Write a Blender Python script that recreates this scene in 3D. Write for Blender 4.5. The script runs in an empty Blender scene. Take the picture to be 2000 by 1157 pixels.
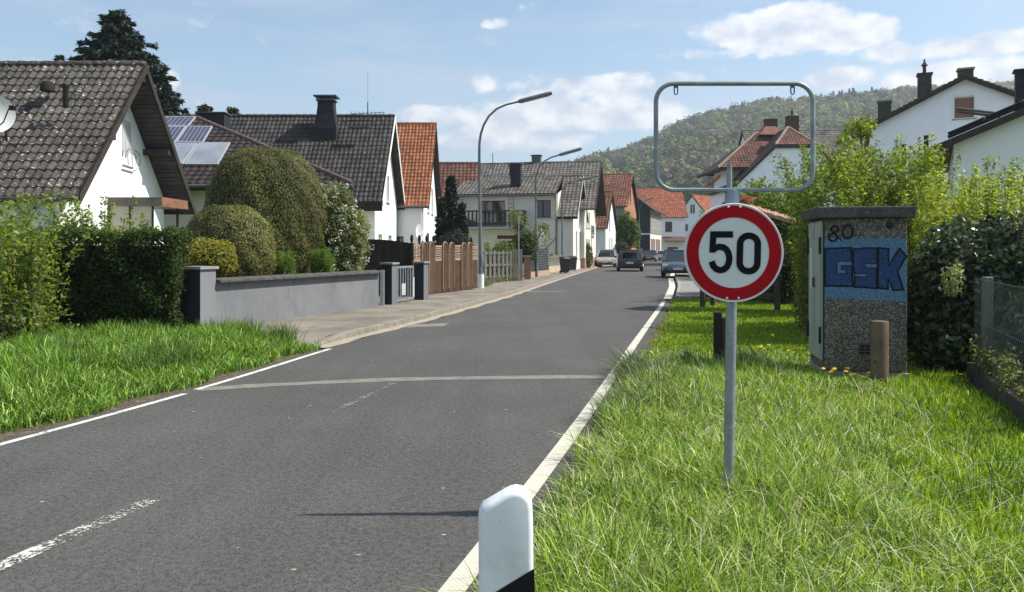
import bpy, math, random
import numpy as np
from mathutils import Vector, Matrix
from mathutils.geometry import tessellate_polygon

rng = np.random.default_rng(7)
random.seed(7)
SC = bpy.context.scene
COL = SC.collection
EYE, F, HZ, CX = 1.55, 1500.0, 488.0, 1000.0      # eye height, focal length and horizon measured on the 2000 px wide photo

# ------------------------------------------------------------------ camera
cam = bpy.data.cameras.new("camera")
cam.sensor_width = 36.0
cam.lens = 27.0
cam.shift_y = -0.04525
cam.clip_start = 0.05
cam.clip_end = 6000
camo = bpy.data.objects.new("camera", cam)
camo.location = (0, 0, EYE)
camo.rotation_euler = (math.radians(90), 0, 0)
COL.objects.link(camo)
SC.camera = camo

# ------------------------------------------------------------------ daylight
SUN_EL, SUN_AZ = math.radians(50), math.radians(87.3)     # azimuth clockwise from +Y
SUN_DIR = Vector((math.cos(SUN_EL) * math.sin(SUN_AZ), math.cos(SUN_EL) * math.cos(SUN_AZ), math.sin(SUN_EL)))
sun = bpy.data.lights.new("sun", 'SUN')
sun.energy = 4.5
sun.angle = math.radians(0.5)
sun.color = (1.0, 0.955, 0.88)
suno = bpy.data.objects.new("sun", sun)
suno.rotation_euler = SUN_DIR.to_track_quat('Z', 'Y').to_euler()
suno.location = (30, 5, 40)
COL.objects.link(suno)

world = bpy.data.worlds.new("World")
SC.world = world
world.use_nodes = True
SKY_STRENGTH = 0.108


class NT:
    """small helper for wiring nodes"""
    def __init__(self, tree):
        self.t = tree
        self.n = tree.nodes
        self.l = tree.links

    def node(self, typ, ins=None, **props):
        nd = self.n.new(typ)
        for k, v in props.items():
            setattr(nd, k, v)
        if ins:
            for k, v in ins.items():
                s = nd.inputs[k]
                if hasattr(v, 'is_output') or isinstance(v, bpy.types.NodeSocket):
                    self.l.new(v, s)
                else:
                    s.default_value = v
        return nd

    def math(self, op, a, b=0.0, c=None, clamp=False):
        nd = self.n.new('ShaderNodeMath')
        nd.operation = op
        nd.use_clamp = clamp
        for i, v in enumerate((a, b, c)):
            if v is None:
                continue
            if isinstance(v, bpy.types.NodeSocket):
                self.l.new(v, nd.inputs[i])
            else:
                nd.inputs[i].default_value = v
        return nd.outputs[0]

    def mix(self, fac, a, b, blend='MIX'):
        nd = self.n.new('ShaderNodeMix')
        nd.data_type = 'RGBA'
        nd.blend_type = blend
        for s, v in ((nd.inputs[0], fac), (nd.inputs[6], a), (nd.inputs[7], b)):
            if isinstance(v, bpy.types.NodeSocket):
                self.l.new(v, s)
            elif isinstance(v, (int, float)):
                s.default_value = v
            else:
                s.default_value = (v[0], v[1], v[2], 1)
        return nd.outputs[2]

    def smooth(self, v, lo, hi, tlo=0.0, thi=1.0):
        nd = self.n.new('ShaderNodeMapRange')
        nd.interpolation_type = 'SMOOTHSTEP'
        self.l.new(v, nd.inputs[0])
        nd.inputs[1].default_value = lo
        nd.inputs[2].default_value = hi
        nd.inputs[3].default_value = tlo
        nd.inputs[4].default_value = thi
        return nd.outputs[0]


def build_world():
    t = NT(world.node_tree)
    t.n.clear()
    out = t.node('ShaderNodeOutputWorld')
    bg = t.node('ShaderNodeBackground')
    bg.inputs['Strength'].default_value = SKY_STRENGTH
    sky = t.node('ShaderNodeTexSky')
    sky.sky_type = 'NISHITA'
    sky.sun_disc = False
    sky.sun_elevation = SUN_EL
    sky.sun_rotation = SUN_AZ
    sky.altitude = 150
    sky.air_density = 1.0
    sky.dust_density = 0.7
    sky.ozone_density = 1.3
    geo = t.node('ShaderNodeTexCoord')
    sep = t.node('ShaderNodeSeparateXYZ', {0: geo.outputs['Generated']})
    x, y, z = sep.outputs
    az = t.math('ARCTAN2', x, y)
    el = t.math('ARCSINE', z)
    vec = t.node('ShaderNodeCombineXYZ', {0: az, 1: t.math('MULTIPLY', el, 1.5), 2: 0.0}).outputs[0]
    n1 = t.node('ShaderNodeTexNoise', {'Vector': vec, 'Scale': 17.0, 'Detail': 10.0, 'Roughness': 0.58}).outputs[0]
    # cumulus, each (px, py, rx, ry, weight) measured on the photo and turned into a direction in the sky
    blobs = [(1470, 62, 130, 40, 1.0), (1560, 46, 110, 42, 1.15), (1650, 66, 110, 36, 1.0), (1560, 84, 190, 26, .6),
             (1650, 152, 95, 28, .75), (955, 162, 44, 24, .58), (1012, 165, 46, 22, .5), (1105, 190, 44, 34, .75),
             (870, 225, 110, 24, .85), (1000, 235, 150, 40, .72), (1080, 215, 110, 45, .75), (1230, 160, 130, 24, .6), (1010, 275, 170, 24, .6),
             (1240, 230, 130, 34, .75), (1170, 185, 120, 30, .6), (1960, 80, 90, 26, .75), (1780, 100, 150, 24, .6), (1440, 100, 150, 16, .5),
             (1860, 150, 190, 32, .8), (1380, 250, 130, 40, .6), (315, 160, 40, 36, .75), (75, 124, 40, 14, .6),
             (968, 46, 40, 13, .36), (1640, 100, 60, 20, .5), (1900, 40, 120, 30, .2), (2300, 120, 220, 40, .8), (-300, 150, 240, 40, .7)]
    g = None
    for (px, py, rx, ry, w) in blobs:
        a0 = math.atan((px - CX) / F)
        r = math.sqrt(F * F + (px - CX) ** 2)
        e0 = math.atan((HZ - py) / r)
        ca = F / r
        ra, re = rx / r * ca * 1.15, ry / r * 1.15
        da = t.math('MULTIPLY', t.math('SUBTRACT', az, a0), 1 / ra)
        de = t.math('MULTIPLY', t.math('SUBTRACT', el, e0), 1 / re)
        d2 = t.math('ADD', t.math('MULTIPLY', da, da), t.math('MULTIPLY', de, de))
        v = t.math('MULTIPLY', t.math('SUBTRACT', 1.0, d2, clamp=True), w)
        g = v if g is None else t.math('MAXIMUM', g, v)
    # further clouds all round, mostly unseen, added to lift fill on shaded faces
    n0 = t.node('ShaderNodeTexNoise', {'Vector': vec, 'Scale': 2.6, 'Detail': 3.0, 'Roughness': 0.5}).outputs[0]
    g = t.math('MAXIMUM', g, t.math('MULTIPLY', t.smooth(n0, 0.50, 0.66), t.smooth(el, 0.30, 0.42, 0.0, 0.95)))
    d = t.math('ADD', g, t.math('MULTIPLY', t.math('SUBTRACT', n1, 0.5), 1.75))
    dens = t.smooth(d, 0.17, 0.54)
    # thin veil, stretched along the horizon
    vec2 = t.node('ShaderNodeCombineXYZ', {0: t.math('MULTIPLY', az, 2.4), 1: t.math('MULTIPLY', el, 14.0), 2: 3.7}).outputs[0]
    n2 = t.node('ShaderNodeTexNoise', {'Vector': vec2, 'Scale': 1.7, 'Detail': 7.0, 'Roughness': 0.6}).outputs[0]
    veil = t.math('MULTIPLY', t.smooth(n2, 0.40, 0.72), t.smooth(el, 0.0, 0.5, 0.72, 0.34))
    # lower part of the sky is milkier towards the right-hand hill, as on a hazy spring day
    low = t.smooth(el, 0.0, 0.36, 0.62, 0.10)
    shade = t.smooth(t.node('ShaderNodeTexNoise', {'Vector': vec, 'Scale': 22.0, 'Detail': 4.0}).outputs[0], 0.3, 0.68)
    cloud = t.mix(shade, (3.9, 4.4, 5.2), (6.6, 6.6, 6.7))
    skyc = t.mix(1.0, sky.outputs[0], (1.02, 1.09, 1.03), 'MULTIPLY')
    c = t.mix(low, skyc, (3.0, 3.8, 4.9))
    c = t.mix(veil, c, (3.7, 4.2, 5.0))
    c = t.mix(t.math('MULTIPLY', dens, 0.93), c, cloud)
    t.l.new(c, bg.inputs[0])
    t.l.new(bg.outputs[0], out.inputs[0])


build_world()
SC.view_settings.view_transform = 'Standard'
SC.view_settings.look = 'None'
SC.view_settings.exposure = 0.62
SC.view_settings.gamma = 1.0
SC.view_settings.use_curve_mapping = False
SC.render.engine = 'CYCLES'
SC.cycles.max_bounces = 6
SC.cycles.diffuse_bounces = 3
SC.cycles.glossy_bounces = 3
SC.cycles.transmission_bounces = 4
SC.cycles.transparent_max_bounces = 8


# ------------------------------------------------------------------ measuring helpers
def gp(px, py, z=0.0):
    """ground point under a photo pixel"""
    Y = (EYE - z) * F / (py - HZ)
    return Vector(((px - CX) / F * Y, Y, z))


def at(px, py, Y):
    return Vector(((px - CX) / F * Y, Y, EYE - (py - HZ) / F * Y))


def X_(px, Y):
    return (px - CX) / F * Y


def Z_(py, Y):
    return EYE - (py - HZ) / F * Y


# ------------------------------------------------------------------ mesh helpers
class MB:
    def __init__(self):
        self.v = []
        self.f = []

    def add(self, vs, fs):
        k = len(self.v)
        self.v += [tuple(p) for p in vs]
        self.f += [tuple(i + k for i in f) for f in fs]
        return self

    def box(self, x0, x1, y0, y1, z0, z1, R=None):
        vs = [(x, y, z) for z in (z0, z1) for y in (y0, y1) for x in (x0, x1)]
        if R is not None:
            vs = [R @ Vector(p) for p in vs]
        return self.add(vs, [(0, 2, 3, 1), (4, 5, 7, 6), (0, 1, 5, 4), (2, 6, 7, 3), (0, 4, 6, 2), (1, 3, 7, 5)])

    def prism(self, poly, vec):
        n = len(poly)
        vec = Vector(vec)
        vs = [Vector(p) for p in poly] + [Vector(p) + vec for p in poly]
        fs = [tuple(range(n))[::-1], tuple(range(n, 2 * n))] + [(i, (i + 1) % n, (i + 1) % n + n, i + n) for i in range(n)]
        return self.add(vs, fs)

    def quad(self, *p):
        return self.add(p, [tuple(range(len(p)))])

    def tube(self, pts, r, n=8, cap=True):
        pts = [Vector(p) for p in pts]
        rs = r if isinstance(r, (list, tuple)) else [r] * len(pts)
        vs, fs = [], []
        prev = None
        for i, p in enumerate(pts):
            a = pts[max(0, i - 1)]
            b = pts[min(len(pts) - 1, i + 1)]
            t = (b - a)
            t = t.normalized() if t.length > 1e-9 else Vector((0, 0, 1))
            if prev is None:
                u = t.cross(Vector((0, 0, 1)))
                if u.length < 1e-3:
                    u = t.cross(Vector((0, 1, 0)))
            else:
                u = prev - t * prev.dot(t)
            u.normalize()
            prev = u
            w = t.cross(u)
            for k in range(n):
                an = 2 * math.pi * k / n
                vs.append(p + (u * math.cos(an) + w * math.sin(an)) * rs[i])
        m = len(pts)
        for i in range(m - 1):
            for k in range(n):
                fs.append((i * n + k, i * n + (k + 1) % n, (i + 1) * n + (k + 1) % n, (i + 1) * n + k))
        if cap:
            fs.append(tuple(range(n))[::-1])
            fs.append(tuple((m - 1) * n + k for k in range(n)))
        return self.add(vs, fs)

    def lathe(self, prof, c=(0, 0, 0), n=16, axis='z'):
        vs, fs = [], []
        for (r, z) in prof:
            for k in range(n):
                a = 2 * math.pi * k / n
                p = (r * math.cos(a), r * math.sin(a), z)
                if axis == 'x':
                    p = (p[2], p[0], p[1])
                elif axis == 'y':
                    p = (p[0], p[2], p[1])
                vs.append((p[0] + c[0], p[1] + c[1], p[2] + c[2]))
        for i in range(len(prof) - 1):
            for k in range(n):
                fs.append((i * n + k, i * n + (k + 1) % n, (i + 1) * n + (k + 1) % n, (i + 1) * n + k))
        fs.append(tuple(range(n))[::-1])
        fs.append(tuple((len(prof) - 1) * n + k for k in range(n)))
        return self.add(vs, fs)


def tag(o, label=None, cat=None, group=None, kind=None):
    if label:
        o['label'] = label
    if cat:
        o['category'] = cat
    if group:
        o['group'] = group
    if kind:
        o['kind'] = kind
    return o


def thing(name, label, cat, loc=(0, 0, 0), yaw=0.0, group=None):
    o = bpy.data.objects.new(name, None)
    o.empty_display_size = 0.2
    COL.objects.link(o)
    o.location = loc
    o.rotation_euler = (0, 0, yaw)
    return tag(o, label, cat, group)


def link(name, me, parent=None, m=None):
    if m is not None:
        me.materials.append(m)
    o = bpy.data.objects.new(name, me)
    COL.objects.link(o)
    if parent is not None:
        o.parent = parent
    return o


def part(name, mb, m, parent=None, smooth=False, bevel=0.0, bseg=2, world=False):
    """link a builder as one mesh object; world=True: its coordinates are world ones and the parent is an unrotated root"""
    me = bpy.data.meshes.new(name)
    vs = mb.v
    if world and parent is not None:
        l = parent.location
        p = parent
        off = Vector((0, 0, 0))
        while p is not None:
            off += p.location
            p = p.parent
        vs = [(a - off.x, b - off.y, c - off.z) for a, b, c in vs]
    me.from_pydata(vs, [], mb.f)
    me.validate()
    if smooth:
        me.polygons.foreach_set('use_smooth', [True] * len(me.polygons))
        try:
            me.set_sharp_from_angle(angle=math.radians(38))
        except Exception:
            pass
    me.update()
    o = link(name, me, parent, m)
    if bevel:
        md = o.modifiers.new('bevel', 'BEVEL')
        md.width = bevel
        md.segments = bseg
        md.limit_method = 'ANGLE'
        md.angle_limit = math.radians(40)
    return o


def np_mesh(name, V, Fc, m, parent=None, col=None, smooth=False):
    """fast mesh from arrays: V (n,3), Fc (k,3|4)"""
    me = bpy.data.meshes.new(name)
    V = np.ascontiguousarray(V, dtype=np.float32)
    Fc = np.ascontiguousarray(Fc, dtype=np.int32)
    if parent is not None:
        off = Vector((0, 0, 0))
        p = parent
        while p is not None:
            off += p.location
            p = p.parent
        V = V - np.array(off, dtype=np.float32)
    k, w = Fc.shape
    me.vertices.add(len(V))
    me.vertices.foreach_set('co', V.ravel())
    me.loops.add(k * w)
    me.loops.foreach_set('vertex_index', Fc.ravel())
    me.polygons.add(k)
    me.polygons.foreach_set('loop_start', np.arange(0, k * w, w, dtype=np.int32))
    if smooth:
        me.polygons.foreach_set('use_smooth', np.ones(k, dtype=bool))
    if col is not None:
        ca = np.ones((len(V), 4), dtype=np.float32)
        ca[:, :3] = col
        at_ = me.color_attributes.new('Col', 'FLOAT_COLOR', 'POINT')
        at_.data.foreach_set('color', ca.ravel())
    me.update(calc_edges=True)
    return link(name, me, parent, m)


def copy_tree(o, parent=None):
    c = o.copy()
    COL.objects.link(c)
    if parent is not None:
        c.parent = parent
    for ch in list(o.children):
        copy_tree(ch, c)
    return c


# ------------------------------------------------------------------ materials
MATS = {}


def mat(name, col, rough=0.8, var=0.10, vscale=2.0, bump=0.0, bscale=60.0, metal=0.0, spec=0.2, isl=0.0, rnd=0.0,
        speck=None, streak=0.0, fine=0.0, coat=0.0):
    """procedural surface: base colour, broad weathering, optional spots, rain streaks, fine grain and per-piece tint"""
    if name in MATS:
        return MATS[name]
    m = bpy.data.materials.new(name)
    m.use_nodes = True
    t = NT(m.node_tree)
    bs = t.n['Principled BSDF']
    pos = t.node('ShaderNodeNewGeometry')
    P = pos.outputs['Position']
    n = t.node('ShaderNodeTexNoise', {'Vector': P, 'Scale': vscale, 'Detail': 7.0, 'Roughness': 0.62}).outputs[0]
    a = tuple(min(1, c * (1 - var)) for c in col)
    b = tuple(min(1, c * (1 + var)) for c in col)
    c = t.mix(t.smooth(n, 0.28, 0.72), a, b)
    if streak:
        mp = t.node('ShaderNodeMapping', {0: P, 'Scale': (13.0, 13.0, 0.55)})
        ns = t.node('ShaderNodeTexNoise', {'Vector': mp.outputs[0], 'Scale': 1.0, 'Detail': 5.0}).outputs[0]
        c = t.mix(t.smooth(ns, 0.5, 0.75, 0, streak), c, tuple(q * 0.55 for q in col))
    if fine:
        nf = t.node('ShaderNodeTexNoise', {'Vector': P, 'Scale': bscale, 'Detail': 3.0}).outputs[0]
        c = t.mix(t.smooth(nf, 0.3, 0.7), t.mix(1.0, c, (1 - fine,) * 3, 'MULTIPLY'), c)
    if isl or rnd:
        r = pos.outputs['Random Per Island'] if isl else t.node('ShaderNodeObjectInfo').outputs['Random']
        amt = isl or rnd
        k = t.math('MULTIPLY_ADD', r, 2 * amt, 1 - amt)
        kk = t.node('ShaderNodeCombineXYZ', {0: k, 1: k, 2: k}).outputs[0]
        c = t.mix(1.0, c, kk, 'MULTIPLY')
    if speck:
        for (scol, sscale, lo, hi) in speck:
            sn = t.node('ShaderNodeTexNoise', {'Vector': P, 'Scale': sscale, 'Detail': 4.0, 'Roughness': 0.6}).outputs[0]
            c = t.mix(t.smooth(sn, lo, hi), c, scol)
    t.l.new(c, bs.inputs['Base Color'])
    bs.inputs['Roughness'].default_value = rough
    bs.inputs['Metallic'].default_value = metal
    bs.inputs['Specular IOR Level'].default_value = spec
    if coat:
        bs.inputs['Coat Weight'].default_value = coat
        bs.inputs['Coat Roughness'].default_value = 0.05
    if bump:
        nb = t.node('ShaderNodeTexNoise', {'Vector': P, 'Scale': bscale, 'Detail': 4.0}).outputs[0]
        bp = t.node('ShaderNodeBump', {'Height': nb, 'Strength': bump, 'Distance': 0.02})
        t.l.new(bp.outputs[0], bs.inputs['Normal'])
    MATS[name] = m
    return m


def leaf_mat(name, trans=0.45, rough=0.5, spec=0.3, tint=(1.15, 1.25, 0.55)):
    m = bpy.data.materials.new(name)
    m.use_nodes = True
    t = NT(m.node_tree)
    bs = t.n['Principled BSDF']
    out = t.n['Material Output']
    ca = t.node('ShaderNodeAttribute', attribute_name='Col')
    t.l.new(ca.outputs['Color'], bs.inputs['Base Color'])
    bs.inputs['Roughness'].default_value = rough
    bs.inputs['Specular IOR Level'].default_value = spec
    tr = t.node('ShaderNodeBsdfTranslucent', {'Color': t.mix(1.0, ca.outputs['Color'], tint, 'MULTIPLY')})
    mx = t.node('ShaderNodeMixShader', {0: trans, 1: bs.outputs[0], 2: tr.outputs[0]})
    t.l.new(mx.outputs[0], out.inputs['Surface'])
    return m


LEAF = leaf_mat('leaf', 0.52, tint=(1.32, 1.5, 0.6))
GRASS = leaf_mat('grass_blade', 0.27, 0.5, 0.25, (1.5, 1.5, 0.5))
NEEDLE = leaf_mat('needle', 0.15, 0.6, 0.25)
GLOSSY_LEAF = leaf_mat('glossy_leaf', 0.22, 0.28, 0.6)
PETAL = leaf_mat('petal', 0.3, 0.6, 0.2, (1, 1, 1))

WHITE = mat('white_render', (.82, .82, .81), .9, .03, .8, .15, 45, streak=.05)
CREAM = mat('cream_render', (.70, .66, .57), .9, .05, .8, .15, 45, streak=.08)
GREYW = mat('grey_render', (.42, .40, .36), .9, .08, .9, .2, 45, streak=.12)
PALEBLUE = mat('pale_render', (.82, .825, .88), .9, .03, .8, .12, 45)
TIMBER_DK = mat('dark_timber', (.045, .036, .03), .8, .3, 3, .2, 30, streak=.3)
TIMBER_BR = mat('brown_timber', (.088, .049, .031), .75, .25, 4, .3, 50, streak=.45, rnd=.16)
TIMBER_GY = mat('grey_timber', (.145, .135, .12), .85, .2, 4, .3, 50, streak=.4, rnd=.15)
TIMBER_BLK = mat('stained_timber', (.035, .028, .025), .8, .3, 5, .2, 40, streak=.3, rnd=.25)
SLATE = mat('slate', (.024, .026, .031), .75, .25, 4, .2, 30)
GLASS = mat('window_glass', (.03, .035, .045), .06, .2, 1, spec=.8)
FROST = mat('frosted_glass', (.50, .46, .38), .35, .15, 1.4)
PVC = mat('white_plastic', (.78, .78, .78), .4, .02)
BROWNFR = mat('brown_frame', (.07, .035, .025), .55, .2)
SHUTTER = mat('brown_shutter', (.24, .13, .10), .6, .08, 3)
GALV = mat('galvanised_steel', (.25, .275, .285), .48, .2, 9, .06, 120, metal=.3, spec=.4, speck=[((.38, .42, .44), 25, .55, .75)])
STEEL = mat('lamp_steel', (.17, .18, .19), .5, .12, 6, metal=.3)
ZINC = mat('zinc_gutter', (.12, .12, .125), .5, .2, 5, metal=.4)
COPPER = mat('copper_sheet', (.30, .15, .09), .5, .3, 6, metal=.3)
CONCR = mat('concrete', (.36, .34, .30), .9, .18, 4, .4, 60, fine=.2, streak=.15)
BLACKP = mat('black_paint', (.012, .012, .014), .45, .2)



# ================================================================== GROUND, ROAD, PAVEMENTS
def curve(pts, step=0.5):
    """smooth x(Y) through measured points"""
    ys = np.array([p[0] for p in pts], float)
    xs = np.array([p[1] for p in pts], float)
    Y = np.arange(ys[0], ys[-1] + step, step)
    X = np.interp(Y, ys, xs)
    k = 7
    pad = np.concatenate([X[0] - (X[1] - X[0]) * np.arange(k, 0, -1), X, X[-1] + (X[-1] - X[-2]) * np.arange(1, k + 1)])
    ker = np.hanning(2 * k + 1)
    ker /= ker.sum()
    X = np.convolve(pad, ker, 'valid')
    return Y, X


LB_Y, LB_X = curve([(-8, -8.1), (3, -5.05), (6.12, -4.19), (8.39, -3.55), (11.92, -2.98), (13.84, -2.58), (16.4, -1.86), (18.3, -1.46), (25.3, 0.0),
                    (40.8, 2.72), (64.6, 7.1), (90, 13), (105, 16.5), (130, 23), (160, 32)])
RL_Y, RL_X = curve([(-8, -3.25), (3.475, -.278), (4.926, .115), (7.33, .733), (10.71, 1.543), (15.3, 2.67), (22.8, 4.51), (32.3, 6.67),
                    (40.8, 8.35), (54, 11.3), (75, 15.9), (105, 22), (130, 28), (160, 37)])
lb = lambda y: float(np.interp(y, LB_Y, LB_X))
rl = lambda y: float(np.interp(y, RL_Y, RL_X))


def strip(name, ys, fa, fb, z, m, kind='structure', parent=None, uv=False):
    mb = MB()
    n = len(ys)
    for y in ys:
        mb.v.append((fa(y), y, z(y) if callable(z) else z))
        mb.v.append((fb(y), y, z(y) if callable(z) else z))
    mb.f = [(2 * i, 2 * i + 1, 2 * i + 3, 2 * i + 2) for i in range(n - 1)]
    o = part(name, mb, m, parent)
    if uv:
        u = o.data.uv_layers.new(name='UVMap')
        w = abs(fb(ys[0]) - fa(ys[0]))
        for li, l in enumerate(o.data.loops):
            vi = l.vertex_index
            u.data[li].uv = ((vi % 2) * w, ys[vi // 2])
    if kind:
        o['kind'] = kind
    return o


def asphalt_mat():
    m = bpy.data.materials.new('asphalt')
    m.use_nodes = True
    t = NT(m.node_tree)
    bs = t.n['Principled BSDF']
    P = t.node('ShaderNodeNewGeometry').outputs['Position']
    base = t.node('ShaderNodeTexNoise', {'Vector': P, 'Scale': .55, 'Detail': 6.0, 'Roughness': .6}).outputs[0]
    c = t.mix(t.smooth(base, .3, .7), (.056, .0545, .049), (.080, .078, .070))
    mp = t.node('ShaderNodeMapping', {0: P, 'Rotation': (0, 0, math.radians(14)), 'Scale': (1.1, .06, 1)})
    tr = t.node('ShaderNodeTexNoise', {'Vector': mp.outputs[0], 'Scale': 1.6, 'Detail': 3.0}).outputs[0]
    c = t.mix(t.smooth(tr, .42, .68, 0, .75), c, (.054, .053, .049))
    # aggregate: stones and dark binder
    vo = t.node('ShaderNodeTexVoronoi', {'Vector': P, 'Scale': 105.0})
    sp = t.node('ShaderNodeSeparateColor', {0: vo.outputs['Color']})
    k = t.math('MULTIPLY_ADD', sp.outputs[0], .78, .61)
    c = t.mix(1.0, c, t.node('ShaderNodeCombineXYZ', {0: k, 1: k, 2: k}).outputs[0], 'MULTIPLY')
    big = t.node('ShaderNodeTexNoise', {'Vector': P, 'Scale': 28.0, 'Detail': 3.0}).outputs[0]
    c = t.mix(t.smooth(big, .35, .65, 0, .3), c, (.15, .145, .135))
    # pale petals and grit lying on the road
    mp2 = t.node('ShaderNodeMapping', {0: P, 'Scale': (7, 11, 1)})
    v2 = t.node('ShaderNodeTexVoronoi', {'Vector': mp2.outputs[0], 'Scale': 1.0, 'Randomness': 1.0})
    s2 = t.node('ShaderNodeSeparateColor', {0: v2.outputs['Color']})
    dot = t.math('MULTIPLY', t.smooth(v2.outputs['Distance'], .07, .13, 1, 0), t.math('GREATER_THAN', s2.outputs[1], .93))
    c = t.mix(t.math('MULTIPLY', dot, .75), c, (.42, .39, .34))
    t.l.new(c, bs.inputs['Base Color'])
    bs.inputs['Roughness'].default_value = .82
    bs.inputs['Specular IOR Level'].default_value = .3
    bp = t.node('ShaderNodeBump', {'Height': vo.outputs['Distance'], 'Strength': .5, 'Distance': .008})
    t.l.new(bp.outputs[0], bs.inputs['Normal'])
    return m


def paint_mat(name, col, wear, ribbed=False):
    m = bpy.data.materials.new(name)
    m.use_nodes = True
    t = NT(m.node_tree)
    bs = t.n['Principled BSDF']
    out = t.n['Material Output']
    P = t.node('ShaderNodeNewGeometry').outputs['Position']
    n = t.node('ShaderNodeTexNoise', {'Vector': P, 'Scale': 3.0, 'Detail': 6.0}).outputs[0]
    c = t.mix(n, tuple(q * .85 for q in col), col)
    if ribbed:
        uv = t.node('ShaderNodeTexCoord').outputs['UV']
        mp = t.node('ShaderNodeMapping', {0: uv, 'Rotation': (0, 0, math.radians(0)), 'Scale': (1, 1, 1)})
        br = t.node('ShaderNodeTexBrick', {'Vector': mp.outputs[0], 'Scale': 1.0, 'Mortar Size': .0042, 'Brick Width': .024, 'Row Height': .014,
                                          'Mortar Smooth': .4, 'Bias': 0.0})
        c = t.mix(t.math('MULTIPLY', br.outputs['Fac'], .5), c, (.26, .24, .18))
        bp = t.node('ShaderNodeBump', {'Height': br.outputs['Fac'], 'Strength': .8, 'Distance': .004})
        bp.invert = True
        t.l.new(bp.outputs[0], bs.inputs['Normal'])
    t.l.new(c, bs.inputs['Base Color'])
    bs.inputs['Roughness'].default_value = .7
    if wear:
        w = t.node('ShaderNodeTexNoise', {'Vector': P, 'Scale': 42.0, 'Detail': 5.0, 'Roughness': .7}).outputs[0]
        w2 = t.node('ShaderNodeTexNoise', {'Vector': P, 'Scale': 5.0, 'Detail': 2.0}).outputs[0]
        h = t.math('ADD', w, t.math('MULTIPLY', t.math('SUBTRACT', w2, .5), .5))
        a = t.smooth(h, wear - .04, wear + .05)
        tr = t.node('ShaderNodeBsdfTransparent')
        mx = t.node('ShaderNodeMixShader', {0: a, 1: tr.outputs[0], 2: bs.outputs[0]})
        t.l.new(mx.outputs[0], out.inputs['Surface'])
    return m


SOIL = mat('soil', (.035, .042, .016), .95, .3, 1.5, .4, 30, speck=[((.15, .12, .07), 9, .58, .7)])
GRIT = mat('gritty_shoulder', (.13, .105, .078), .95, .3, 6, .6, 90, fine=.5, speck=[((.30, .24, .15), 22, .56, .7), ((.06, .07, .02), 5, .6, .7)])
PAVE = mat('pavement_grit', (.225, .20, .162), .95, .3, .9, .4, 120, fine=.25, speck=[((.22, .2, .16), 4, .58, .72)])
KERB = mat('kerb_concrete', (.25, .22, .18), .9, .2, 5, .4, 70, fine=.25)
GUTTER = mat('gutter_concrete', (.37, .32, .25), .9, .16, 5, .3, 70, fine=.2)
PATCH = mat('road_patch', (.235, .215, .185), .9, .18, 6, .4, 90, fine=.3)

g = MB()
g.quad((-1500, -60, -.05), (1500, -60, -.05), (1500, 2500, -.05), (-1500, 2500, -.05))
part('ground', g, mat('meadow_ground', (.105, .145, .038), .95, .3, .6, .3, 20, speck=[((.16, .14, .07), 3, .56, .7)]))['kind'] = 'structure'
for nm, fa, fb in (('verge_soil', lambda y: rl(y) + .1, lambda y: rl(y) + 8), ('verge_soil', lambda y: lb(y) - 9, lambda y: lb(y) - .1)):
    strip(nm, list(np.arange(-4, 24.1, 1.0)) if fa(0) > -1 else list(np.arange(-2, 13.6, .8)), fa, fb, -.036, SOIL)
ys_all = list(np.arange(-7, 155, 1.0))
strip('shoulder', [y for y in ys_all if y < 26], lambda y: lb(y) - .75, lambda y: rl(y) + .62, -.02, GRIT)
strip('road', ys_all, lambda y: lb(y), lambda y: rl(y) + .22 if y < 23 else rl(y) + .05, 0.0, asphalt_mat())
LINE = paint_mat('line_paint', (.80, .75, .63), 0, True)
LINEW = paint_mat('line_paint_smooth', (.70, .67, .60), .40)
WORN = paint_mat('worn_paint', (.60, .57, .51), .535)
WORN2 = paint_mat('very_worn_paint', (.30, .285, .255), .54)
strip('edge_line_marking', list(np.arange(-3, 23.2, .25)), lambda y: rl(y) - .062, lambda y: rl(y) + .062, .004, LINE, uv=True)
strip('edge_line_marking', list(np.arange(-3, 8.5, .25)), lambda y: lb(y) + .09, lambda y: lb(y) + .165, .004, LINEW)
strip('edge_line_marking', list(np.arange(8.5, 12.05, .25)), lambda y: lb(y) + .06, lambda y: lb(y) + .14, .004, LINEW)
mid = lambda y: (lb(y) + rl(y)) / 2 + .02
strip('centre_line_marking', list(np.arange(2.0, 4.95, .25)), lambda y: mid(y) - .06, lambda y: mid(y) + .06, .004, WORN)
a_, b_ = gp(648, 806), gp(768, 749)
strip('centre_line_marking', list(np.linspace(a_.y, b_.y, 8)), lambda y: a_.x + (b_.x - a_.x) * (y - a_.y) / (b_.y - a_.y) - .035,
      lambda y: a_.x + (b_.x - a_.x) * (y - a_.y) / (b_.y - a_.y) + .035, .004, WORN2)
# filled trench running across the carriageway
tp = [gp(392, 761), gp(480, 755), gp(560, 751), gp(650, 746.5), gp(760, 742), gp(880, 739.5), gp(1000, 738), gp(1100, 737), gp(1182, 737)]
mb = MB()
for i, p in enumerate(tp):
    w = .12 + .018 * math.sin(i * 2.1)
    mb.v += [(p.x, p.y - w, .003), (p.x, p.y + w, .003)]
mb.f = [(2 * i, 2 * i + 2, 2 * i + 3, 2 * i + 1) for i in range(len(tp) - 1)]
part('road_patch_strip', mb, PATCH)['kind'] = 'structure'
mb = MB()
mb.quad(*[gp(*p, .003) for p in ((775, 641), (868, 637), (879, 631), (800, 634))])
part('road_patch_strip', mb, PATCH)['kind'] = 'structure'
mb = MB()
mb.quad(*[gp(*p, .003) for p in ((1030, 571), (1100, 569.5), (1104, 568.5), (1030, 569.6))])
part('road_patch_strip', mb, PATCH)['kind'] = 'structure'

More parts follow.
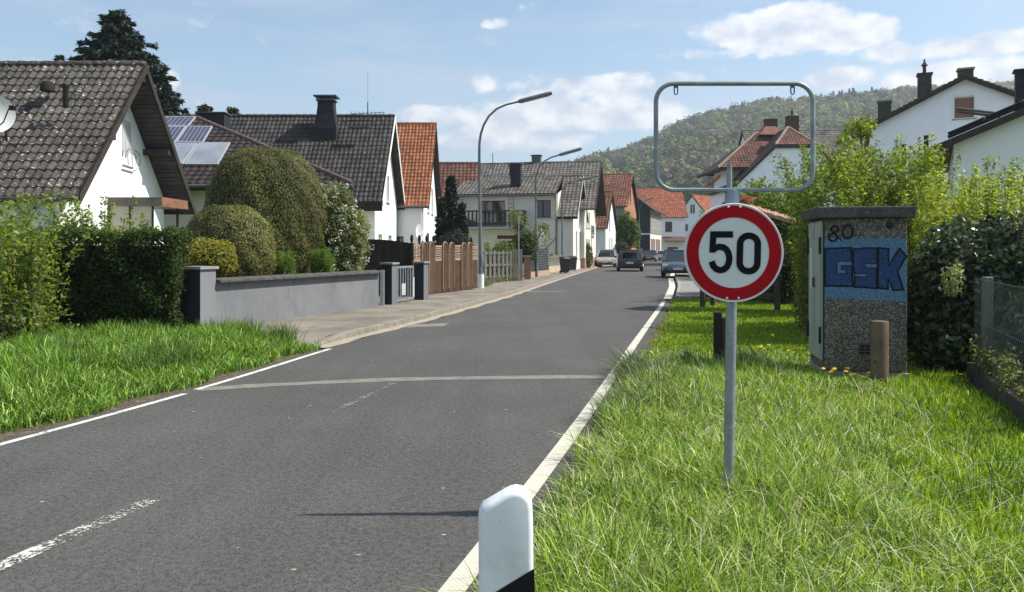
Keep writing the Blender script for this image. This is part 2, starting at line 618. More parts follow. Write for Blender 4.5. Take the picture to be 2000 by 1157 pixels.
# left pavement, kerb and gutter
WALL_PTS = [(12.3, -5.0), (16.1, -4.68), (19.9, -3.38), (23.5, -3.05), (28.35, -1.32), (33.7, -1.1), (35.8, 0), (44.7, 1.6), (51.7, 2.9), (64, 5.3), (80, 8.8), (100, 14), (120, 18)]
wl = lambda y: float(np.interp(y, [p[0] for p in WALL_PTS], [p[1] for p in WALL_PTS]))
ys_p = list(np.arange(12.3, 120, .7))
strip('pavement', ys_p, lambda y: wl(y) - .8, lambda y: lb(y) - .36, lambda y: .1 if y > 13 else .03 + .07 * (y - 12.3) / .7, PAVE)
ys_k = list(np.arange(12.1, 120, .7))
kz = lambda y: .112 if y > 13.4 else .02 + .092 * max(0, y - 12.1) / 1.3
for i0 in range(0, len(ys_k) - 1, 40):
    pass
mb = MB()
for y in ys_k:
    x1, x0, z = lb(y) - .24, lb(y) - .38, kz(y)
    mb.v += [(x1 + .015, y, -.03), (x1, y, z - .02), (x1 - .02, y, z), (x0, y, z), (x0, y, -.03)]
for i in range(len(ys_k) - 1):
    for k in range(4):
        mb.f.append((5 * i + k, 5 * i + k + 1, 5 * i + k + 6, 5 * i + k + 5))
part('kerb', mb, KERB)['kind'] = 'structure'
strip('gutter_strip', ys_k, lambda y: lb(y) - .26, lambda y: lb(y) + .05 * math.sin(y * 3.1) * (y < 30) + .02, .006, GUTTER)
# right-hand pavement beyond the grass
ys_r = list(np.arange(24.0, 70, .7))
strip('gutter_strip', ys_r, lambda y: rl(y) - .05, lambda y: rl(y) + .21, .007, mat('white_gutter', (.58, .54, .46), .9, .12, 4))
mb = MB()
for y in ys_r:
    x0 = rl(y) + .3
    mb.v += [(x0, y, -.03), (x0 + .01, y, .08), (x0 + .03, y, .1), (x0 + .14, y, .1), (x0 + .14, y, -.03)]
for i in range(len(ys_r) - 1):
    for k in range(4):
        mb.f.append((5 * i + k, 5 * i + k + 5, 5 * i + k + 6, 5 * i + k + 1))
part('kerb', mb, mat('grey_kerb', (.29, .275, .24), .9, .2, 5, .3, 70))['kind'] = 'structure'
mb = MB()
mb.prism([(rl(24) + .3, 23.9, -.05), (rl(24) + 4.4, 23.9, -.05), (rl(24) + 4.4, 24.02, -.05), (rl(24) + .3, 24.02, -.05)], (0, 0, .145))
part('kerb', mb, mat('grey_kerb', (.29, .275, .24)))['kind'] = 'structure'
strip('pavement', ys_r, lambda y: rl(y) + .43, lambda y: rl(y) + 4.4, .09, mat('grey_paving', (.25, .24, .215), .93, .14, 1.5, .3, 100, fine=.15))

# ================================================================== HILL
ridge = [(700, 355), (1000, 335), (1120, 318), (1150, 303), (1200, 293), (1260, 275), (1290, 258), (1340, 232), (1400, 215), (1450, 203), (1500, 194), (1560, 192),
         (1600, 190), (1650, 180), (1720, 176), (1800, 168), (1850, 166), (1900, 170), (1950, 160), (2000, 158), (2300, 150), (2800, 170)]
HY = 640.0
rpx = np.array([r[0] for r in ridge], float)
rz = np.array([EYE - (r[1] + 27 - HZ) / F * HY for r in ridge])


def hill_z(x, y):
    """height of the wooded hill: rises from the valley floor to the skyline"""
    px = CX + F * x / np.maximum(y, 50) * 1.0
    top = np.interp(px, rpx, rz)
    s = np.clip((y - 230) / (HY - 230), 0, 1)
    back = np.clip((y - HY) / 260, 0, 1)
    prof = s ** 1.12
    return top * prof * (1 - .35 * back) + 4.0 * np.sin(x * .021 + y * .013) * s * (1 - s) + 3.0 * np.sin(x * .05 - y * .031) * s * (1 - s)


xs = np.linspace(-150, 1100, 90)
ysh = np.linspace(225, 900, 60)
XX, YY = np.meshgrid(xs, ysh)
ZZ = hill_z(XX, YY) - 1.0
V = np.stack([XX.ravel(), YY.ravel(), ZZ.ravel()], 1)
ii = np.arange(59)[:, None] * 90 + np.arange(89)[None, :]
Fq = np.stack([ii, ii + 1, ii + 91, ii + 90], -1).reshape(-1, 4)
np_mesh('hill', V, Fq, mat('forest_floor', (.07, .06, .04), .95, .2, .05), smooth=True)['kind'] = 'structure'


def norm(a):
    return a / np.maximum(np.linalg.norm(a, axis=-1, keepdims=True), 1e-9)


def leaf_quads(P, N, size, asp=.45, jit=.6, droop=None):
    """one rhombic leaf per point; returns vertices and faces"""
    n = len(P)
    N = norm(norm(N) + jit * rng.normal(size=(n, 3)))
    T = rng.normal(size=(n, 3))
    if droop is not None:
        T = droop + .35 * T
    T = norm(T - N * (T * N).sum(1, keepdims=True))
    B = np.cross(N, T)
    s = np.asarray(size).reshape(-1, 1) * np.ones((n, 1))
    V = np.empty((n, 4, 3))
    V[:, 0] = P - T * s * .5
    V[:, 1] = P + B * s * asp * .5 + N * s * .08
    V[:, 2] = P + T * s * .5
    V[:, 3] = P - B * s * asp * .5 + N * s * .08
    return V.reshape(-1, 3), np.arange(n * 4).reshape(n, 4)


def tints(n, cols, var=.25, weights=None, hue=.08):
    cols = np.array(cols, float)
    k = rng.choice(len(cols), n, p=weights)
    c = cols[k] * (1 + var * rng.uniform(-1, 1, (n, 1)))
    c *= 1 + hue * rng.uniform(-1, 1, (n, 3))
    return np.clip(c, .002, 1)


def leaves(name, P, N, size, cols, parent=None, m=None, asp=.45, jit=.6, droop=None):
    V, Q = leaf_quads(P, N, size, asp, jit, droop)
    return np_mesh(name, V, Q, m or LEAF, parent, np.repeat(cols, 4, 0))


# forest: one crown per tree, far too many to count
def forest():
    n = 3300
    px = rng.uniform(1040, 2120, n)
    t = rng.uniform(0, 1, n) ** .62
    y = 330 + t * 330
    x = (px - CX) / F * y
    z = hill_z(x, y)
    dark = rng.uniform(0, 1, n)
    conif = (dark < .03) | ((px > 1590) & (px < 1760) & (y > 590) & (dark < .38)) | ((px > 1480) & (px < 1600) & (y > 610) & (dark < .15))
    patch = np.sin(x * .03 + 1.3) + np.sin(y * .04 + x * .017)
    Ps, Ns, Cs, Ss = [], [], [], []
    pal = np.array([(.115, .14, .055), (.155, .185, .065), (.135, .12, .095), (.19, .235, .065), (.078, .09, .055), (.18, .155, .115)])
    for i in range(n):
        h = rng.uniform(9, 14)
        r = rng.uniform(3.6, 7.0)
        m = 130
        d = norm(rng.normal(size=(m, 3)) + np.array([0, -.35, .35]))
        if conif[i]:
            h = rng.uniform(11, 15)
            u = rng.uniform(0, 1, m)
            ang = rng.uniform(0, 6.28, m)
            rr = 2.6 * (1 - u) + .25
            pts = np.stack([np.cos(ang) * rr, np.sin(ang) * rr, u * h], 1)
            d = norm(np.stack([np.cos(ang), np.sin(ang), np.full(m, .5)], 1))
            c = np.array((.035, .048, .034))
            ss = 1.5
        else:
            lump = 1 + .3 * np.sin(d[:, 0] * 7 + i) * np.sin(d[:, 2] * 6 + i * 2)
            pts = d * np.array([r, r, h * .46]) * lump[:, None] * rng.uniform(.72, 1.05, (m, 1)) + np.array([0, 0, h * .55])
            w = np.array([.24, .22, .18, .10, .16, .10])
            if patch[i] > .6:
                w = np.array([.2, .3, .08, .26, .08, .08])
            elif patch[i] < -.6:
                w = np.array([.18, .12, .3, .03, .17, .2])
            c = pal[rng.choice(6, p=w / w.sum())]
            if rng.uniform() < .035:
                c = np.array((.22, .27, .06))
            ss = r * .36
        Ps.append(pts + np.array([x[i], y[i], z[i]]))
        Ns.append(d)
        Cs.append(c * rng.uniform(.82, 1.22) * rng.uniform(.93, 1.07, (m, 1)))
        Ss.append(np.full(m, ss) * rng.uniform(.6, 1.3, m))
    P, N, Cc, S = map(np.concatenate, (Ps, Ns, Cs, Ss))
    o = leaves('forest', P, N, S, Cc, None, mat_far, asp=.95, jit=.22)
    tag(o, 'mixed wood in fresh spring leaf covering the hill behind the village', kind='stuff')


mat_far = leaf_mat('forest_leaf', .2, .8, .1)
forest()


def build_haze():
    """thin spring haze: one closed box of even air round camera, village and hill"""
    mb = MB()
    mb.box(-1600, 1600, -80, 2600, -1.2, 190)
    m = bpy.data.materials.new('haze_air')
    m.use_nodes = True
    t = NT(m.node_tree)
    t.n.clear()
    out = t.node('ShaderNodeOutputMaterial')
    v = t.node('ShaderNodeVolumePrincipled')
    v.inputs['Color'].default_value = (.86, .92, 1.0, 1)
    v.inputs['Density'].default_value = HAZE
    v.inputs['Anisotropy'].default_value = .35
    t.l.new(v.outputs[0], out.inputs['Volume'])
    o = part('haze', mb, m)
    o['kind'] = 'stuff'


HAZE = 0.00036
build_haze()


# ================================================================== HOUSES
def face_with_holes(mb, O, U, V, N, outline, holes, depth=.16):
    O, U, V, N = Vector(O), Vector(U), Vector(V), Vector(N)
    loops = [outline] + [[(h[0], h[2]), (h[1], h[2]), (h[1], h[3]), (h[0], h[3])] for h in holes]
    polys = [[Vector((p[0], p[1], 0)) for p in lp] for lp in loops]
    flat = [p for lp in loops for p in lp]
    tris = tessellate_polygon(polys)
    mb.add([O + U * p[0] + V * p[1] for p in flat], tris)
    for lp in loops[1:]:
        a = [O + U * p[0] + V * p[1] for p in lp]
        b = [p - N * depth for p in a]
        for i in range(4):
            j = (i + 1) % 4
            mb.quad(a[i], a[j], b[j], b[i])


def box_uvn(mb, O, U, V, N, u0, u1, v0, v1, n0, n1):
    O, U, V, N = Vector(O), Vector(U), Vector(V), Vector(N)
    vs = [O + U * u + V * v + N * n for n in (n0, n1) for v in (v0, v1) for u in (u0, u1)]
    mb.add(vs, [(0, 2, 3, 1), (4, 5, 7, 6), (0, 1, 5, 4), (2, 6, 7, 3), (0, 4, 6, 2), (1, 3, 7, 5)])


def window(T, O, U, V, N, h, style='white', depth=.16, name='window'):
    """frame with pane, sill and, if asked, a roller shutter, set back in the opening h = (u0, u1, v0, v1)"""
    u0, u1, v0, v1 = h[:4]
    fm = {'white': PVC, 'brown': BROWNFR, 'shutter': PVC, 'door': BROWNFR, 'dark': BROWNFR, 'louvre': PVC}[style]
    mb = MB()
    f = min(.07, (u1 - u0) * .16)
    n0, n1 = -depth - .02, -depth + .05
    box_uvn(mb, O, U, V, N, u0, u1, v0, v0 + f, n0, n1)
    box_uvn(mb, O, U, V, N, u0, u1, v1 - f, v1, n0, n1)
    box_uvn(mb, O, U, V, N, u0, u0 + f, v0 + f, v1 - f, n0, n1)
    box_uvn(mb, O, U, V, N, u1 - f, u1, v0 + f, v1 - f, n0, n1)
    if u1 - u0 > 1.0 and style != 'shutter':
        um = (u0 + u1) / 2
        box_uvn(mb, O, U, V, N, um - f * .6, um + f * .6, v0 + f, v1 - f, n0, n1 + .003)
    w = part(name, mb, fm, T)
    p = MB()
    if style == 'shutter':
        k = 9
        for i in range(k):
            a = v0 + f + (v1 - v0 - 2 * f) * i / k
            b = v0 + f + (v1 - v0 - 2 * f) * (i + 1) / k
            box_uvn(p, O, U, V, N, u0 + f, u1 - f, a + .006, b, -depth, -depth + .03)
        part('shutter', p, SHUTTER, w)
    else:
        box_uvn(p, O, U, V, N, u0 + f, u1 - f, v0 + f, v1 - f, -depth - .01, -depth + .012)
        part('pane', p, GLASS, w)
    s = MB()
    if 'door' not in name:
        box_uvn(s, O, U, V, N, u0 - .08, u1 + .08, v0 - .06, v0 - .004, -depth + .05, .07)
        part('sill', s, CONCR, w)
    return w


PAN = [(0, .046), (.18, .05), (.38, .022), (.6, .0), (.82, .018), (1.0, .046)]
PAN_LO = [(0, .04), (.3, .044), (.62, .0), (1.0, .04)]


def tile_template(tw, tl, prof, thick=.03):
    k = len(prof)
    V = [(x * tw, 0, z + .035) for x, z in prof] + [(x * tw, tl * 1.06, z + .004) for x, z in prof] + [(x * tw, 0, z + .035 - thick) for x, z in prof]
    Q = [(i, i + 1, k + i + 1, k + i) for i in range(k - 1)] + [(2 * k + i, 2 * k + i + 1, i + 1, i) for i in range(k - 1)]
    return np.array(V, float), Q


def inside(poly, u, v):
    c = False
    n = len(poly)
    for i in range(n):
        x1, y1 = poly[i]
        x2, y2 = poly[(i + 1) % n]
        if (y1 > v) != (y2 > v) and u < (x2 - x1) * (v - y1) / (y2 - y1) + x1:
            c = not c
    return c


def tiles(roof, O, U, Vv, poly, tw, tl, m, m_single=None, prof=PAN_LO, world=None, limit=300, name='roof_tiles'):
    """cover the polygon (u, v) of a roof plane with overlapping pantiles; world = matrix of the house, given when the tiles nearest
    the street are large enough in the picture to be objects of their own"""
    O, U, Vv = Vector(O), Vector(U).normalized(), Vector(Vv).normalized()
    W = U.cross(Vv)
    if W.z < 0:
        W = -W
    T, Q = tile_template(tw, tl, prof)
    us = [p[0] for p in poly]
    vs = [p[1] for p in poly]
    cells = []
    nr = int(math.ceil((max(vs) - min(vs)) / tl - .02))
    nc = int(math.ceil((max(us) - min(us)) / tw - .02))
    for r in range(nr):
        for c in range(nc):
            u, v = min(us) + c * tw, min(vs) + r * tl
            if inside(poly, u + tw * .5, v + tl * .45):
                cells.append((u, v))
    single = []
    if world is not None:
        vis = []
        for (u, v) in cells:
            p = world @ (O + U * (u + tw / 2) + Vv * (v + tl / 2))
            px = CX + F * p.x / p.y
            py = HZ - F * (p.z - EYE) / p.y
            if -8 < px < 2008 and -8 < py < 1165:
                vis.append((p.y, u, v))
        vis.sort()
        single = [(u, v) for _y, u, v in vis[:limit]]
        sset = set(single)
        me = bpy.data.meshes.new('roof_tile')
        me.from_pydata([tuple(q) for q in T], [], Q)
        me.materials.append(m_single or m)
        R = Matrix((U, Vv, W)).transposed().to_4x4()
        for (u, v) in single:
            o = bpy.data.objects.new('roof_tile', me)
            COL.objects.link(o)
            o.parent = roof
            M4 = R.copy()
            j = rng.normal(0, 1, 3)
            M4.translation = O + U * (u + .002 * j[0]) + Vv * (v + .006 * j[1]) + W * (.002 + .003 * abs(j[2]))
            o.matrix_local = M4 @ Matrix.Rotation(.008 * j[0], 4, 'Z')
        cells = [c for c in cells if c not in sset]
    if cells:
        Ua, Va, Wa, Oa = (np.array(q) for q in (U, Vv, W, O))
        base = T[:, :1] * Ua + T[:, 1:2] * Va + T[:, 2:] * Wa
        cs = np.array(cells)
        jit = rng.normal(0, .004, (len(cs), 1))
        org = Oa + cs[:, :1] * Ua + (cs[:, 1:] + jit) * Va + Wa * (.002 + .006 * rng.uniform(0, 1, (len(cs), 1)))
        V = (org[:, None, :] + base[None]).reshape(-1, 3)
        Qa = (np.arange(len(cs))[:, None, None] * len(T) + np.array(Q)[None]).reshape(-1, 4)
        me = bpy.data.meshes.new(name)
        me.from_pydata(V.tolist(), [], Qa.tolist())
        o = link(name, me, roof, m)
        o['kind'] = 'stuff'


def ridge_caps(mb, a, b, r=.11, step=.38):
    a, b = Vector(a), Vector(b)
    L = (b - a).length
    n = max(2, int(L / step))
    pts, rs = [], []
    for i in range(n):
        for q, k in ((0.0, 1.12), (.93, .9)):
            pts.append(a + (b - a) * ((i + q) / n))
            rs.append(r * k)
    mb.tube(pts, rs, 8)
    return mb


def rotz(yaw):
    return Matrix.Rotation(yaw, 4, 'Z')


def gable_house(name, label, loc, yaw, L, half, ez, za, ovg=.35, ove=.4, wall=WHITE, tile_m=None, tile_s=None, tw=.3, tl=.33, prof=PAN_LO,
                front=(), gable=(), slopes='f', single=False, verge=TIMBER_DK, gutter=True, plinth=None, cat='house', ridge_m=None, slab=None,
                soffit=TIMBER_DK, group=None, gable_wall=None, lim=300):
    """house with its ridge along local -x and a gable at local x = 0 (facing +x); half, ez, za describe the roof's edge line and ridge"""
    T = thing(name, label, cat, loc, yaw, group)
    s = (za - ez) / half
    hs = half - ove
    th = .14
    zw = ez + s * ove - .02
    zt = za - .02
    W = MB()
    face_with_holes(W, (-L, -hs, 0), (1, 0, 0), (0, 0, 1), (0, -1, 0), [(0, -.3), (L, -.3), (L, zw), (0, zw)], [(h[0] + L, h[1] + L, h[2], h[3]) for h in front])
    G = W if gable_wall is None else MB()
    face_with_holes(G, (0, 0, 0), (0, 1, 0), (0, 0, 1), (1, 0, 0), [(-hs, -.3), (hs, -.3), (hs, zw), (0, zt), (-hs, zw)], gable)
    W.quad((0, hs, -.3), (-L, hs, -.3), (-L, hs, zw), (0, hs, zw))
    W.quad((-L, -hs, -.3), (-L, hs, -.3), (-L, hs, zw), (-L, 0, zt), (-L, -hs, zw))
    part('wall', W, wall, T)
    if gable_wall is not None:
        part('gable_wall', G, gable_wall, T)
    for h in front:
        window(T, (0, -hs, 0), (1, 0, 0), (0, 0, 1), (0, -1, 0), h, h[4] if len(h) > 4 else 'white', name=h[5] if len(h) > 5 else 'window')
    for h in gable:
        window(T, (0, 0, 0), (0, 1, 0), (0, 0, 1), (1, 0, 0), h, h[4] if len(h) > 4 else 'white', name=h[5] if len(h) > 5 else 'window')
    if plinth:
        P = MB()
        P.box(-L - .02, .03, -hs - .03, hs + .03, -.3, plinth[0])
        part('plinth', P, plinth[1], T)
    x0, x1 = -L - .2, ovg
    R = MB()
    nrm = Vector((0, -s, 1)).normalized()
    for sg in (-1, 1):
        n = Vector((0, sg * s, 1)).normalized()
        R.prism([Vector((x0, sg * half, ez)), Vector((x1, sg * half, ez)), Vector((x1, sg * .0, za)), Vector((x0, sg * .0, za))], Vector((0, 0, -th)))
    roof = part('roof', R, slab or soffit, T)
    sl = math.hypot(half, za - ez)
    MW = Matrix.Translation(Vector(loc)) @ rotz(yaw)
    tile_m = tile_m or TILE_GREY
    for ch, sg in (('f', -1), ('b', 1)):
        if ch in slopes:
            tiles(roof, (x0, sg * (half + .03), ez + .005 - .03 * s), (1, 0, 0), (0, -sg * half, za - ez), [(0, 0), (x1 - x0, 0), (x1 - x0, sl), (0, sl)], tw, tl, tile_m,
                  tile_s, prof, MW if single else None, lim)
    rc = ridge_caps(MB(), (x0, 0, za + .02), (x1 + .02, 0, za + .02))
    part('ridge', rc, ridge_m or tile_m, roof, smooth=True)
    Vb = MB()
    for sg in (-1, 1):
        Vb.prism([(x1 + .003, sg * half, ez + .035), (x1 + .003, 0, za + .035), (x1 + .003, 0, za - .24), (x1 + .003, sg * half, ez - .24)], (.035, 0, 0))
    part('verge_board', Vb, verge, roof)
    if gutter:
        Gt = MB()
        Gt.tube([(x0, -half - .05, ez - .05), (x1, -half - .05, ez - .05)], .065, 8)
        part('gutter', Gt, ZINC, roof, smooth=True)
    return T, roof, s, hs


def chimney(parent, c, sx, sy, z0, z1, m, cap=CONCR, cap_h=.08, pot=0):
    mb = MB()
    mb.box(c[0] - sx / 2, c[0] + sx / 2, c[1] - sy / 2, c[1] + sy / 2, z0, z1)
    ch = part('chimney', mb, m, parent)
    k = MB()
    k.box(c[0] - sx / 2 - .07, c[0] + sx / 2 + .07, c[1] - sy / 2 - .07, c[1] + sy / 2 + .07, z1, z1 + cap_h)
    if pot:
        k.lathe([(.1, z1 + cap_h), (.1, z1 + cap_h + pot * .5), (.2, z1 + cap_h + pot * .55), (.06, z1 + cap_h + pot * .8), (.05, z1 + cap_h + pot)], (c[0], c[1], 0), 8)
    part('chimney_cap', k, cap, ch)
    return ch


LICH = [((.035, .033, .03), 2.3, .55, .7), ((.44, .42, .39), 9.5, .615, .65), ((.36, .34, .31), 19, .63, .67)]
TILE_OLD = mat('weathered_tile', (.082, .072, .062), .9, .28, 1.3, .35, 50, isl=.22, speck=LICH)
TILE_OLD_S = mat('weathered_single_tile', (.082, .072, .062), .9, .28, 1.3, .35, 50, rnd=.24, speck=LICH)
TILE_DARK = mat('dark_tile', (.046, .042, .039), .75, .3, 1.5, .3, 40, isl=.3, speck=[((.36, .35, .32), 8, .66, .7), ((.03, .03, .028), 1.1, .55, .75)])
TILE_PURPLE = mat('purple_brown_tile', (.036, .026, .026), .7, .25, 1.5, .3, 40, isl=.25)
TILE_PURPLE_S = mat('purple_brown_single_tile', (.036, .026, .026), .7, .25, 1.5, .3, 40, rnd=.25)
TILE_ORANGE = mat('orange_tile', (.27, .105, .05), .85, .2, 1.5, .3, 40, isl=.28, speck=[((.14, .08, .055), 1.3, .55, .75)])
TILE_GREY = mat('grey_tile', (.135, .122, .108), .85, .25, 1.2, .3, 40, isl=.25, speck=[((.05, .045, .04), .8, .55, .7), ((.17, .085, .06), .6, .58, .75)])
TILE_REDBROWN = mat('red_brown_tile', (.185, .078, .05), .85, .25, 1.2, .3, 40, isl=.3, speck=[((.06, .045, .035), 1.5, .55, .75)])
TILE_MAROON = mat('maroon_tile', (.14, .068, .05), .85, .25, 1.2, .3, 40, isl=.28, speck=[((.06, .045, .04), .9, .52, .7)])
TILE_RED = mat('red_tile', (.28, .09, .05), .85, .2, 1.2, .3, 40, isl=.25, speck=[((.19, .07, .045), .8, .5, .7)])
BRICK = mat('orange_brick', (.38, .18, .11), .9, .2, 3, .3, 30)

# ---- house 1: white gable with lichened tiles, at the left edge
H1, H1R, s1, hs1 = gable_house('house', 'white house at the left edge under a lichen-spotted brown tile roof', (-12.1, 23.5, 0), 0, 9.0, 3.65, 2.93, 7.2,
                               ovg=.9, ove=.45, tile_m=TILE_OLD, tile_s=TILE_OLD_S, tw=.235, tl=.33, prof=PAN, single=True, gutter=True, soffit=TIMBER_DK,
                               front=((-3.4, -2.0, 1.0, 2.3, 'white'), (-6.5, -5.1, 1.0, 2.3, 'white')))
# soffit boards and purlins under the deep gable overhang
sm = bpy.data.meshes.new('soffit_board')
bm_ = MB()
bm_.box(.02, .86, 0, .145, -.012, 0)
sm.from_pydata(bm_.v, [], bm_.f)
sm.materials.append(mat('soffit_board', (.05, .048, .047), .7, .25, 3, .2, 30, streak=.3, rnd=.25))
sl1 = math.hypot(3.65, 4.27)
for sg in (1, -1):
    d = Vector((0, sg * 3.65, 2.93 - 7.2)).normalized()
    R = Matrix((Vector((1, 0, 0)), d, Vector((1, 0, 0)).cross(d))).transposed().to_4x4()
    for i in range(int(sl1 / .165) - 2):
        o = link('soffit_board', sm, H1R)
        M4 = R.copy()
        off = -.15 if sg > 0 else -.135
        M4.translation = Vector((0, 0, 7.2)) + d * (.2 + i * .165) + Vector((0, 0, -.155))
        o.matrix_local = M4
for (yy, zz) in ((0, 6.86), (1.75, 4.82), (-1.75, 4.82), (3.2, 3.1)):
    mb = MB()
    mb.box(.0, .84, yy - .09, yy + .09, zz - .16, zz + .02)
    part('purlin', mb, TIMBER_DK, H1R)
# relief of bars and scrolls on the gable
mb = MB()


def on_gable(px, py, Xw=-12.1):
    Y = Xw * F / (px - CX)
    return Vector((.03, Y - 23.5, Z_(py, Y)))


z1 = lambda a, b: on_gable(a / 2.892, b / 2.892)
ORN = mat('ornament_bars', (.42, .42, .44), .6, .1)
for k in range(7):
    x = 688 + k * 7.5
    mb.tube([z1(x, 672 + k * 4), z1(x, 850 + (k % 3) * 10)], .012, 5)
mb.tube([z1(745 + 45 * math.sin(a), 905 - 58 * math.cos(a)) for a in np.linspace(.2, 3.0, 12)], .014, 5)
mb.tube([z1(740 + 28 * math.sin(a), 905 - 45 * math.cos(a)) for a in np.linspace(0, 3.1, 12)], .014, 5)
mb.tube([z1(722, 835), z1(716, 880), z1(722, 935)], .014, 5)
mb.tube([z1(734, 835), z1(742, 880), z1(745, 945)], .014, 5)
for (a, b) in (((690, 930), (745, 948)), ((684, 955), (748, 974)), ((690, 850), (690, 885)), ((708, 850), (708, 890))):
    mb.tube([z1(*a), z1(*b)], .022, 5)
part('wall_ornament', mb, ORN, H1)
# roof vent, vent pipe
mb = MB()
v = Vector((X_(128, 21.6), 21.6, Z_(190, 21.6))) - H1.location
mb.tube([v - Vector((0, 0, .3)), v + Vector((0, 0, .28))], .075, 10)
mb.tube([v + Vector((0, 0, .26)), v + Vector((0, 0, .33))], .095, 10)
part('vent_pipe', mb, BLACKP, H1R, smooth=True)
mb = MB()
v = Vector((X_(93, 22.2), 22.2, Z_(165, 22.2))) - H1.location
mb.lathe([(.2, -.2), (.19, .0), (.14, .07), (.02, .1)], v, 12)
part('vent_tile', mb, mat('vent_black', (.02, .018, .016), .8), H1R, smooth=True)
# porch: frosted glass side wall under a copper-edged canopy
PO = MB()
PO.box(0, 1.6, -.53, 1.3, 2.86, 3.12)
cano = part('canopy', PO, mat('canopy_sheet', (.17, .145, .125), .6, .25, 3, streak=.3), H1)
mb = MB()
mb.box(1.602, 1.63, -.54, 1.31, 2.85, 3.125)
part('canopy_edge', mb, COPPER, cano)
for i, (a, b) in enumerate(((.06, .62), (.66, 1.3))):
    mb = MB()
    mb.box(a, b, -.47, -.45, .3, 2.86)
    part('glass_panel', mb, FROST, H1)
for a in (.0, .62, 1.3):
    mb = MB()
    mb.box(a, a + .045, -.49, -.43, 0, 2.86)
    part('porch_post', mb, TIMBER_DK, H1)
mb = MB()
mb.box(1.3, 1.36, 1.2, 1.26, 0, 2.86)
part('porch_post', mb, TIMBER_DK, H1)
# satellite dish on the roof, cut by the frame
T = thing('satellite_dish', 'white satellite dish on an arm, cut by the left edge', 'satellite dish', (X_(-14, 20.6), 20.6, Z_(222, 20.6)))
mb = MB()
prof = [(.02, 0), (.2, .02), (.36, .065), (.5, .13), (.5, .145), (.36, .085), (.02, .02)]
mb.lathe(prof, (0, 0, 0), 28)
d = part('dish', mb, mat('dish_white', (.72, .72, .72), .5, .05), T, smooth=True)
d.rotation_euler = (math.radians(98), 0, math.radians(52))
mb = MB()
mb.tube([(.05, .1, -.35), (.35, -.1, -.25), (.62, -.3, .06), (.74, -.36, .08)], .018, 6)
mb.box(.7, .82, -.42, -.3, .02, .14)
mb.tube([(0, .15, 0), (.0, .5, -.1), (0, .6, -.9)], .03, 6)
part('feed_arm', mb, BLACKP, T)

# ---- house 2: hipped roof with solar panels
H2 = thing('house', 'bungalow with solar panels on its purple-brown hipped roof', 'house', (-12, 33, 0))
ER, EL, PK, PL = Vector((-6.0, 29, 4.0)), Vector((-20, 29, 4.0)), Vector((-13.9, 34, 7.35)), Vector((-20, 34, 7.35))
BR, BL = Vector((-8.6, 39, 4.0)), Vector((-20, 39, 4.0))
mb = MB()
mb.prism([(-19.5, 29.6, -.3), (-6.6, 29.6, -.3), (-9.0, 38.4, -.3), (-19.5, 38.4, -.3)], (0, 0, 4.3))
part('wall', mb, CREAM, H2, world=True)
mb = MB()
mb.add([EL, ER, PK, PL, BR, BL, *(p - Vector((0, 0, .18)) for p in (EL, ER, BR, BL))],
       [(0, 1, 2, 3), (1, 4, 2), (4, 5, 3, 2), (6, 7, 1, 0), (7, 8, 4, 1), (8, 9, 5, 4), (6, 9, 8, 7), (0, 3, 5), (6, 0, 5, 9)])
roof = part('roof', mb, TIMBER_DK, H2, world=True)
nrm2 = (ER - EL).cross(PL - EL).normalized()
up2 = (PL - EL)
loc2 = Vector(H2.location)
tiles(roof, EL - loc2, (1, 0, 0), up2, [(0, 0), (14.0, 0), (6.1, up2.length), (0, up2.length)], .3, .34, TILE_PURPLE, TILE_PURPLE_S, PAN_LO,
      Matrix.Translation(loc2), 240)
rc = ridge_caps(MB(), PL - loc2, PK - loc2, .12)
ridge_caps(rc, PK - loc2, ER - loc2 + Vector((0, 0, .03)), .12)
part('ridge', rc, mat('ridge_tile', (.11, .075, .07), .8, .25, 2), roof, smooth=True)
mb = MB()
mb.tube([EL + Vector((0, -.08, -.05)), ER + Vector((0, -.08, -.05))], .075, 8)
part('gutter', mb, ZINC, roof, world=True, smooth=True)
mb = MB()
mb.box(-6.35, -6.2, 29.15, 29.3, 1, 3.9)
# panels: cast the pixel rays on the roof plane, so each panel lies on the slope
def on_roof(px, py, O, n, lift=.1):
    d = Vector(((px - CX) / F, 1, -(py - HZ) / F))
    e = Vector((0, 0, EYE))
    t_ = (O - e).dot(n) / d.dot(n)
    return e + d * t_ + n * lift


PV = mat('photovoltaic_cells', (.012, .02, .065), .15, .2, 6, spec=.6)
SOLTH = mat('solar_collector_glass', (.20, .23, .27), .12, .25, .7, spec=.7)
ALU = mat('aluminium_frame', (.55, .56, .58), .4, .05, metal=.5)


def panel(T, corners, pm, cells):
    a, b, c, d = [p - Vector(T.location) for p in corners]     # bottom-left, bottom-right, top-right, top-left
    n = (b - a).cross(d - a).normalized()
    U = (b - a)
    w, h = (b - a).length, (d - a).length
    mb = MB()
    mb.prism([a, b, c, d], -n * .06)
    fr = part('solar_panel', mb, ALU, T)
    ins = .045
    k = MB()
    def bl(u, v):
        return (a * (1 - u) + b * u) * (1 - v) + (d * (1 - u) + c * u) * v
    nu, nv = cells
    gu, gv = .004 / w * 3, .004 / h * 3
    for i in range(nu):
        for j in range(nv):
            u0, u1 = ins / w + (1 - 2 * ins / w) * i / nu + gu, ins / w + (1 - 2 * ins / w) * (i + 1) / nu - gu
            v0, v1 = ins / h + (1 - 2 * ins / h) * j / nv + gv, ins / h + (1 - 2 * ins / h) * (j + 1) / nv - gv
            k.quad(*(q + n * .006 for q in (bl(u0, v0), bl(u1, v0), bl(u1, v1), bl(u0, v1))))
    part('panel_cells', k, pm, fr)


def pz(pts):
    return [on_roof(x / 2.892, y / 2.892, EL, nrm2, .12) for x, y in pts]


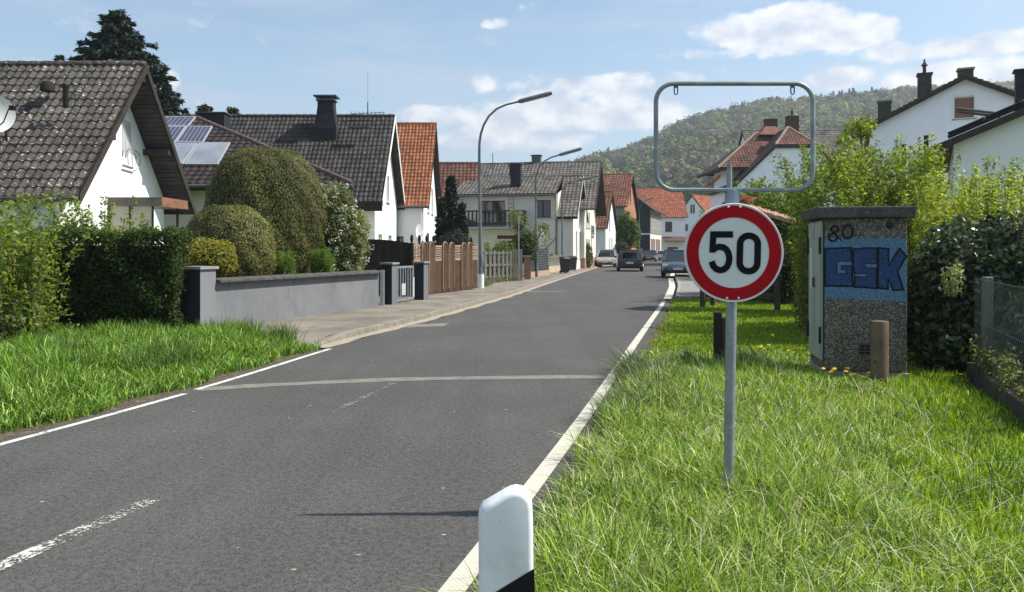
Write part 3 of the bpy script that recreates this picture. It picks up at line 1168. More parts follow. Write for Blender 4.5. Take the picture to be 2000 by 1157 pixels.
for pts, pm, cl in ((((800, 724), (1068, 724), (1112, 672), (850, 672)), PV, (10, 4)),
                    (((790, 818), (993, 818), (1056, 728), (860, 728)), PV, (8, 6)),
                    (((1000, 816), (1152, 816), (1204, 727), (1060, 727)), PV, (6, 6)),
                    (((760, 940), (1038, 940), (1120, 822), (850, 822)), SOLTH, (1, 1)),
                    (((1046, 942), (1236, 942), (1304, 820), (1128, 820)), SOLTH, (1, 1))):
    panel(H2, pz(pts), pm, cl)
cb = at(418, 255, 36.2)
CH = chimney(H2, (cb.x - H2.location.x, 36.2 - 33, 0), 1.25, .8, 5.6, Z_(224, 36.2), SLATE, ZINC, .05)

# ---- house 3: large dark tiled roof with white gable
gx3 = -6.45
H3, H3R, s3, hs3 = gable_house('house', 'white house with a tall dark tiled roof, crowned chimney and slit gable windows', (gx3 - .4, 42, 0), 0, 12.5, 4.1, 3.95, 8.83,
                               ovg=.45, ove=.45, tile_m=TILE_DARK, tw=.235, tl=.335, prof=PAN_LO, verge=WHITE, soffit=TIMBER_DK,
                               front=((-1.3, -.7, .9, 1.9, 'brown'), (-4.4, -3.2, 1.0, 2.2, 'white')),
                               gable=((-2.4, -1.55, 4.15, 5.65, 'white'), (-.1, .8, 4.15, 5.65, 'white'), (-2.6, -1.5, 1.0, 2.35, 'white'), (.6, 1.7, 1.0, 2.35, 'white')))
mb = MB()
mb.box(-12.4, .46, -4.3, -4.12, 3.45, 3.93)
part('fascia', mb, TIMBER_BLK, H3R)
cx = X_(640, 41.3) - (gx3 - .4)
zc = Z_(246, 41.3)
mb = MB()
zt = Z_(198, 41.0)
pr = [(.62, 6.6), (.60, zc - .2), (.56, zc), (.47, zt - .75), (.42, zt - .3), (.42, zt)]
vs = []
for (r, z) in pr:
    vs += [(cx - r, -.9 - r * .75, z), (cx + r, -.9 - r * .75, z), (cx + r, -.9 + r * .75, z), (cx - r, -.9 + r * .75, z)]
fs = [(4 * i + k, 4 * i + (k + 1) % 4, 4 * i + 4 + (k + 1) % 4, 4 * i + 4 + k) for i in range(5) for k in range(4)] + [(20, 21, 22, 23)]
mb.add(vs, fs)
ch = part('chimney', mb, SLATE, H3R)
mb = MB()
mb.box(cx - .5, cx + .5, -1.3, -.5, zt, zt + .06)
for a in (-.34, .34):
    mb.box(cx + a - .06, cx + a + .06, -1.2, -.6, zt + .06, zt + .2)
mb.box(cx - .2, cx + .2, -1.1, -.7, zt + .06, zt + .16)
mb.box(cx - .6, cx + .6, -1.4, -.4, zt + .2, zt + .27)
part('chimney_cap', mb, ZINC, ch)
mb = MB()
ax = X_(719, 41.8) - (gx3 - .4)
mb.tube([(ax, -.3, 6.8), (ax, -.3, Z_(200, 41.7))], .03, 6)
mb.tube([(ax, -.3, Z_(200, 41.7)), (ax, -.3, Z_(140, 41.7))], .008, 5)
zb = Z_(221, 41.7)
mb.tube([(ax - .95, -.3, zb - .05), (ax + .9, -.3, zb + .03)], .018, 5)
for q in np.linspace(-.9, .85, 9):
    mb.tube([(ax + q, -.55, zb), (ax + q, -.05, zb)], .01, 4)
    mb.tube([(ax + q, -.3, zb - .09), (ax + q, -.3, zb + .09)], .01, 4)
part('aerial', mb, ZINC, H3R)
mb = MB()
mb.box(ax - .8, ax + .35, -1.7, -1.5, Z_(249, 40.4) - .04, Z_(249, 40.4) + .05)
part('roof_step', mb, ZINC, H3R)

# ---- house 4: orange roof
gx4 = -5.0
H4, H4R, s4, hs4 = gable_house('house', 'white house with a steep orange tiled roof and narrow gable windows', (gx4 - .3, 50, 0), 0, 9.5, 4.4, 4.15, 9.72,
                               ovg=.35, ove=.4, tile_m=TILE_ORANGE, tw=.22, tl=.3, prof=PAN_LO, verge=TIMBER_DK,
                               gable=((-1.9, -1.1, 3.9, 5.6, 'white'), (.5, 1.4, 3.9, 5.6, 'white'), (-2.2, -.8, .2, 2.6, 'dark', 'terrace_door'), (.9, 1.9, .9, 2.4, 'white')),
                               front=((-2.9, -1.2, 0, 2.35, 'dark', 'garage_door'),))
mb = MB()
mb.tube([(-.1, -4.1, 4.0), (-.12, -4.08, 3.7), (-.12, -4.05, .2)], .045, 7)
part('downpipe', mb, PVC, H4, smooth=True)
T = thing('satellite_dish', 'small white satellite dish on the wall of the orange-roofed house', 'satellite dish', (X_(817, 44.6), 44.6, Z_(455, 44.6)))
mb = MB()
mb.lathe([(.02, 0), (.25, .03), (.42, .1), (.42, .12), (.02, .02)], (0, 0, 0), 18)
d = part('dish', mb, mat('dish_white', (.72, .72, .72), .5, .05), T, smooth=True)
d.rotation_euler = (math.radians(85), 0, math.radians(50))
d.scale = (.75, 1.2, 1)
mb = MB()
mb.tube([(0, .0, 0), (0, .4, -.2), (-.1, 1.2, -.2)], .025, 6)
mb.tube([(0, 0, -.35), (.3, -.25, -.1)], .015, 6)
part('feed_arm', mb, ZINC, T)

# ---- house 5: maroon roof behind the conifers
H5, H5R, _, _ = gable_house('house', 'white house with a maroon tiled roof half hidden by dark conifers', (-2.75, 60, 0), 0, 8, 4.2, 3.4, 8.28, ovg=.3, tile_m=TILE_MAROON, tw=.3, tl=.33,
                            gable=((-1.4, -.7, 3.6, 5.4, 'white'), (.7, 1.4, 3.6, 5.4, 'white'), (-2.2, -1.0, .9, 2.2, 'white')))

# ---- house 6: white house with a balcony, wide dormer and short gable slope
yw6 = -math.atan(.2)
H6 = thing('house', 'white house with a balcony, wide grey dormer roof and slate chimney', 'house', (5.03, 58, 0), yw6)
Lh, half6, e6, a6 = 8.6, 4.0, 3.85, 7.1
wd = 4.6          # dormer wall plane
W = MB()
zd = 5.55
winB = [(-6.75 + 0, -4.95, 3.2, 5.1, 'dark', 'balcony_door'), (-2.75, -1.6, 3.85, 5.1, 'brown'), (-5.2, -4.3, 1.2, 2.2, 'brown')]
face_with_holes(W, (-Lh, -3.55, 0), (1, 0, 0), (0, 0, 1), (0, -1, 0), [(0, -.3), (Lh, -.3), (Lh, 3.9), (Lh - 1.1, 3.9), (Lh - 1.1, zd), (0, zd)],
                [(h[0] + Lh, h[1] + Lh, h[2], h[3]) for h in winB])
gabW = [(-1.7, -1.0, .9, 2.9), (.6, 1.3, .9, 2.9)]
face_with_holes(W, (0, 0, 0), (0, 1, 0), (0, 0, 1), (1, 0, 0), [(-3.55, -.3), (3.55, -.3), (3.55, 4.2), (0, a6 - .05), (-3.55, 4.2)], gabW)
W.quad((0, 3.55, -.3), (-Lh, 3.55, -.3), (-Lh, 3.55, 4.2), (0, 3.55, 4.2))
W.quad((-Lh, -3.55, -.3), (-Lh, 3.55, -.3), (-Lh, 3.55, 4.2), (-Lh, 0, a6 - .05), (-Lh, -3.55, zd))
W.quad((-1.1, -3.55, 3.9), (-1.1, -3.55, zd), (-1.1, -1.6, zd + .4), (-1.1, -3.2, 3.9))
part('wall', W, mat('warm_white_render', (.66, .64, .59), .9, .06, .7, .15, 45, streak=.1), H6)
for h in winB:
    window(H6, (0, -3.55, 0), (1, 0, 0), (0, 0, 1), (0, -1, 0), h, h[4], name=h[5] if len(h) > 5 else 'window')
for h in gabW:
    window(H6, (0, 0, 0), (0, 1, 0), (0, 0, 1), (1, 0, 0), h, 'white')
R = MB()
th = Vector((0, 0, -.14))
R.prism([(-1.15, -half6, e6), (.35, -half6, e6), (.35, 0, a6), (-1.15, 0, a6)], th)
R.prism([(-Lh - .3, half6, e6), (.35, half6, e6), (.35, 0, a6), (-Lh - .3, 0, a6)], th)
R.prism([(-Lh - .1, -half6 - .1, zd - .05), (-1.18, -half6 - .1, zd - .05), (-1.18, 0, a6), (-Lh - .1, 0, a6)], th)
r6 = part('roof', R, TIMBER_DK, H6)
sl6 = math.hypot(half6, a6 - e6)
tiles(r6, (-1.12, -half6, e6), (1, 0, 0), (0, half6, a6 - e6), [(0, 0), (1.45, 0), (1.45, sl6), (0, sl6)], .29, .34, TILE_GREY)
sld = math.hypot(half6 + .1, a6 - zd + .05)
tiles(r6, (-Lh - .1, -half6 - .1, zd - .04), (1, 0, 0), (0, half6 + .1, a6 - zd + .05), [(0, 0), (Lh - 1.08, 0), (Lh - 1.08, sld), (0, sld)], .29, .34, TILE_GREY)
rc = ridge_caps(MB(), (-Lh - .2, 0, a6 + .02), (.37, 0, a6 + .02))
part('ridge', rc, TILE_GREY, r6, smooth=True)
mb = MB()
for sg in (-1, 1):
    mb.prism([(.355, sg * half6, e6 + .03), (.355, 0, a6 + .03), (.355, 0, a6 - .2), (.355, sg * half6, e6 - .2)], (.03, 0, 0))
mb.box(-1.17, -1.1, -half6 - .08, -half6 + .2, e6 - .1, zd - .12)
part('verge_board', mb, mat('pale_verge', (.45, .43, .40), .8, .2), r6)
mb = MB()
mb.tube([(-Lh - .1, -half6 - .16, zd - .12), (-1.16, -half6 - .16, zd - .12)], .06, 7)
mb.tube([(-1.22, -half6 - .1, zd - .2), (-1.2, -3.62, zd - .6), (-1.2, -3.62, .1)], .045, 7)
part('gutter', mb, ZINC, r6, smooth=True)
ch = chimney(H6, (-4.35, -2.3, 0), .75, .7, 5.6, 7.85, SLATE, ZINC, .06)
chimney(H6, (-5.1, .6, 0), .6, .6, 6.4, 8.0, SLATE, ZINC, .12)
B = MB()
B.box(-Lh, -3.4, -4.75, -3.56, 3.0, 3.18)
bal = part('balcony', B, mat('balcony_slab', (.30, .29, .28), .9, .15), H6)
for i in range(18):
    x = -Lh + .05 + i * (Lh - 3.5) / 17
    mb = MB()
    mb.box(x - .055, x + .055, -4.78, -4.74, 3.22, 4.25)
    part('baluster', mb, TIMBER_BLK, bal)
mb = MB()
mb.box(-Lh, -3.4, -4.82, -4.7, 4.25, 4.34)
mb.box(-Lh, -3.4, -4.74, -4.69, 3.4, 3.48)
mb.box(-3.5, -3.4, -4.7, -3.56, 3.2, 4.34)
part('handrail', mb, TIMBER_BLK, bal)
mb = MB()
for x in (-4.6, -4.25):
    mb.tube([(x, -3.62, 3.3), (x, -3.9, 5.6)], .018, 5)
for z in np.linspace(3.5, 5.4, 8):
    y = -3.62 - .28 * (z - 3.3) / 2.3
    mb.tube([(-4.6, y, z), (-4.25, y, z)], .015, 5)
part('roof_ladder', mb, ZINC, H6)

# ---- house 7: the bigger gable house right behind it
H7, H7R, _, _ = gable_house('house', 'beige house with a long grey roof and dark timber gable behind the balcony house', (7.34 - .8, 64, 0), yw6, 11.5, 5.6, 4.7, 8.85, ovg=.9, ove=.7,
                            wall=CREAM, tile_m=TILE_GREY, tw=.3, tl=.34, plinth=(.9, mat('brick_plinth', (.33, .20, .15), .9, .2, 3)),
                            gable=((-3.4, -2.5, 3.3, 4.6, 'white'), (-1.6, -.7, 3.3, 4.6, 'white'), (-3.4, -2.5, 1.0, 2.4, 'white'), (-1.6, -.7, 1.0, 2.4, 'white')))
chimney(H7, (-4.6, .3, 0), .75, .7, 8.2, 9.5, mat('green_chimney', (.10, .13, .11), .7), TIMBER_DK, .06)
mb = MB()
xa = (X_(975, 64) - 6.54)
mb.tube([(xa - .4, -1.5, 7.4), (xa - .4, -1.5, 9.6)], .035, 5)
part('aerial', mb, ZINC, H7R)

# ---- house 8: small red roof, house 9: brick gable
yw8 = -math.atan(.3)
gable_house('house', 'small white house with a low red tiled roof behind the silver car', (10.3, 80, 0), yw8, 5, 3.5, 3.75, 7.6, ovg=.2, ove=.25, tile_m=TILE_REDBROWN, tw=.32, tl=.36,
            gable=((-1.1, -.6, 3.6, 5.2, 'brown'), (-1.3, -.8, .8, 2.8, 'brown'), (.4, .9, .8, 2.8, 'brown')))
gable_house('house', 'orange brick gable house with a red-brown roof behind the green tree', (13.9, 90, 0), yw8, 9, 5.2, 6.4, 10.4, ovg=.3, ove=.3, wall=GREYW, gable_wall=BRICK,
            tile_m=TILE_REDBROWN, tw=.32, tl=.36,
            gable=((-.8, .3, 7.0, 8.6, 'white'), (-3.2, -2.2, 4.0, 5.4, 'white'), (1.2, 2.2, 4.0, 5.4, 'white'), (-3.2, -2.2, 1.0, 2.4, 'white')))
# ---- house 10: slate-hung gable and half-timbered street side
a10 = math.atan2(-.95, -.313)
H10, H10R, _, _ = gable_house('house', 'slate-hung house with grey upper storey and brown shutters on its street side', (15.9, 113.5, 0), a10, 12.5, 5.2, 7.15, 11.2, ovg=.3, ove=.7,
                              wall=CREAM, gable_wall=SLATE, tile_m=TILE_MAROON, slopes='b', tw=.32, tl=.36, gutter=False)
mb = MB()
mb.box(-12.4, -.1, 4.51, 4.56, 3.9, 7.0)
part('upper_storey_cladding', mb, mat('weathered_boards', (.24, .235, .22), .9, .25, 2, streak=.4), H10)
for x in (-2.2, -5.0, -8.0, -10.5):
    window(H10, (0, 4.5, 0), (-1, 0, 0), (0, 0, 1), (0, 1, 0), (-x - .5, -x + .5, 4.7, 6.4), 'white', -.04)
for x in (-1.6, -4.2, -7.2, -9.8):
    mb = MB()
    for dx in (-.75, .75):
        mb.box(x + dx - .22, x + dx + .22, 4.5, 4.56, 1.2, 3.2)
    part('shutter', mb, mat('rust_shutter', (.28, .12, .07), .7), H10)
    window(H10, (0, 4.5, 0), (-1, 0, 0), (0, 0, 1), (0, 1, 0), (-x - .5, -x + .5, 1.2, 3.2), 'white', -.03)
mb = MB()
mb.box(.01, .06, -4.5, 4.5, 3.75, 3.95)
part('cornice', mb, PVC, H10)
# ---- house 11: red roof across the end of the street
H11, _, _, _ = gable_house('house', 'pale house with a broad red roof closing the end of the street', (29.4, 135, 0), 0, 13, 5.0, 7.1, 12.2, ovg=.4, ove=.4, wall=PALEBLUE, tile_m=TILE_RED, tw=.4, tl=.42,
                           front=((-3.4, -2.2, 4.6, 6.3, 'dark'), (-3.0, -1.2, 0.1, 2.0, 'dark', 'garage_door')))
mb = MB()
mb.prism([(-3.8, -4.6, 3.6), (.6, -4.6, 3.6), (.6, -6.4, 2.9), (-3.8, -6.4, 2.9)], (0, 0, .15))
part('canopy', mb, mat('canopy_brown', (.12, .055, .045), .7), H11)
# ---- house 12: small gable with an orange roof beyond
gable_house('house', 'distant pale gable house with a small orange roof beside the speed limit sign', (X_(1352, 150), 150, 0), math.atan2(-.66, -.75), 6, 3.6, 8.2, 12.2, ovg=.2, ove=.3, wall=PALEBLUE,
            tile_m=TILE_RED, slopes='b', tw=.4, tl=.42, gable=((-.6, .6, 8.6, 10.4, 'white'), (-2, -1, 5.2, 6.6, 'white'), (1, 2, 5.2, 6.6, 'white')))

# ---- right side, house 13: half-hipped maroon roofs seen through the empty sign frame
H13 = thing('house', 'white house with half-hipped maroon roofs seen through the empty sign frame', 'house', (26, 76, 0))
q = lambda x, y, z: Vector((x, y, z))
Yg = 72.0
xc = X_(1553, Yg)
zA, zE = 13.3, 11.35
mb = MB()
hw, zl = 5.6, 7.75
mb.add([q(xc - hw, Yg, -.3), q(xc + hw, Yg, -.3), q(xc + hw, Yg, zl - .1), q(xc + 1.9, Yg, zE - .1), q(xc - 1.9, Yg, zE - .1), q(xc - hw, Yg, zl - .1)], [(0, 1, 2, 3, 4, 5)])
mb.box(xc - hw + .01, xc + hw, Yg + .01, Yg + 9, -.3, zl - .2)
mb.box(X_(1421, 75), 27, 75.2, 80, -.3, Z_(330, 75))
part('wall', mb, PALEBLUE, H13, world=True)
mb = MB()
e = .25
pts = [q(xc - hw - .3, Yg - e, zl - .25), q(xc - 1.9, Yg - e, zE), q(xc + 1.9, Yg - e, zE), q(xc + hw + .3, Yg - e, zl - .25), q(xc, Yg + 1.9, zA), q(xc, Yg + 9, zA),
       q(xc - hw - .3, Yg + 9, zl - .25), q(xc + hw + .3, Yg + 9, zl - .25)]
dn = [p - Vector((0, 0, .3)) for p in pts]
mb.add(pts + dn, [(0, 1, 4, 5, 6), (3, 7, 5, 4, 2), (1, 2, 4), (0, 8, 9, 1), (1, 9, 10, 2), (2, 10, 11, 3), (8, 14, 13, 12, 9), (11, 10, 12, 13, 15)])
roof = part('roof', mb, TIMBER_DK, H13, world=True)
l13 = Vector(H13.location)
hipU, hipV = Vector((1, 0, 0)), (pts[4] - (pts[1] + pts[2]) / 2)
tiles(roof, pts[1] - l13 + Vector((0, 0, .02)), hipU, hipV, [(-.05, 0), (3.85, 0), (1.9, hipV.length)], .31, .34, TILE_MAROON)
EX = X_(1403, 73.5)
e0, e1 = q(EX, 73.5, Z_(328, 73.5)), q(xc, 73.5, Z_(328, 73.5))
r0, r1 = q(X_(1475, 77.5), 77.5, Z_(262, 77.5)), q(xc, 77.5, Z_(262, 77.5))
bk0 = q(EX, 82, e0.z)
mb = MB()
mb.add([e0, e1, r1, r0, bk0, q(xc, 82, e0.z), e0 - Vector((0, 0, .3)), e1 - Vector((0, 0, .3)), bk0 - Vector((0, 0, .3))],
       [(0, 1, 2, 3), (0, 3, 4), (3, 2, 5, 4), (0, 6, 7, 1), (0, 4, 8, 6)])
wing = part('roof', mb, TIMBER_DK, H13, world=True)
up = q(0, 4, r0.z - e0.z)
tiles(wing, e0 - l13 + Vector((0, 0, .03)), (1, 0, 0), up, [(0, 0), (X_(1470, 73.5) - EX + .8, 0), (X_(1522, 77) - EX, up.length), (r0.x - e0.x, up.length)], .31, .34, TILE_MAROON)
rc = MB()
zz = Vector((0, 0, .05))
for a, b in ((pts[1], pts[4]), (pts[2], pts[4]), (e0, r0), (r0, r1)):
    ridge_caps(rc, a - l13 + zz, b - l13 + zz, .13)
part('ridge', rc, mat('pale_ridge', (.30, .22, .17), .85, .25, 2), roof, smooth=True)
d0, d1, d2, d3 = at(1485, 263, 76.5), at(1528, 263, 76.5), at(1515, 247, 78), at(1495, 247, 78)
mb = MB()
mb.add([d0, d1, d2, d3, d0 + q(0, 4, 0), d1 + q(0, 4, 0), d2 + q(0, 1, 0), d3 + q(0, 1, 0)], [(0, 1, 2, 3), (1, 5, 6, 2), (0, 3, 7, 4), (3, 2, 6, 7)])
part('dormer_roof', mb, TILE_REDBROWN, H13, world=True)
c1, c2 = at(1505, 250, 78.5) - l13, at(1547, 248, 75.5) - l13
DKB = mat('dark_brick', (.075, .05, .042), .9, .3, 5, .3, 20)
chimney(H13, c1, 1.15, .8, c1.z - 1, Z_(235, 78.5), DKB, DKB, .06)
chimney(H13, c2, 1.05, .8, c2.z - 1.5, Z_(229, 75.5), DKB, DKB, .06, pot=.8)
mb = MB()
p0, p1, p2 = at(1375, 365, 72), at(1408, 340, 72), at(1412, 365, 72)
mb.prism([p0, p1, p1 + q(0, 0, -.22), p0 + q(0, 0, -.22)], (.6, 3, 0))
part('lean_to_roof', mb, TILE_ORANGE, H13, world=True)
# ---- house 14: dark-tiled house to its right
gable_house('house', 'house with a plain grey-brown roof between the bushes and the sign frame', (X_(1720, 84), 84, 0), 0, 15, 5, 9.4, Z_(256, 84), tile_m=TILE_GREY, wall=PALEBLUE, tw=.32, tl=.36, ove=.3)
# ---- house 15: big pale gable with a closed brown shutter, turned a little towards the street
def to_local(T, p):
    return rotz(-T.rotation_euler.z) @ (Vector(p) - Vector(T.location))


Yb = 45.0
xg = X_(1884, Yb)
ya15 = -math.pi / 2 - .42
za15, ez15, hf15 = Z_(150, Yb), 9.03, 5.27
zb15 = lambda px, py, d=.0: None
gy = lambda px: ((px - CX) / F * Yb - xg) / (math.cos(.42) + (px - CX) / F * math.sin(.42))      # position along the gable under a photo column
gz = lambda px, py: EYE - (py - HZ) / F * (Yb - gy(px) * math.sin(.42))
win15 = (gy(1862), gy(1905), gz(1884, 232), gz(1884, 188), 'shutter')
H15, H15R, s15, _ = gable_house('house', 'large pale gable house with one brown shuttered attic window', (xg, Yb, 0), ya15, 14, hf15, ez15, za15, ovg=.35, ove=.3, wall=PALEBLUE,
                                tile_m=TILE_MAROON, slopes='', tw=.3, tl=.34, gutter=False, slab=mat('dark_roof_edge', (.06, .045, .038), .9, .3, 4), gable=(win15,))
mb = MB()
x0, x1, zlo, zhi = win15[:4]
for (a, b, c, d) in ((x0 - .06, x1 + .06, zhi, zhi + .12), (x0 - .06, x0 + .04, zlo, zhi), (x1 - .06, x1 + .06, zlo, zhi)):
    mb.box(.004, .04, a, b, c, d)
part('window_surround', mb, PVC, H15)
for sg in (-1, 1):
    n = 18
    for i in range(n):
        t0, t1 = i / n, (i + 1.08) / n
        mb = MB()
        y0, y1 = sg * (hf15 + .05) * (1 - t0), sg * (hf15 + .05) * max(0, 1 - t1)
        mb.prism([(.25, y0, ez15 + (za15 - ez15) * t0 + .12), (.25, y1, ez15 + (za15 - ez15) * min(1, t1) + .05), (.25, y1, ez15 + (za15 - ez15) * min(1, t1) - .04),
                  (.25, y0, ez15 + (za15 - ez15) * t0 - .06)], (.2, 0, 0))
        part('verge_tile', mb, mat('dark_verge_tile', (.06, .048, .042), .85, .3, 4), H15R)
MOSSY = mat('mossy_chimney', (.055, .058, .045), .9, .3, 4, .3, 20)
for (pxa, pxb, pyt, pyb, Yc, pot) in ((1794, 1817, 148, 200, 47.3, .9), (1873, 1898, 138, 165, 46.6, 0), (1716, 1739, 200, 240, 54.0, 0)):
    w = (pxb - pxa) / F * Yc
    p = to_local(H15, (X_((pxa + pxb) / 2, Yc), Yc, 0))
    chimney(H15, (p.x, p.y, 0), .75, w, Z_(pyb, Yc) - 1.6, Z_(pyt, Yc), MOSSY, CONCR if not pot else DKB, .1, pot)
# ---- house 16: white gable cut by the right edge
L16 = Vector((X_(1818, 29), 29, 0))
a16, h16 = .5, 5.6
ax16 = Vector((math.cos(a16), -math.sin(a16), 0))
ap16 = L16 + ax16 * h16
ez16 = Z_(292, 29)
za16 = ez16 + .417 * h16
H16, H16R, s16, _ = gable_house('house', 'white house cut by the right edge with dark pipes along its roof edge', tuple(ap16), -math.pi / 2 - a16, 12, h16, ez16, za16, ovg=.45, ove=.75, wall=WHITE,
                                tile_m=TILE_OLD, slopes='', gutter=False, slab=mat('rusty_roof_edge', (.11, .06, .04), .9, .4, 5))
zk = lambda t: ez16 + (za16 - ez16) * t
mb = MB()
for off, r in ((.17, .065), (.30, .055)):
    mb.tube([(.1, -h16 * (1 - .10), zk(.10) + off), (.1, -h16 * (1 - .66), zk(.66) + off)], r, 8)
for t_ in (.30, .52, .6):
    mb.lathe([(.02, 0), (.12, .05), (.12, .16), (.02, .24)], (.1, -h16 * (1 - t_), zk(t_) + .14), 8)
part('roof_pipes', mb, BLACKP, H16R, smooth=True)
mb = MB()
a, b = to_local(H16, at(1868, 212, 28.6)), to_local(H16, at(1952, 222, 28.2))
for dz_ in (0, -.11):
    mb.tube([a + Vector((0, 0, dz_)), b + Vector((0, 0, dz_))], .05, 8)
mb.tube([b + Vector((0, 0, .05)), b + Vector((0, 0, -.8))], .03, 6)
part('collector_tube', mb, mat('collector_tube', (.10, .085, .08), .5), H16R, smooth=True)
for px, y0, y1, Yp in ((1809, 265, 300, 29.6), (1765, 282, 310, 30.5)):
    mb = MB()
    p, p2 = to_local(H16, at(px, y1 + 20, Yp)), to_local(H16, at(px, y0, Yp))
    mb.tube([p, p2], .085, 8)
    part('vent_pipe', mb, BLACKP, H16R)
cc = to_local(H16, at(2001, 195, 29.0))
chimney(H16, (cc.x, cc.y, 0), .6, .6, 5.6, Z_(140, 29), SLATE, SLATE, .05)


# ================================================================== STREET FURNITURE IN THE FOREGROUND
def ribbon(mb, pts, w, O, U, V, N, t=.002, closed=False):
    """flat stroke of width w along 2-D points, t proud of the surface"""
    O, U, V, N = Vector(O), Vector(U), Vector(V), Vector(N)
    pts = [Vector((p[0], p[1])) for p in pts]
    n = len(pts)
    L, Rr = [], []
    for i, p in enumerate(pts):
        a = pts[(i - 1) % n] if (closed or i > 0) else p
        b = pts[(i + 1) % n] if (closed or i < n - 1) else p
        d1 = (p - a).normalized() if (p - a).length > 1e-9 else None
        d2 = (b - p).normalized() if (b - p).length > 1e-9 else None
        d1 = d1 or d2
        d2 = d2 or d1
        n1, n2 = Vector((-d1.y, d1.x)), Vector((-d2.y, d2.x))
        m = (n1 + n2)
        m = m.normalized() if m.length > 1e-6 else n1
        k = min(1.9, 1 / max(.3, m.dot(n1)))
        L.append(p + m * w * .5 * k)
        Rr.append(p - m * w * .5 * k)
    P3 = lambda q, h: O + U * q.x + V * q.y + N * h
    vs = []
    for l, r in zip(L, Rr):
        vs += [P3(l, t), P3(r, t), P3(l, 0), P3(r, 0)]
    fs = []
    for i in range(n if closed else n - 1):
        j = (i + 1) % n
        fs += [(4 * i, 4 * i + 1, 4 * j + 1, 4 * j), (4 * i + 1, 4 * i + 3, 4 * j + 3, 4 * j + 1), (4 * i + 2, 4 * i, 4 * j, 4 * j + 2)]
    mb.add(vs, fs)


def flat(mb, pts, O, U, V, N, t):
    O, U, V, N = Vector(O), Vector(U), Vector(V), Vector(N)
    ps = [O + U * p[0] + V * p[1] + N * t for p in pts]
    tris = tessellate_polygon([[Vector((p[0], p[1], 0)) for p in pts]])
    mb.add(ps, tris)


# ---- speed limit sign
YS = 4.56
ks = YS / F                                         # metres per photo pixel at the sign
S = thing('speed_limit_sign', 'round red-rimmed speed limit sign reading 50 on a galvanised pole under an empty frame', 'road sign', (X_(1424, YS), YS, 0))
sx = lambda px: X_(px, YS) - S.location.x
sz = lambda py: Z_(py, YS)
lean = (sx(1433) - sx(1423)) / (sz(400) - sz(950))
mb = MB()
mb.tube([(0, .035, -.3), (lean * sz(371), .035, sz(371))], .0315, 20)
part('pole', mb, GALV, S, smooth=True)
mb = MB()
mb.tube([(.0, .035, -.05), (.002, .035, sz(936))], .0365, 20)
part('pole_socket', mb, GALV, S, smooth=True)
mb = MB()
mb.tube([(sx(1433), .035, sz(402)), (sx(1433.5), .035, sz(372))], .043, 20)
mb.tube([(sx(1433.5), .035, sz(372)), (sx(1433.5), .035, sz(370))], [.043, .036], 20)
part('pole_sleeve', mb, mat('blue_grey_sleeve', (.27, .32, .38), .5, .12, 8, metal=.4), S, smooth=True)
mb = MB()
mb.tube([(sx(1429), .05, sz(372)), (sx(1429), .05, sz(319))], .0165, 12)
part('frame_stub', mb, GALV, S, smooth=True)
# rounded rectangular tube frame
xa, xb, za, zb, rr = sx(1283), sx(1591.5), sz(371), sz(161.5), .108
pts = []
for (cx_, cz_, a0) in ((xb - rr, zb - rr, 0), (xa + rr, zb - rr, 90), (xa + rr, za + rr, 180), (xb - rr, za + rr, 270)):
    for k in range(9):
        a = math.radians(a0 + 90 * k / 8)
        pts.append((cx_ + rr * math.cos(a), .03, cz_ + rr * math.sin(a)))
pts += [pts[0], pts[1]]
mb = MB()
mb.tube(pts, .0138, 14, cap=False)
fr = part('sign_frame', mb, GALV, S, smooth=True)
for px in (1322, 1551):
    mb = MB()
    x = sx(px)
    z0, z1_ = sz(165), sz(180)
    t_ = .006
    mb.box(x - .013, x - .007, .022, .03, z1_, z0 + .02)
    mb.box(x + .007, x + .013, .022, .03, z1_, z0 + .02)
    mb.box(x - .0071, x + .0071, .0221, .0299, z1_ + .03, z0 + .02)
    mb.tube([(x - .010, .026, z1_), (x - .006, .026, z1_ - .008), (x, .026, z1_ - .011), (x + .006, .026, z1_ - .008), (x + .010, .026, z1_)], .0035, 6)
    part('mounting_lug', mb, mat('dark_lug', (.10, .11, .12), .5, .2), fr)
# disc
cxs, czs = sx(1431), sz(494)
dO = Vector((cxs, -.02, czs))
Rd = 96.3 * ks
mb = MB()
prof = [(Rd - .006, .012), (Rd, .008), (Rd, -.004), (Rd - .003, -.008), (Rd - .008, -.004), (.001, -.004)]
mb.lathe([(r, z) for r, z in prof], dO, 96, 'y')
disc = part('disc', mb, mat('sign_white', (.70, .70, .71), .5, .02, spec=.3), S, smooth=True)
U_, V_, N_ = (1, 0, 0), (0, 0, 1), (0, -1, 0)


def ring(mb, r0, r1, O, h, n=96):
    vs = []
    for k in range(n):
        a = 2 * math.pi * k / n
        for r in (r0, r1):
            vs.append((O[0] + r * math.cos(a), O[1] - h, O[2] + r * math.sin(a)))
    mb.add(vs, [(2 * k, 2 * k + 1, (2 * k + 3) % (2 * n), (2 * k + 2) % (2 * n)) for k in range(n)])


mb = MB()
ring(mb, 68.5 * ks, 92 * ks, dO, .0066)
part('red_border', mb, mat('sign_red', (.40, .004, .012), .55, .05, 6, spec=.12), disc)
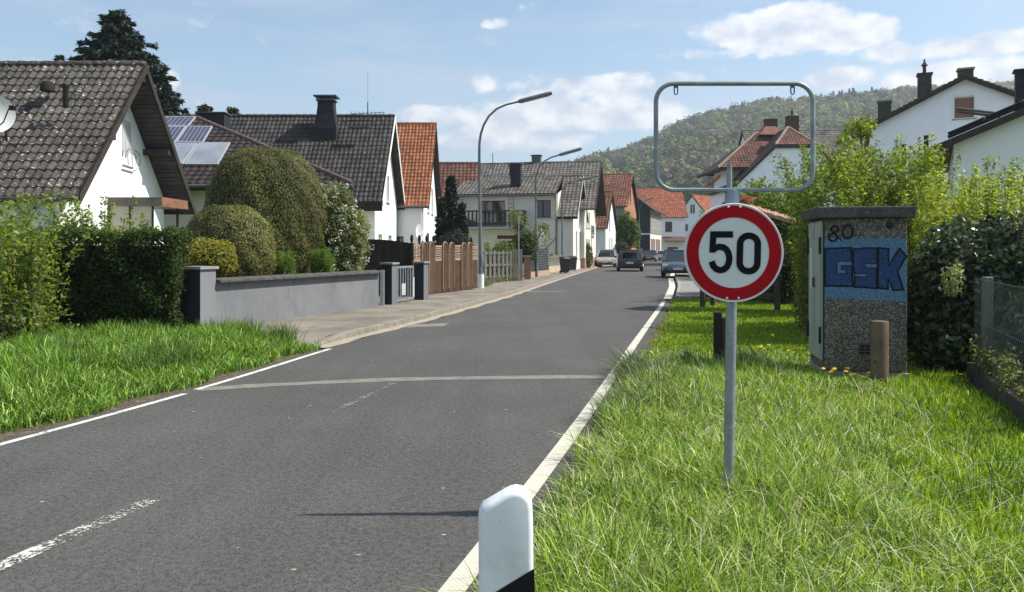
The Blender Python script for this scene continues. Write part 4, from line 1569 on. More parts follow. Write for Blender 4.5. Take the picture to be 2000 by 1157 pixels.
# numerals, stroke outlines measured on the photo (units: zoomed pixels)
kz_ = ks / 3.307
m2 = lambda zx, zy: ((zx - 500.5) * kz_, -(zy - 413) * kz_)
five = [m2(494, 295), m2(372, 295), m2(364, 392)]
mb = MB()
ribbon(mb, [m2(494, 295), m2(369, 295)], 41 * kz_, dO, U_, V_, N_, .0085)
ribbon(mb, [m2(369, 276), m2(362, 412)], 39 * kz_, dO, U_, V_, N_, .0087)
bowl = [m2(362, 396), m2(385, 380), m2(408, 374), m2(432, 378), m2(452, 392), m2(466, 416), m2(471, 446), m2(468, 476), m2(456, 503), m2(436, 520), m2(412, 525),
        m2(388, 518), m2(368, 498), m2(357, 468)]
bowl = [Vector(p) for p in bowl]
ribbon(mb, bowl, 40 * kz_, dO, U_, V_, N_, .0083)
NUM = mat('numeral_black', (.006, .006, .008), .6, .1, spec=.15)
digit = part('numeral_five', mb, NUM, disc)
mb = MB()
zero = []
for (cx_, cy_, a0) in ((597, 357, 180), (594, 478, 0)):
    for k in range(13):
        a = math.radians(a0 + 180 * k / 12)
        zero.append(m2(cx_ + 57 * math.cos(a), cy_ + 54 * math.sin(a)))
ribbon(mb, zero, 41 * kz_, dO, U_, V_, N_, .0085, closed=True)
part('numeral_zero', mb, NUM, disc)
for (zx, zy) in ((464, 118), (540, 118), (455, 703), (530, 703)):
    mb = MB()
    p = m2(zx, zy)
    mb.lathe([(.007, .002), (.0065, -.005), (.004, -.007)], dO + Vector((p[0], -.006, p[1])), 10, 'y')
    part('rivet', mb, PVC, disc)

# ---- delineator post
YD = 1.68
kd = YD / F
D = thing('delineator_post', 'white delineator post with a black slanting band at the lower edge of the picture', 'roadside post', (X_(988, YD), YD, 0))
dx = lambda px: X_(px, YD) - D.location.x
dz = lambda py: Z_(py, YD)
top = [(934, 1002), (942, 994), (960, 984), (984, 969.5), (996, 963.5), (1008, 961), (1020, 963), (1030, 970), (1037, 980), (1040, 994)]
outl = [(dx(1049), -.1), (dx(1041.5), dz(1040))] + [(dx(a), dz(b)) for a, b in reversed(top)] + [(dx(937), -.1)]
mb = MB()
mb.prism([(a, 0, b) for a, b in outl], (0, .065, 0))
o = part('post_body', mb, mat('post_white', (.82, .83, .83), .5, .05, 6, spec=.4, streak=.10, speck=[((.5, .5, .47), 60, .64, .74), ((.62, .62, .58), 5, .56, .8)]), D, bevel=.012, bseg=4)
for p in o.data.polygons:
    p.use_smooth = True
mb = MB()
bpts = [(955, 1164), (1043.5, 1110), (1047.5, 1300), (945, 1375)]
P2 = [(dx(a) if a > 950 else dx(a), dz(b)) for a, b in bpts]
flat(mb, P2, (0, 0, 0), (1, 0, 0), (0, 0, 1), (0, -1, 0), .0015)
part('black_band', mb, BLACKP, D)
mb = MB()
flat(mb, [(-.028, dz(1220)), (.028, dz(1205)), (.028, dz(1300)), (-.028, dz(1315))], (0, 0, 0), (1, 0, 0), (0, 0, 1), (0, -1, 0), .004)
part('reflector', mb, mat('reflector_white', (.7, .7, .7), .2, .05), D)

# ---- electricity box with graffiti
yawb = -math.atan(.2)
BX = thing('electricity_box', 'exposed-aggregate electricity box with blue graffiti and metal doors', 'electricity box', (3.74, 9.2, 0), yawb)
bw, bd, bh = .92, .89, 1.925


def aggregate(name, base, var=1.0, c0=(.06, .053, .045), c1=(.46, .42, .36), tint=None):
    m = bpy.data.materials.new(name)
    m.use_nodes = True
    t = NT(m.node_tree)
    bs = t.n['Principled BSDF']
    P = t.node('ShaderNodeNewGeometry').outputs['Position']
    wn = t.node('ShaderNodeTexNoise', {'Vector': P, 'Scale': 30.0}).outputs[1]
    vv = t.node('ShaderNodeVectorMath', {0: P, 1: wn}, operation='ADD')
    P2 = t.node('ShaderNodeMapping', {0: P, 'Scale': (1, 1, 1)}).outputs[0]
    vo = t.node('ShaderNodeTexVoronoi', {'Vector': P2, 'Scale': 82.0})
    sc = t.node('ShaderNodeSeparateColor', {0: vo.outputs['Color']})
    f = t.smooth(sc.outputs[0], .38, 1.0)
    c = t.mix(f, c0, c1)
    c = t.mix(t.math('MULTIPLY', sc.outputs[1], .35), c, (.3, .2, .12))
    c = t.mix(t.smooth(vo.outputs['Distance'], .45, .8, 0, .8), c, base)
    if tint:
        tn = t.node('ShaderNodeTexNoise', {'Vector': P, 'Scale': 75.0, 'Detail': 3.0}).outputs[0]
        tb = t.mix(t.smooth(tn, .3, .7), tuple(q * .55 for q in tint), tuple(q * 1.12 for q in tint))
        tb = t.mix(t.smooth(sc.outputs[1], .55, 1.0, 0, .45), tb, tuple(q * 1.6 + .05 for q in tint))
        miss = t.math('GREATER_THAN', sc.outputs[2], .965)
        c = t.mix(t.math('SUBTRACT', .96, t.math('MULTIPLY', miss, .55)), c, tb)
    big = t.node('ShaderNodeTexNoise', {'Vector': P, 'Scale': 2.5, 'Detail': 5.0}).outputs[0]
    c = t.mix(1.0, c, t.mix(big, (.72, .72, .70), (1.1, 1.1, 1.1)), 'MULTIPLY')
    t.l.new(c, bs.inputs['Base Color'])
    bs.inputs['Roughness'].default_value = .85
    bp = t.node('ShaderNodeBump', {'Height': vo.outputs['Distance'], 'Strength': .9, 'Distance': .012})
    bp.invert = True
    t.l.new(bp.outputs[0], bs.inputs['Normal'])
    return m


AGG = aggregate('exposed_aggregate', (.10, .09, .08))
mb = MB()
mb.box(0, bw, 0, bd, .10, bh)
part('housing', mb, AGG, BX, bevel=.012)
mb = MB()
mb.box(-.012, bw + .012, -.012, bd + .01, -.2, .095)
part('plinth', mb, CONCR, BX, bevel=.006)
mb = MB()
mb.box(-.10, bw + .07, -.09, bd + .08, bh + .002, bh + .135)
part('lid', mb, mat('mossy_concrete_lid', (.10, .098, .09), .95, .3, 6, .5, 50, fine=.4, speck=[((.3, .3, .27), 30, .62, .72)]), BX, bevel=.014)
DOORM = mat('door_green_grey', (.33, .36, .31), .5, .08, 3, streak=.12)
for (y0, y1) in ((.03, .425), (.445, .85)):
    mb = MB()
    mb.box(-.03, -.002, y0, y1, .22, bh - .03)
    mb.box(-.034, -.0301, y0 + .05, y1 - .05, .29, bh - .10)
    d = part('door', mb, DOORM, BX, bevel=.006)
    yh = y0 + .012 if y0 < .1 else y1 - .012
    for zh in (.42, 1.5):
        mb = MB()
        mb.box(-.055, -.031, yh - .02, yh + .02, zh, zh + .2)
        part('hinge', mb, BLACKP, d)
mb = MB()
mb.tube([(-.05, .425, 1.08), (-.05, .425, 1.2)], .016, 8)
part('door_handle', mb, mat('dark_lug', (.10, .11, .12)), BX)
mb = MB()
mb.box(-.0365, -.035, .62, .68, 1.05, 1.58)
part('sticker', mb, PVC, BX)
mb = MB()
mb.box(-.008, -.0005, 0.0, .03, .2, bh - .02)
mb.box(-.008, -.0005, .425, .445, .2, bh - .02)
part('door_gap', mb, BLACKP, BX)
# front face marks; bu(zx) and bv(zy) map the zoomed photo to the face
bu = lambda zx: (zx - 203) / (666 - 203) * bw
bv = lambda zy: bh + .0 - (zy - 135) * .3457 / F * 9.12 * 1.0
bp2 = lambda p: (bu(p[0]), bv(p[1]))
fO, fU, fV, fN = (0, 0, 0), (1, 0, 0), (0, 0, 1), (0, -1, 0)
LIGHTB = aggregate('pale_blue_spray', (.12, .2, .3), tint=(.12, .25, .42))
DARKB = aggregate('deep_blue_spray', (.02, .05, .13), tint=(.016, .065, .21))
BLKB = mat('black_spray', (.012, .014, .02), .7, .3, 40, .4, 58)


def rough(pts, step, amp, closed=True):
    """break straight spray edges into slightly wavering ones"""
    out = []
    n = len(pts)
    for i in range(n if closed else n - 1):
        a, b = Vector(pts[i]), Vector(pts[(i + 1) % n])
        k = max(1, int((b - a).length / step))
        for j in range(k):
            p = a + (b - a) * j / k
            out.append((p.x + random.uniform(-amp, amp), p.y + random.uniform(-amp, amp)))
    return out


mb = MB()
flat(mb, rough([bp2(p) for p in ((206, 247), (300, 243), (660, 250), (662, 604), (430, 598), (206, 588))], .022, .006), fO, fU, fV, fN, .0015)
gr = part('graffiti_ground', mb, LIGHTB, BX)
Gs = [(208, 308), (355, 303), (358, 380), (362, 400), (362, 520), (208, 520)]
Ss = [(368, 312), (430, 305), (498, 305), (500, 393), (497, 530), (372, 524), (374, 448), (362, 400)]
Ks = [(506, 305), (562, 308), (562, 405), (622, 308), (662, 348), (612, 432), (642, 536), (590, 542), (562, 478), (560, 534), (504, 530)]
for nm, pl in (('letter_g', Gs), ('letter_s', Ss), ('letter_k', Ks)):
    mb = MB()
    flat(mb, rough([bp2(p) for p in pl], .03, .003), fO, fU, fV, fN, .003)
    lt = part(nm, mb, DARKB, BX)
    mb = MB()
    ribbon(mb, rough([bp2(p) for p in pl], .06, .003), .022, fO, fU, fV, fN, .0045, closed=True)
    part('letter_outline', mb, BLKB, lt)
    cuts = {'letter_g': [[(275, 380), (360, 380), (360, 403), (299, 403), (299, 428), (326, 428), (326, 449), (275, 449)]],
            'letter_s': [[(434, 392), (500, 394), (500, 416), (434, 414)], [(374, 448), (442, 448), (442, 466), (374, 466)]], 'letter_k': []}[nm]
    for cpl in cuts:
        mb = MB()
        flat(mb, [bp2(p) for p in cpl], fO, fU, fV, fN, .006)
        part('letter_gap', mb, LIGHTB, lt)
        mb = MB()
        ribbon(mb, [bp2(p) for p in cpl], .009, fO, fU, fV, fN, .0065, closed=True)
        part('letter_outline', mb, BLKB, lt)
mb = MB()
el = lambda cx_, cy_, rx, ry, n=18: [bp2((cx_ + rx * math.cos(a), cy_ + ry * math.sin(a))) for a in np.linspace(0, 2 * math.pi, n, endpoint=False)]
ribbon(mb, el(262, 196, 21, 18), .023, fO, fU, fV, fN, .0075, closed=True)
ribbon(mb, el(252, 243, 24, 22), .024, fO, fU, fV, fN, .008, closed=True)
ribbon(mb, [bp2(p) for p in ((262, 214), (285, 245), (300, 262))], .014, fO, fU, fV, fN, .0072)
ribbon(mb, el(335, 212, 28, 38), .025, fO, fU, fV, fN, .0075, closed=True)
part('graffiti_number', mb, BLKB, BX)
mb = MB()
p = bp2((570, 178))
mb.lathe([(.045, .01), (.045, -.012), (.03, -.02)], (p[0], 0, p[1]), 14, 'y')
part('round_cap', mb, mat('dark_cap', (.03, .028, .026), .7), BX)
v0, v1 = bp2((400, 905)), bp2((468, 848))
mb = MB()
mb.box(v0[0] - .012, v1[0] + .012, -.006, .0, v0[1] - .012, v1[1] + .012)
vt = part('vent', mb, mat('vent_brown', (.12, .10, .085), .8), BX)
for i in range(3):
    for j in range(2):
        mb = MB()
        w_ = (v1[0] - v0[0]) / 2
        h_ = (v1[1] - v0[1]) / 3
        mb.box(v0[0] + j * w_ + .006, v0[0] + (j + 1) * w_ - .006, -.009, -.0065, v0[1] + i * h_ + .008, v0[1] + (i + 1) * h_ - .008)
        part('vent_slot', mb, BLACKP, vt)

# ---- posts in the grass
T = thing('bollard', 'round brown bollard standing in front of the graffiti box', 'bollard', (X_(1717.5, 8.7), 8.7, 0))
mb = MB()
mb.lathe([(.098, -.2), (.098, .725), (.092, .742), (.0, .745)], (0, 0, 0), 20)
part('shaft', mb, mat('brown_bollard', (.145, .105, .07), .7, .22, 5, .25, 60, streak=.3, speck=[((.08, .055, .04), 12, .6, .7)]), T, smooth=True)
T = thing('wooden_post', 'dark square wooden post half hidden by the sign pole', 'post', (X_(1409, 10.2), 10.2, 0), -.2)
mb = MB()
mb.box(-.10, .0, -.09, .09, -.2, .725)
part('post_plank', mb, mat('tarred_wood', (.035, .024, .018), .8, .3, 6, .3, 40, streak=.3), T, bevel=.008)
mb = MB()
mb.box(.002, .12, -.085, .085, -.2, .655)
part('post_plank', mb, mat('brown_tarred_wood', (.075, .045, .03), .8, .3, 6, .3, 40, streak=.3), T, bevel=.008)

# ---- chain-link fence on a concrete kerb wall, right edge
FA, FB = Vector((5.42, 9.0, 0)), Vector((4.31, 6.2, 0))
fd = (FB - FA).normalized()
fn = Vector((-fd.y, fd.x, 0))
T = thing('wire_mesh_fence', 'rusty green wire mesh fence with a concrete post beside the dark laurel bush', 'fence', FA)
mb = MB()
L = (FB - FA).length
b0, b1 = Vector((0, 0, 0)), fd * L
mb.prism([b0 + fn * .08 + Vector((0, 0, -.2)), b1 + fn * .08 + Vector((0, 0, -.2)), b1 - fn * .08 + Vector((0, 0, -.2)), b0 - fn * .08 + Vector((0, 0, -.2))], (0, 0, .43))
part('base_wall', mb, mat('dirty_concrete', (.085, .078, .064), .95, .3, 4, .5, 50, fine=.3, streak=.4), T)
MESHM = mat('green_mesh_wire', (.13, .15, .13), .5, .3, 6, metal=.3)
mb = MB()
hgt = .98
cell = .085
nn = int((L + hgt) / cell)
for i in range(nn):
    for sgn in (1, -1):
        a = i * cell - hgt
        p0, p1 = a, a + hgt
        u0, v0 = (p0, 0.0)
        u1, v1 = (p1, hgt)
        if u0 < 0:
            v0 += -u0
            u0 = 0.0
        if u1 > L:
            v1 -= u1 - L
            u1 = L
        if u1 <= u0:
            continue
        if sgn < 0:
            v0, v1 = hgt - v0, hgt - v1
        mb.tube([fd * u0 + Vector((0, 0, .24 + v0)) + fn * .004 * sgn, fd * u1 + Vector((0, 0, .24 + v1)) + fn * .004 * sgn], .002, 3, cap=False)
o = part('wire_mesh', mb, MESHM, T)
o['kind'] = 'stuff'
mb = MB()
for z in (.26, .72, 1.21):
    mb.tube([fd * .0 + Vector((0, 0, z)), fd * L + Vector((0, 0, z))], .004, 4)
part('tension_wire', mb, MESHM, T)
mb = MB()
mb.box(-.045, .045, -.045, .045, .2, 1.24)
o = part('concrete_post', mb, mat('pale_post', (.22, .21, .18), .9, .2, 6, .4, 50, streak=.3), T, bevel=.01)
o.location = fd * .22 + fn * .09
mb = MB()
mb.box(-.05, .05, -.05, .05, .2, 1.22)
o = part('concrete_post', mb, mat('pale_post', (.34, .32, .27)), T, bevel=.01)
o.location = fd * (L - .25) + fn * .09
T = thing('fence_stake', 'black stake leaning at the right edge below the wire mesh', 'post', (4.58, 6.93, 0))
mb = MB()
mb.tube([(0, 0, -.1), (.02, .0, .26)], .035, 8)
part('stake', mb, mat('tarred_wood', (.035, .024, .018)), T)

# ---- roofed wooden notice board behind the sign
YN = 20.0
T = thing('wooden_shelter', 'small wooden shelter with a pantiled roof half hidden by the speed limit sign', 'shelter', (6.0, YN, 0), -.65)
lx = lambda px: (X_(px, YN) - 6.0) / math.cos(.65)
WD = mat('shelter_wood', (.08, .062, .048), .85, .25, 4, .3, 40, streak=.3)
for x, y in ((lx(1385), 0), (lx(1504), 0), (lx(1385), .7)):
    mb = MB()
    mb.box(x - .06, x + .06, y - .06, y + .06, -.2, 2.15)
    part('post', mb, WD, T)
for z in (.28, .62):
    mb = MB()
    mb.box(lx(1385), lx(1504), .07, .12, z, z + .13)
    part('rail', mb, WD, T)
mb = MB()
mb.box(lx(1392), lx(1498), .0, .05, .95, 1.9)
part('notice_panel', mb, mat('panel_brown', (.12, .085, .06), .8, .2, 3), T)
ax_, az_ = lx(1437), Z_(394, YN) - .07
ex_, ez_ = lx(1570), Z_(449, YN) - .07
wx_ = ax_ - .75
mb = MB()
mb.prism([(ax_, -.4, az_), (ex_, -.4, ez_), (ex_, .9, ez_), (ax_, .9, az_)], (0, 0, -.09))
mb.prism([(ax_, -.4, az_), (wx_, -.4, az_ - (ax_ - wx_) * .5), (wx_, .9, az_ - (ax_ - wx_) * .5), (ax_, .9, az_)], (0, 0, -.09))
mb.box(lx(1385), lx(1504), -.05, .05, 2.05, 2.18)
roof = part('roof', mb, WD, T)
TILE_PEACH = mat('weathered_peach_tile', (.46, .27, .19), .9, .25, 3, .3, 40, isl=.3, rnd=.25, speck=[((.16, .11, .09), 7, .58, .7)])
sl_ = math.hypot(ex_ - ax_, az_ - ez_)
tiles(roof, (ex_, -.47, ez_ + .01), (0, 1, 0), (ax_ - ex_, 0, az_ - ez_), [(0, 0), (1.36, 0), (1.36, sl_), (0, sl_)], .22, .24, TILE_PEACH, TILE_PEACH, PAN_LO, Matrix.Translation(T.location) @ rotz(-.65), 60)
tiles(roof, (wx_, -.47, az_ - (ax_ - wx_) * .5 + .01), (0, 1, 0), (ax_ - wx_, 0, (ax_ - wx_) * .5), [(0, 0), (1.36, 0), (1.36, 1.2), (0, 1.2)], .22, .24, TILE_PEACH)

n = 9
for i in range(n):
    t0, t1 = i / n, (i + 1.12) / n
    mb = MB()
    p = lambda t, dz: (ex_ + (ax_ - ex_) * t, -.5, ez_ + (az_ - ez_) * t + dz)
    mb.prism([p(t0, -.01), p(t0, .085), p(t0 + .45 / n, .10), p(min(1.03, t1), .05), p(min(1.03, t1), -.01)], (0, .14, 0))
    part('verge_tile', mb, TILE_PEACH, roof)

# ================================================================== LEFT SIDE: WALL, GATES, FENCES
A, Bq = Vector((-5.46, 13.8, 0)), Vector((-3.42, 19.8, 0))
wd_ = (Bq - A).normalized()
wn_ = Vector((wd_.y, -wd_.x, 0))          # towards the road
T = thing('garden_wall', 'grey rendered garden wall with a dark-fronted end pillar and scalloped coping', 'garden wall', A)
GW = mat('grey_wall_render', (.19, .196, .204), .9, .12, 1.2, .25, 60, streak=.22, fine=.1, speck=[((.135, .14, .14), 1.7, .56, .78)])
DARKF = mat('dark_blue_grey', (.022, .028, .036), .7, .15, 3)  # thin dark sheet on the near end face of each pillar
AN = mat('pillar_render', (.205, .21, .216), .85, .06, 2, .2, 60)
Lw = (Bq - A).length


def wbox(mb, u0, u1, n0, n1, z0, z1):
    ps = [wd_ * u + wn_ * n for u, n in ((u0, n0), (u1, n0), (u1, n1), (u0, n1))]
    mb.prism([p + Vector((0, 0, z0)) for p in ps], (0, 0, z1 - z0))


mb = MB()
wbox(mb, .2, Lw, -.24, -.02, -.2, .97)
part('wall_body', mb, GW, T)
mb = MB()
wbox(mb, -.2, .2, -.42, .0, -.2, 1.2)
p_ = part('pillar', mb, AN, T)
mb = MB()
wbox(mb, -.24, .24, -.46, .04, 1.2, 1.25)
face_mb = MB()
wbox(face_mb, -.206, -.1995, -.42, -.0, -.2, 1.2)
part('dark_front', face_mb, DARKF, p_)
part('pillar_cap', mb, mat('pillar_cap', (.26, .255, .24), .85, .15, 6), p_)
COP = mat('coping', (.085, .081, .076), .9, .3, 5, .3, 50)
n = int(Lw / .235)
cm = None
for i in range(n):
    mb = MB()
    u0 = .21 + i * (Lw - .2) / n
    u1 = u0 + (Lw - .2) / n - .012
    prof = [(-.34, .985), (-.13, 1.03), (.11, .985), (.11, .95), (-.34, .955)]
    a = [wd_ * u0 + wn_ * nn_ + Vector((0, 0, z)) for nn_, z in prof]
    mb.prism(a, wd_ * (u1 - u0))
    part('coping_tile', mb, COP, T)

# pillars with metal gate
T = thing('garden_gate', 'narrow metal garden gate between two dark pillars', 'gate', (-3.2, 20.3, 0))
gl = T.location


def gbox(mb, u0, u1, n0, n1, z0, z1, O):
    ps = [O + wd_ * u + wn_ * n for u, n in ((u0, n0), (u1, n0), (u1, n1), (u0, n1))]
    mb.prism([p + Vector((0, 0, z0)) for p in ps], (0, 0, z1 - z0))


zero3 = Vector((0, 0, 0))
for u in (0, 1.95):
    mb = MB()
    gbox(mb, u - .02, u + .30, -.26, .04, -.2, 1.16, zero3)
    p_ = part('pillar', mb, mat('dark_pillar', (.16, .165, .17), .85, .06, 2, .2, 60), T)
    mb = MB()
    gbox(mb, u - .06, u + .34, -.3, .08, 1.16, 1.21, zero3)
    face_mb = MB()
    gbox(face_mb, u - .0255, u - .0195, -.26, .04, -.2, 1.16, zero3)  # same dark sheet on the near face of the gate pillar
    part('dark_front', face_mb, DARKF, p_)
    part('pillar_cap', mb, mat('pillar_cap', (.26, .255, .24)), p_)
mb = MB()
for (u0, u1, z0, z1) in ((.4, .46, .15, 1.1), (1.45, 1.51, .15, 1.1), (.46, 1.45, .15, .21), (.46, 1.45, 1.04, 1.1)):
    gbox(mb, u0, u1, -.12, -.08, z0, z1, zero3)
gf = part('gate_frame', mb, GALV, T)
for k in range(6):
    mb = MB()
    u = .58 + k * .15
    gbox(mb, u - .018, u + .018, -.115, -.085, .21, 1.04, zero3)
    part('gate_bar', mb, GALV, gf)
mb = MB()
gbox(mb, .75, .98, -.075, -.06, .3, .62, zero3)
part('letter_box', mb, mat('letter_box', (.45, .45, .45), .5), T)
# perforated strip at the wall end
T = thing('mail_column', 'slim perforated steel letterbox column at the end of the grey wall', 'letterbox', (-3.38, 20.0, 0))
mb = MB()
mb.box(-.05, .05, -.04, .04, .0, 1.02)
part('column', mb, mat('perforated_steel', (.45, .46, .48), .5, .25, 60, metal=.3), T)
# dark wooden fence further back
T = thing('board_fence', 'dark weathered board fence with a gently arched top behind the white-flowering shrub', 'fence', (-4.7, 24.2, 0))
n = 14
for i in range(n):
    mb = MB()
    x = i * 1.65 / n
    t_ = i / (n - 1)
    h = Z_(470, 24.2) + .07 * math.sin(math.pi * (.2 + .7 * t_)) - .12 * t_
    mb.box(x - .006, x + 1.65 / n + .006, -.012 - .009 * (i % 2), .012 - .009 * (i % 2), .1, h)
    part('board', mb, TIMBER_BLK, T)
mb = MB()
for z in (.6, 1.5):
    mb.box(0, 1.65, .013, .06, z, z + .1)
part('rail', mb, TIMBER_BLK, T)

# wooden yard gate: round-headed panels and lattice panels
G0, G1 = gp(807, 586), gp(933, 569.5)
gd = (G1 - G0).normalized()
gn = Vector((gd.y, -gd.x, 0))
Lg = (G1 - G0).length
T = thing('wooden_gate_fence', 'brown wooden fence of round-headed boards and lattice panels with black finial posts', 'fence', G0)
kinds = 'lrrlrrlrrl'
wp = Lg / 10


def P_(u, n_, z):
    return gd * u + gn * n_ + Vector((0, 0, z))


LATT = mat('pale_lattice_wood', (.34, .24, .17), .8, .2, 6, streak=.3)
for i, k in enumerate(kinds):
    u0, u1 = i * wp + .024, (i + 1) * wp - .024
    z0, zt = .13, 1.78 - .02 * (i % 2)
    mb = MB()
    if k == 'r':
        pts = [P_(u0, 0, z0), P_(u1, 0, z0)]
        for j in range(9):
            a = math.pi * j / 8
            pts.append(P_((u0 + u1) / 2 + (u1 - u0) / 2 * math.cos(a), 0, zt - .2 + .26 * math.sin(a)))
        mb.prism(pts, -gn * .035)
        pl = part('gate_panel', mb, TIMBER_BR, T)
        mb = MB()
        c = [P_((u0 + u1) / 2 + ((u1 - u0) / 2 - .03) * math.cos(a), .012, zt - .205 + .235 * math.sin(a)) for a in np.linspace(0, math.pi, 9)]
        mb.tube([P_(u1 - .03, .012, z0 + .1)] + c + [P_(u0 + .03, .012, z0 + .1)], .018, 5)
        part('moulding', mb, LATT, pl)
    else:
        zt -= .07
        zl = 1.18
        mb.prism([P_(u0, 0, z0), P_(u1, 0, z0), P_(u1, 0, zl), P_(u0, 0, zl)], -gn * .035)
        pl = part('gate_panel', mb, TIMBER_BR, T)
        mb = MB()
        mb.prism([P_(u0, .006, zl), P_(u1, .006, zl), P_(u1, .006, zl + .07), P_(u0, .006, zl + .07)], -gn * .045)
        mb.prism([P_(u0, .006, zt - .06), P_(u1, .006, zt - .06), P_(u1, .006, zt), P_(u0, .006, zt)], -gn * .045)
        for j in range(4):
            ua = u0 + (u1 - u0) * (j + .5) / 4
            mb.prism([P_(ua - .022, 0, zl + .07), P_(ua + .022, 0, zl + .07), P_(ua + .022, 0, zt - .06), P_(ua - .022, 0, zt - .06)], -gn * .012)
        for j in range(6):
            za_ = zl + .11 + j * (zt - zl - .17) / 6
            pts_ = []
            for q_ in range(9):
                pts_.append(P_(u0 + (u1 - u0) * q_ / 8, .014 * math.cos(q_ * math.pi + j * math.pi), za_))
            mb.tube(pts_, .017, 4)
        part('lattice', mb, LATT, pl)
    if i < 10:
        mb = MB()
        u = i * wp
        mb.tube([P_(u, -.05, 0), P_(u, -.05, 1.83), P_(u, -.05, 1.84), P_(u, -.05, 1.92), P_(u, -.05, 1.99), P_(u, -.05, 2.02)], [.034, .034, .05, .052, .036, .01], 8)
        part('finial_post', mb, BLACKP, T)
mb = MB()
mb.prism([P_(-.02, .02, -.1), P_(.10, .02, -.1), P_(.10, .02, .62), P_(.04, .02, .7), P_(-.02, .02, .7)], -gn * .1)
part('white_stump', mb, PVC, T)

# grey picket fence with bolt heads, then plain boards
P0, P1 = gp(946, 557), gp(1000, 553)
pd = (P1 - P0).normalized()
pn = Vector((pd.y, -pd.x, 0))
T = thing('picket_fence', 'grey weathered picket fence with pale bolt heads beyond the street lamp', 'fence', P0)
Lp = (P1 - P0).length
n = 13
BOLT = mat('bolt_white', (.62, .60, .56), .6)
for i in range(n):
    u = Lp * (i + .5) / n
    off = .0 if i % 2 == 0 else -.07
    mb = MB()
    w_ = Lp / n * .36
    zt = 1.5 + .02 * math.sin(i * 1.7)
    q_ = lambda a, z: pd * a + pn * off + Vector((0, 0, z))
    mb.prism([q_(u - w_, .16), q_(u + w_, .16), q_(u + w_, zt - .05), q_(u, zt), q_(u - w_, zt - .05)], -pn * .022)
    pk = part('picket', mb, TIMBER_GY, T)
    if i % 2 == 0:
        mb = MB()
        for z in (.3, .82, 1.36):
            mb.box(-.03, .03, -.02, .02, -.03, .03)
            k0 = len(mb.v) - 8
            c = pd * u + pn * .02 + Vector((0, 0, z))
            for j in range(k0, len(mb.v)):
                mb.v[j] = tuple(Vector(mb.v[j]) + c)
        part('bolt_head', mb, BOLT, pk)
for z in (.34, .86, 1.4):
    mb = MB()
    mb.prism([pd * 0 - pn * .025 + Vector((0, 0, z - .05)), pd * Lp - pn * .025 + Vector((0, 0, z - .05)), pd * Lp - pn * .025 + Vector((0, 0, z + .05)), -pn * .025 + Vector((0, 0, z + .05))], -pn * .04)
    part('rail', mb, TIMBER_GY, T)
T = thing('board_fence', 'short run of upright pale boards between the picket fence and the brick pillar', 'fence', gp(1001, 553))
for i in range(4):
    mb = MB()
    u = i * .12
    mb.box(u, u + .105, -.01, .015, 0, 1.57 + .01 * (i % 2))
    part('board', mb, mat('pale_boards', (.33, .27, .2), .85, .2, 4, .2, 40, streak=.35), T)
# brick pillar, dark slat fence, low walls
T = thing('brick_pillar', 'reddish brick gate pillar with a pale cap at the corner of the dark fence', 'gate pillar', gp(1030, 550))
mb = MB()
mb.box(-.15, .15, 0, .4, -.2, 1.18)
part('pillar_body', mb, mat('dull_brick', (.26, .15, .10), .9, .25, 8, .3, 30), T)
mb = MB()
mb.box(-.42, .22, -.06, .46, 1.18, 1.26)
part('pillar_cap', mb, mat('pillar_cap', (.26, .255, .24)), T)
mb = MB()
mb.box(-.42, -.34, 0, .1, -.2, 1.18)
part('gate_post', mb, mat('pale_boards', (.33, .27, .2)), T)
Q0 = gp(1036, 546)
T = thing('slat_fence', 'dark grey slat fence on a low brick wall below the balcony house', 'fence', Q0)
for i in range(9):
    mb = MB()
    z = .42 + i * .135
    d_ = Vector((.28, 1, 0)).normalized()
    mb.prism([Vector((0, 0, z)), d_ * 4.2 + Vector((0, 0, z)), d_ * 4.2 + Vector((0, 0, z + .115)), Vector((0, 0, z + .115))], (-.03, .0, 0))
    part('slat', mb, mat('anthracite_slat', (.045, .047, .052), .6, .2, 4), T)
mb = MB()
mb.prism([(.03, -.02, -.2), (.03 + 1.2, 4.2, -.2), (.03 + 1.2, 4.2, .38), (.03, -.02, .38)], (-.12, 0, 0))
part('base_wall', mb, mat('pale_brick_base', (.42, .28, .2), .9, .2, 8, .3, 30), T)
W0 = gp(1072, 536)
T = thing('low_wall', 'low beige front wall with cream posts and planting beside the two bins', 'garden wall', W0)
mb = MB()
mb.prism([(0, 0, -.2), (1.25, 4.6, -.2), (1.25, 4.6, .5), (0, 0, .5)], (-.15, 0, 0))
part('wall_body', mb, mat('beige_wall', (.46, .38, .26), .9, .15, 5), T)
for i in range(6):
    mb = MB()
    u = i / 5
    mb.box(1.25 * u - .13, 1.25 * u + .05, 4.5 * u - .06, 4.5 * u + .06, .5, 1.15 + (.0 if i % 2 else .1))
    part('wall_post', mb, CREAM, T)
mb = MB()
mb.prism([(0.02, 0, 1.02), (1.27, 4.6, 1.02), (1.27, 4.6, 1.1), (.02, 0, 1.1)], (-.1, 0, 0))
part('rail', mb, TIMBER_GY, T)
T = thing('low_fence', 'low grey board fence at the foot of the round hedge beyond the bins', 'fence', (4.9, 61, 0))
for i in range(5):
    mb = MB()
    mb.box(.15 * i, .15 * i + .13, .5 * i, .5 * i + .02, 0, 1.1)
    part('board', mb, TIMBER_GY, T)


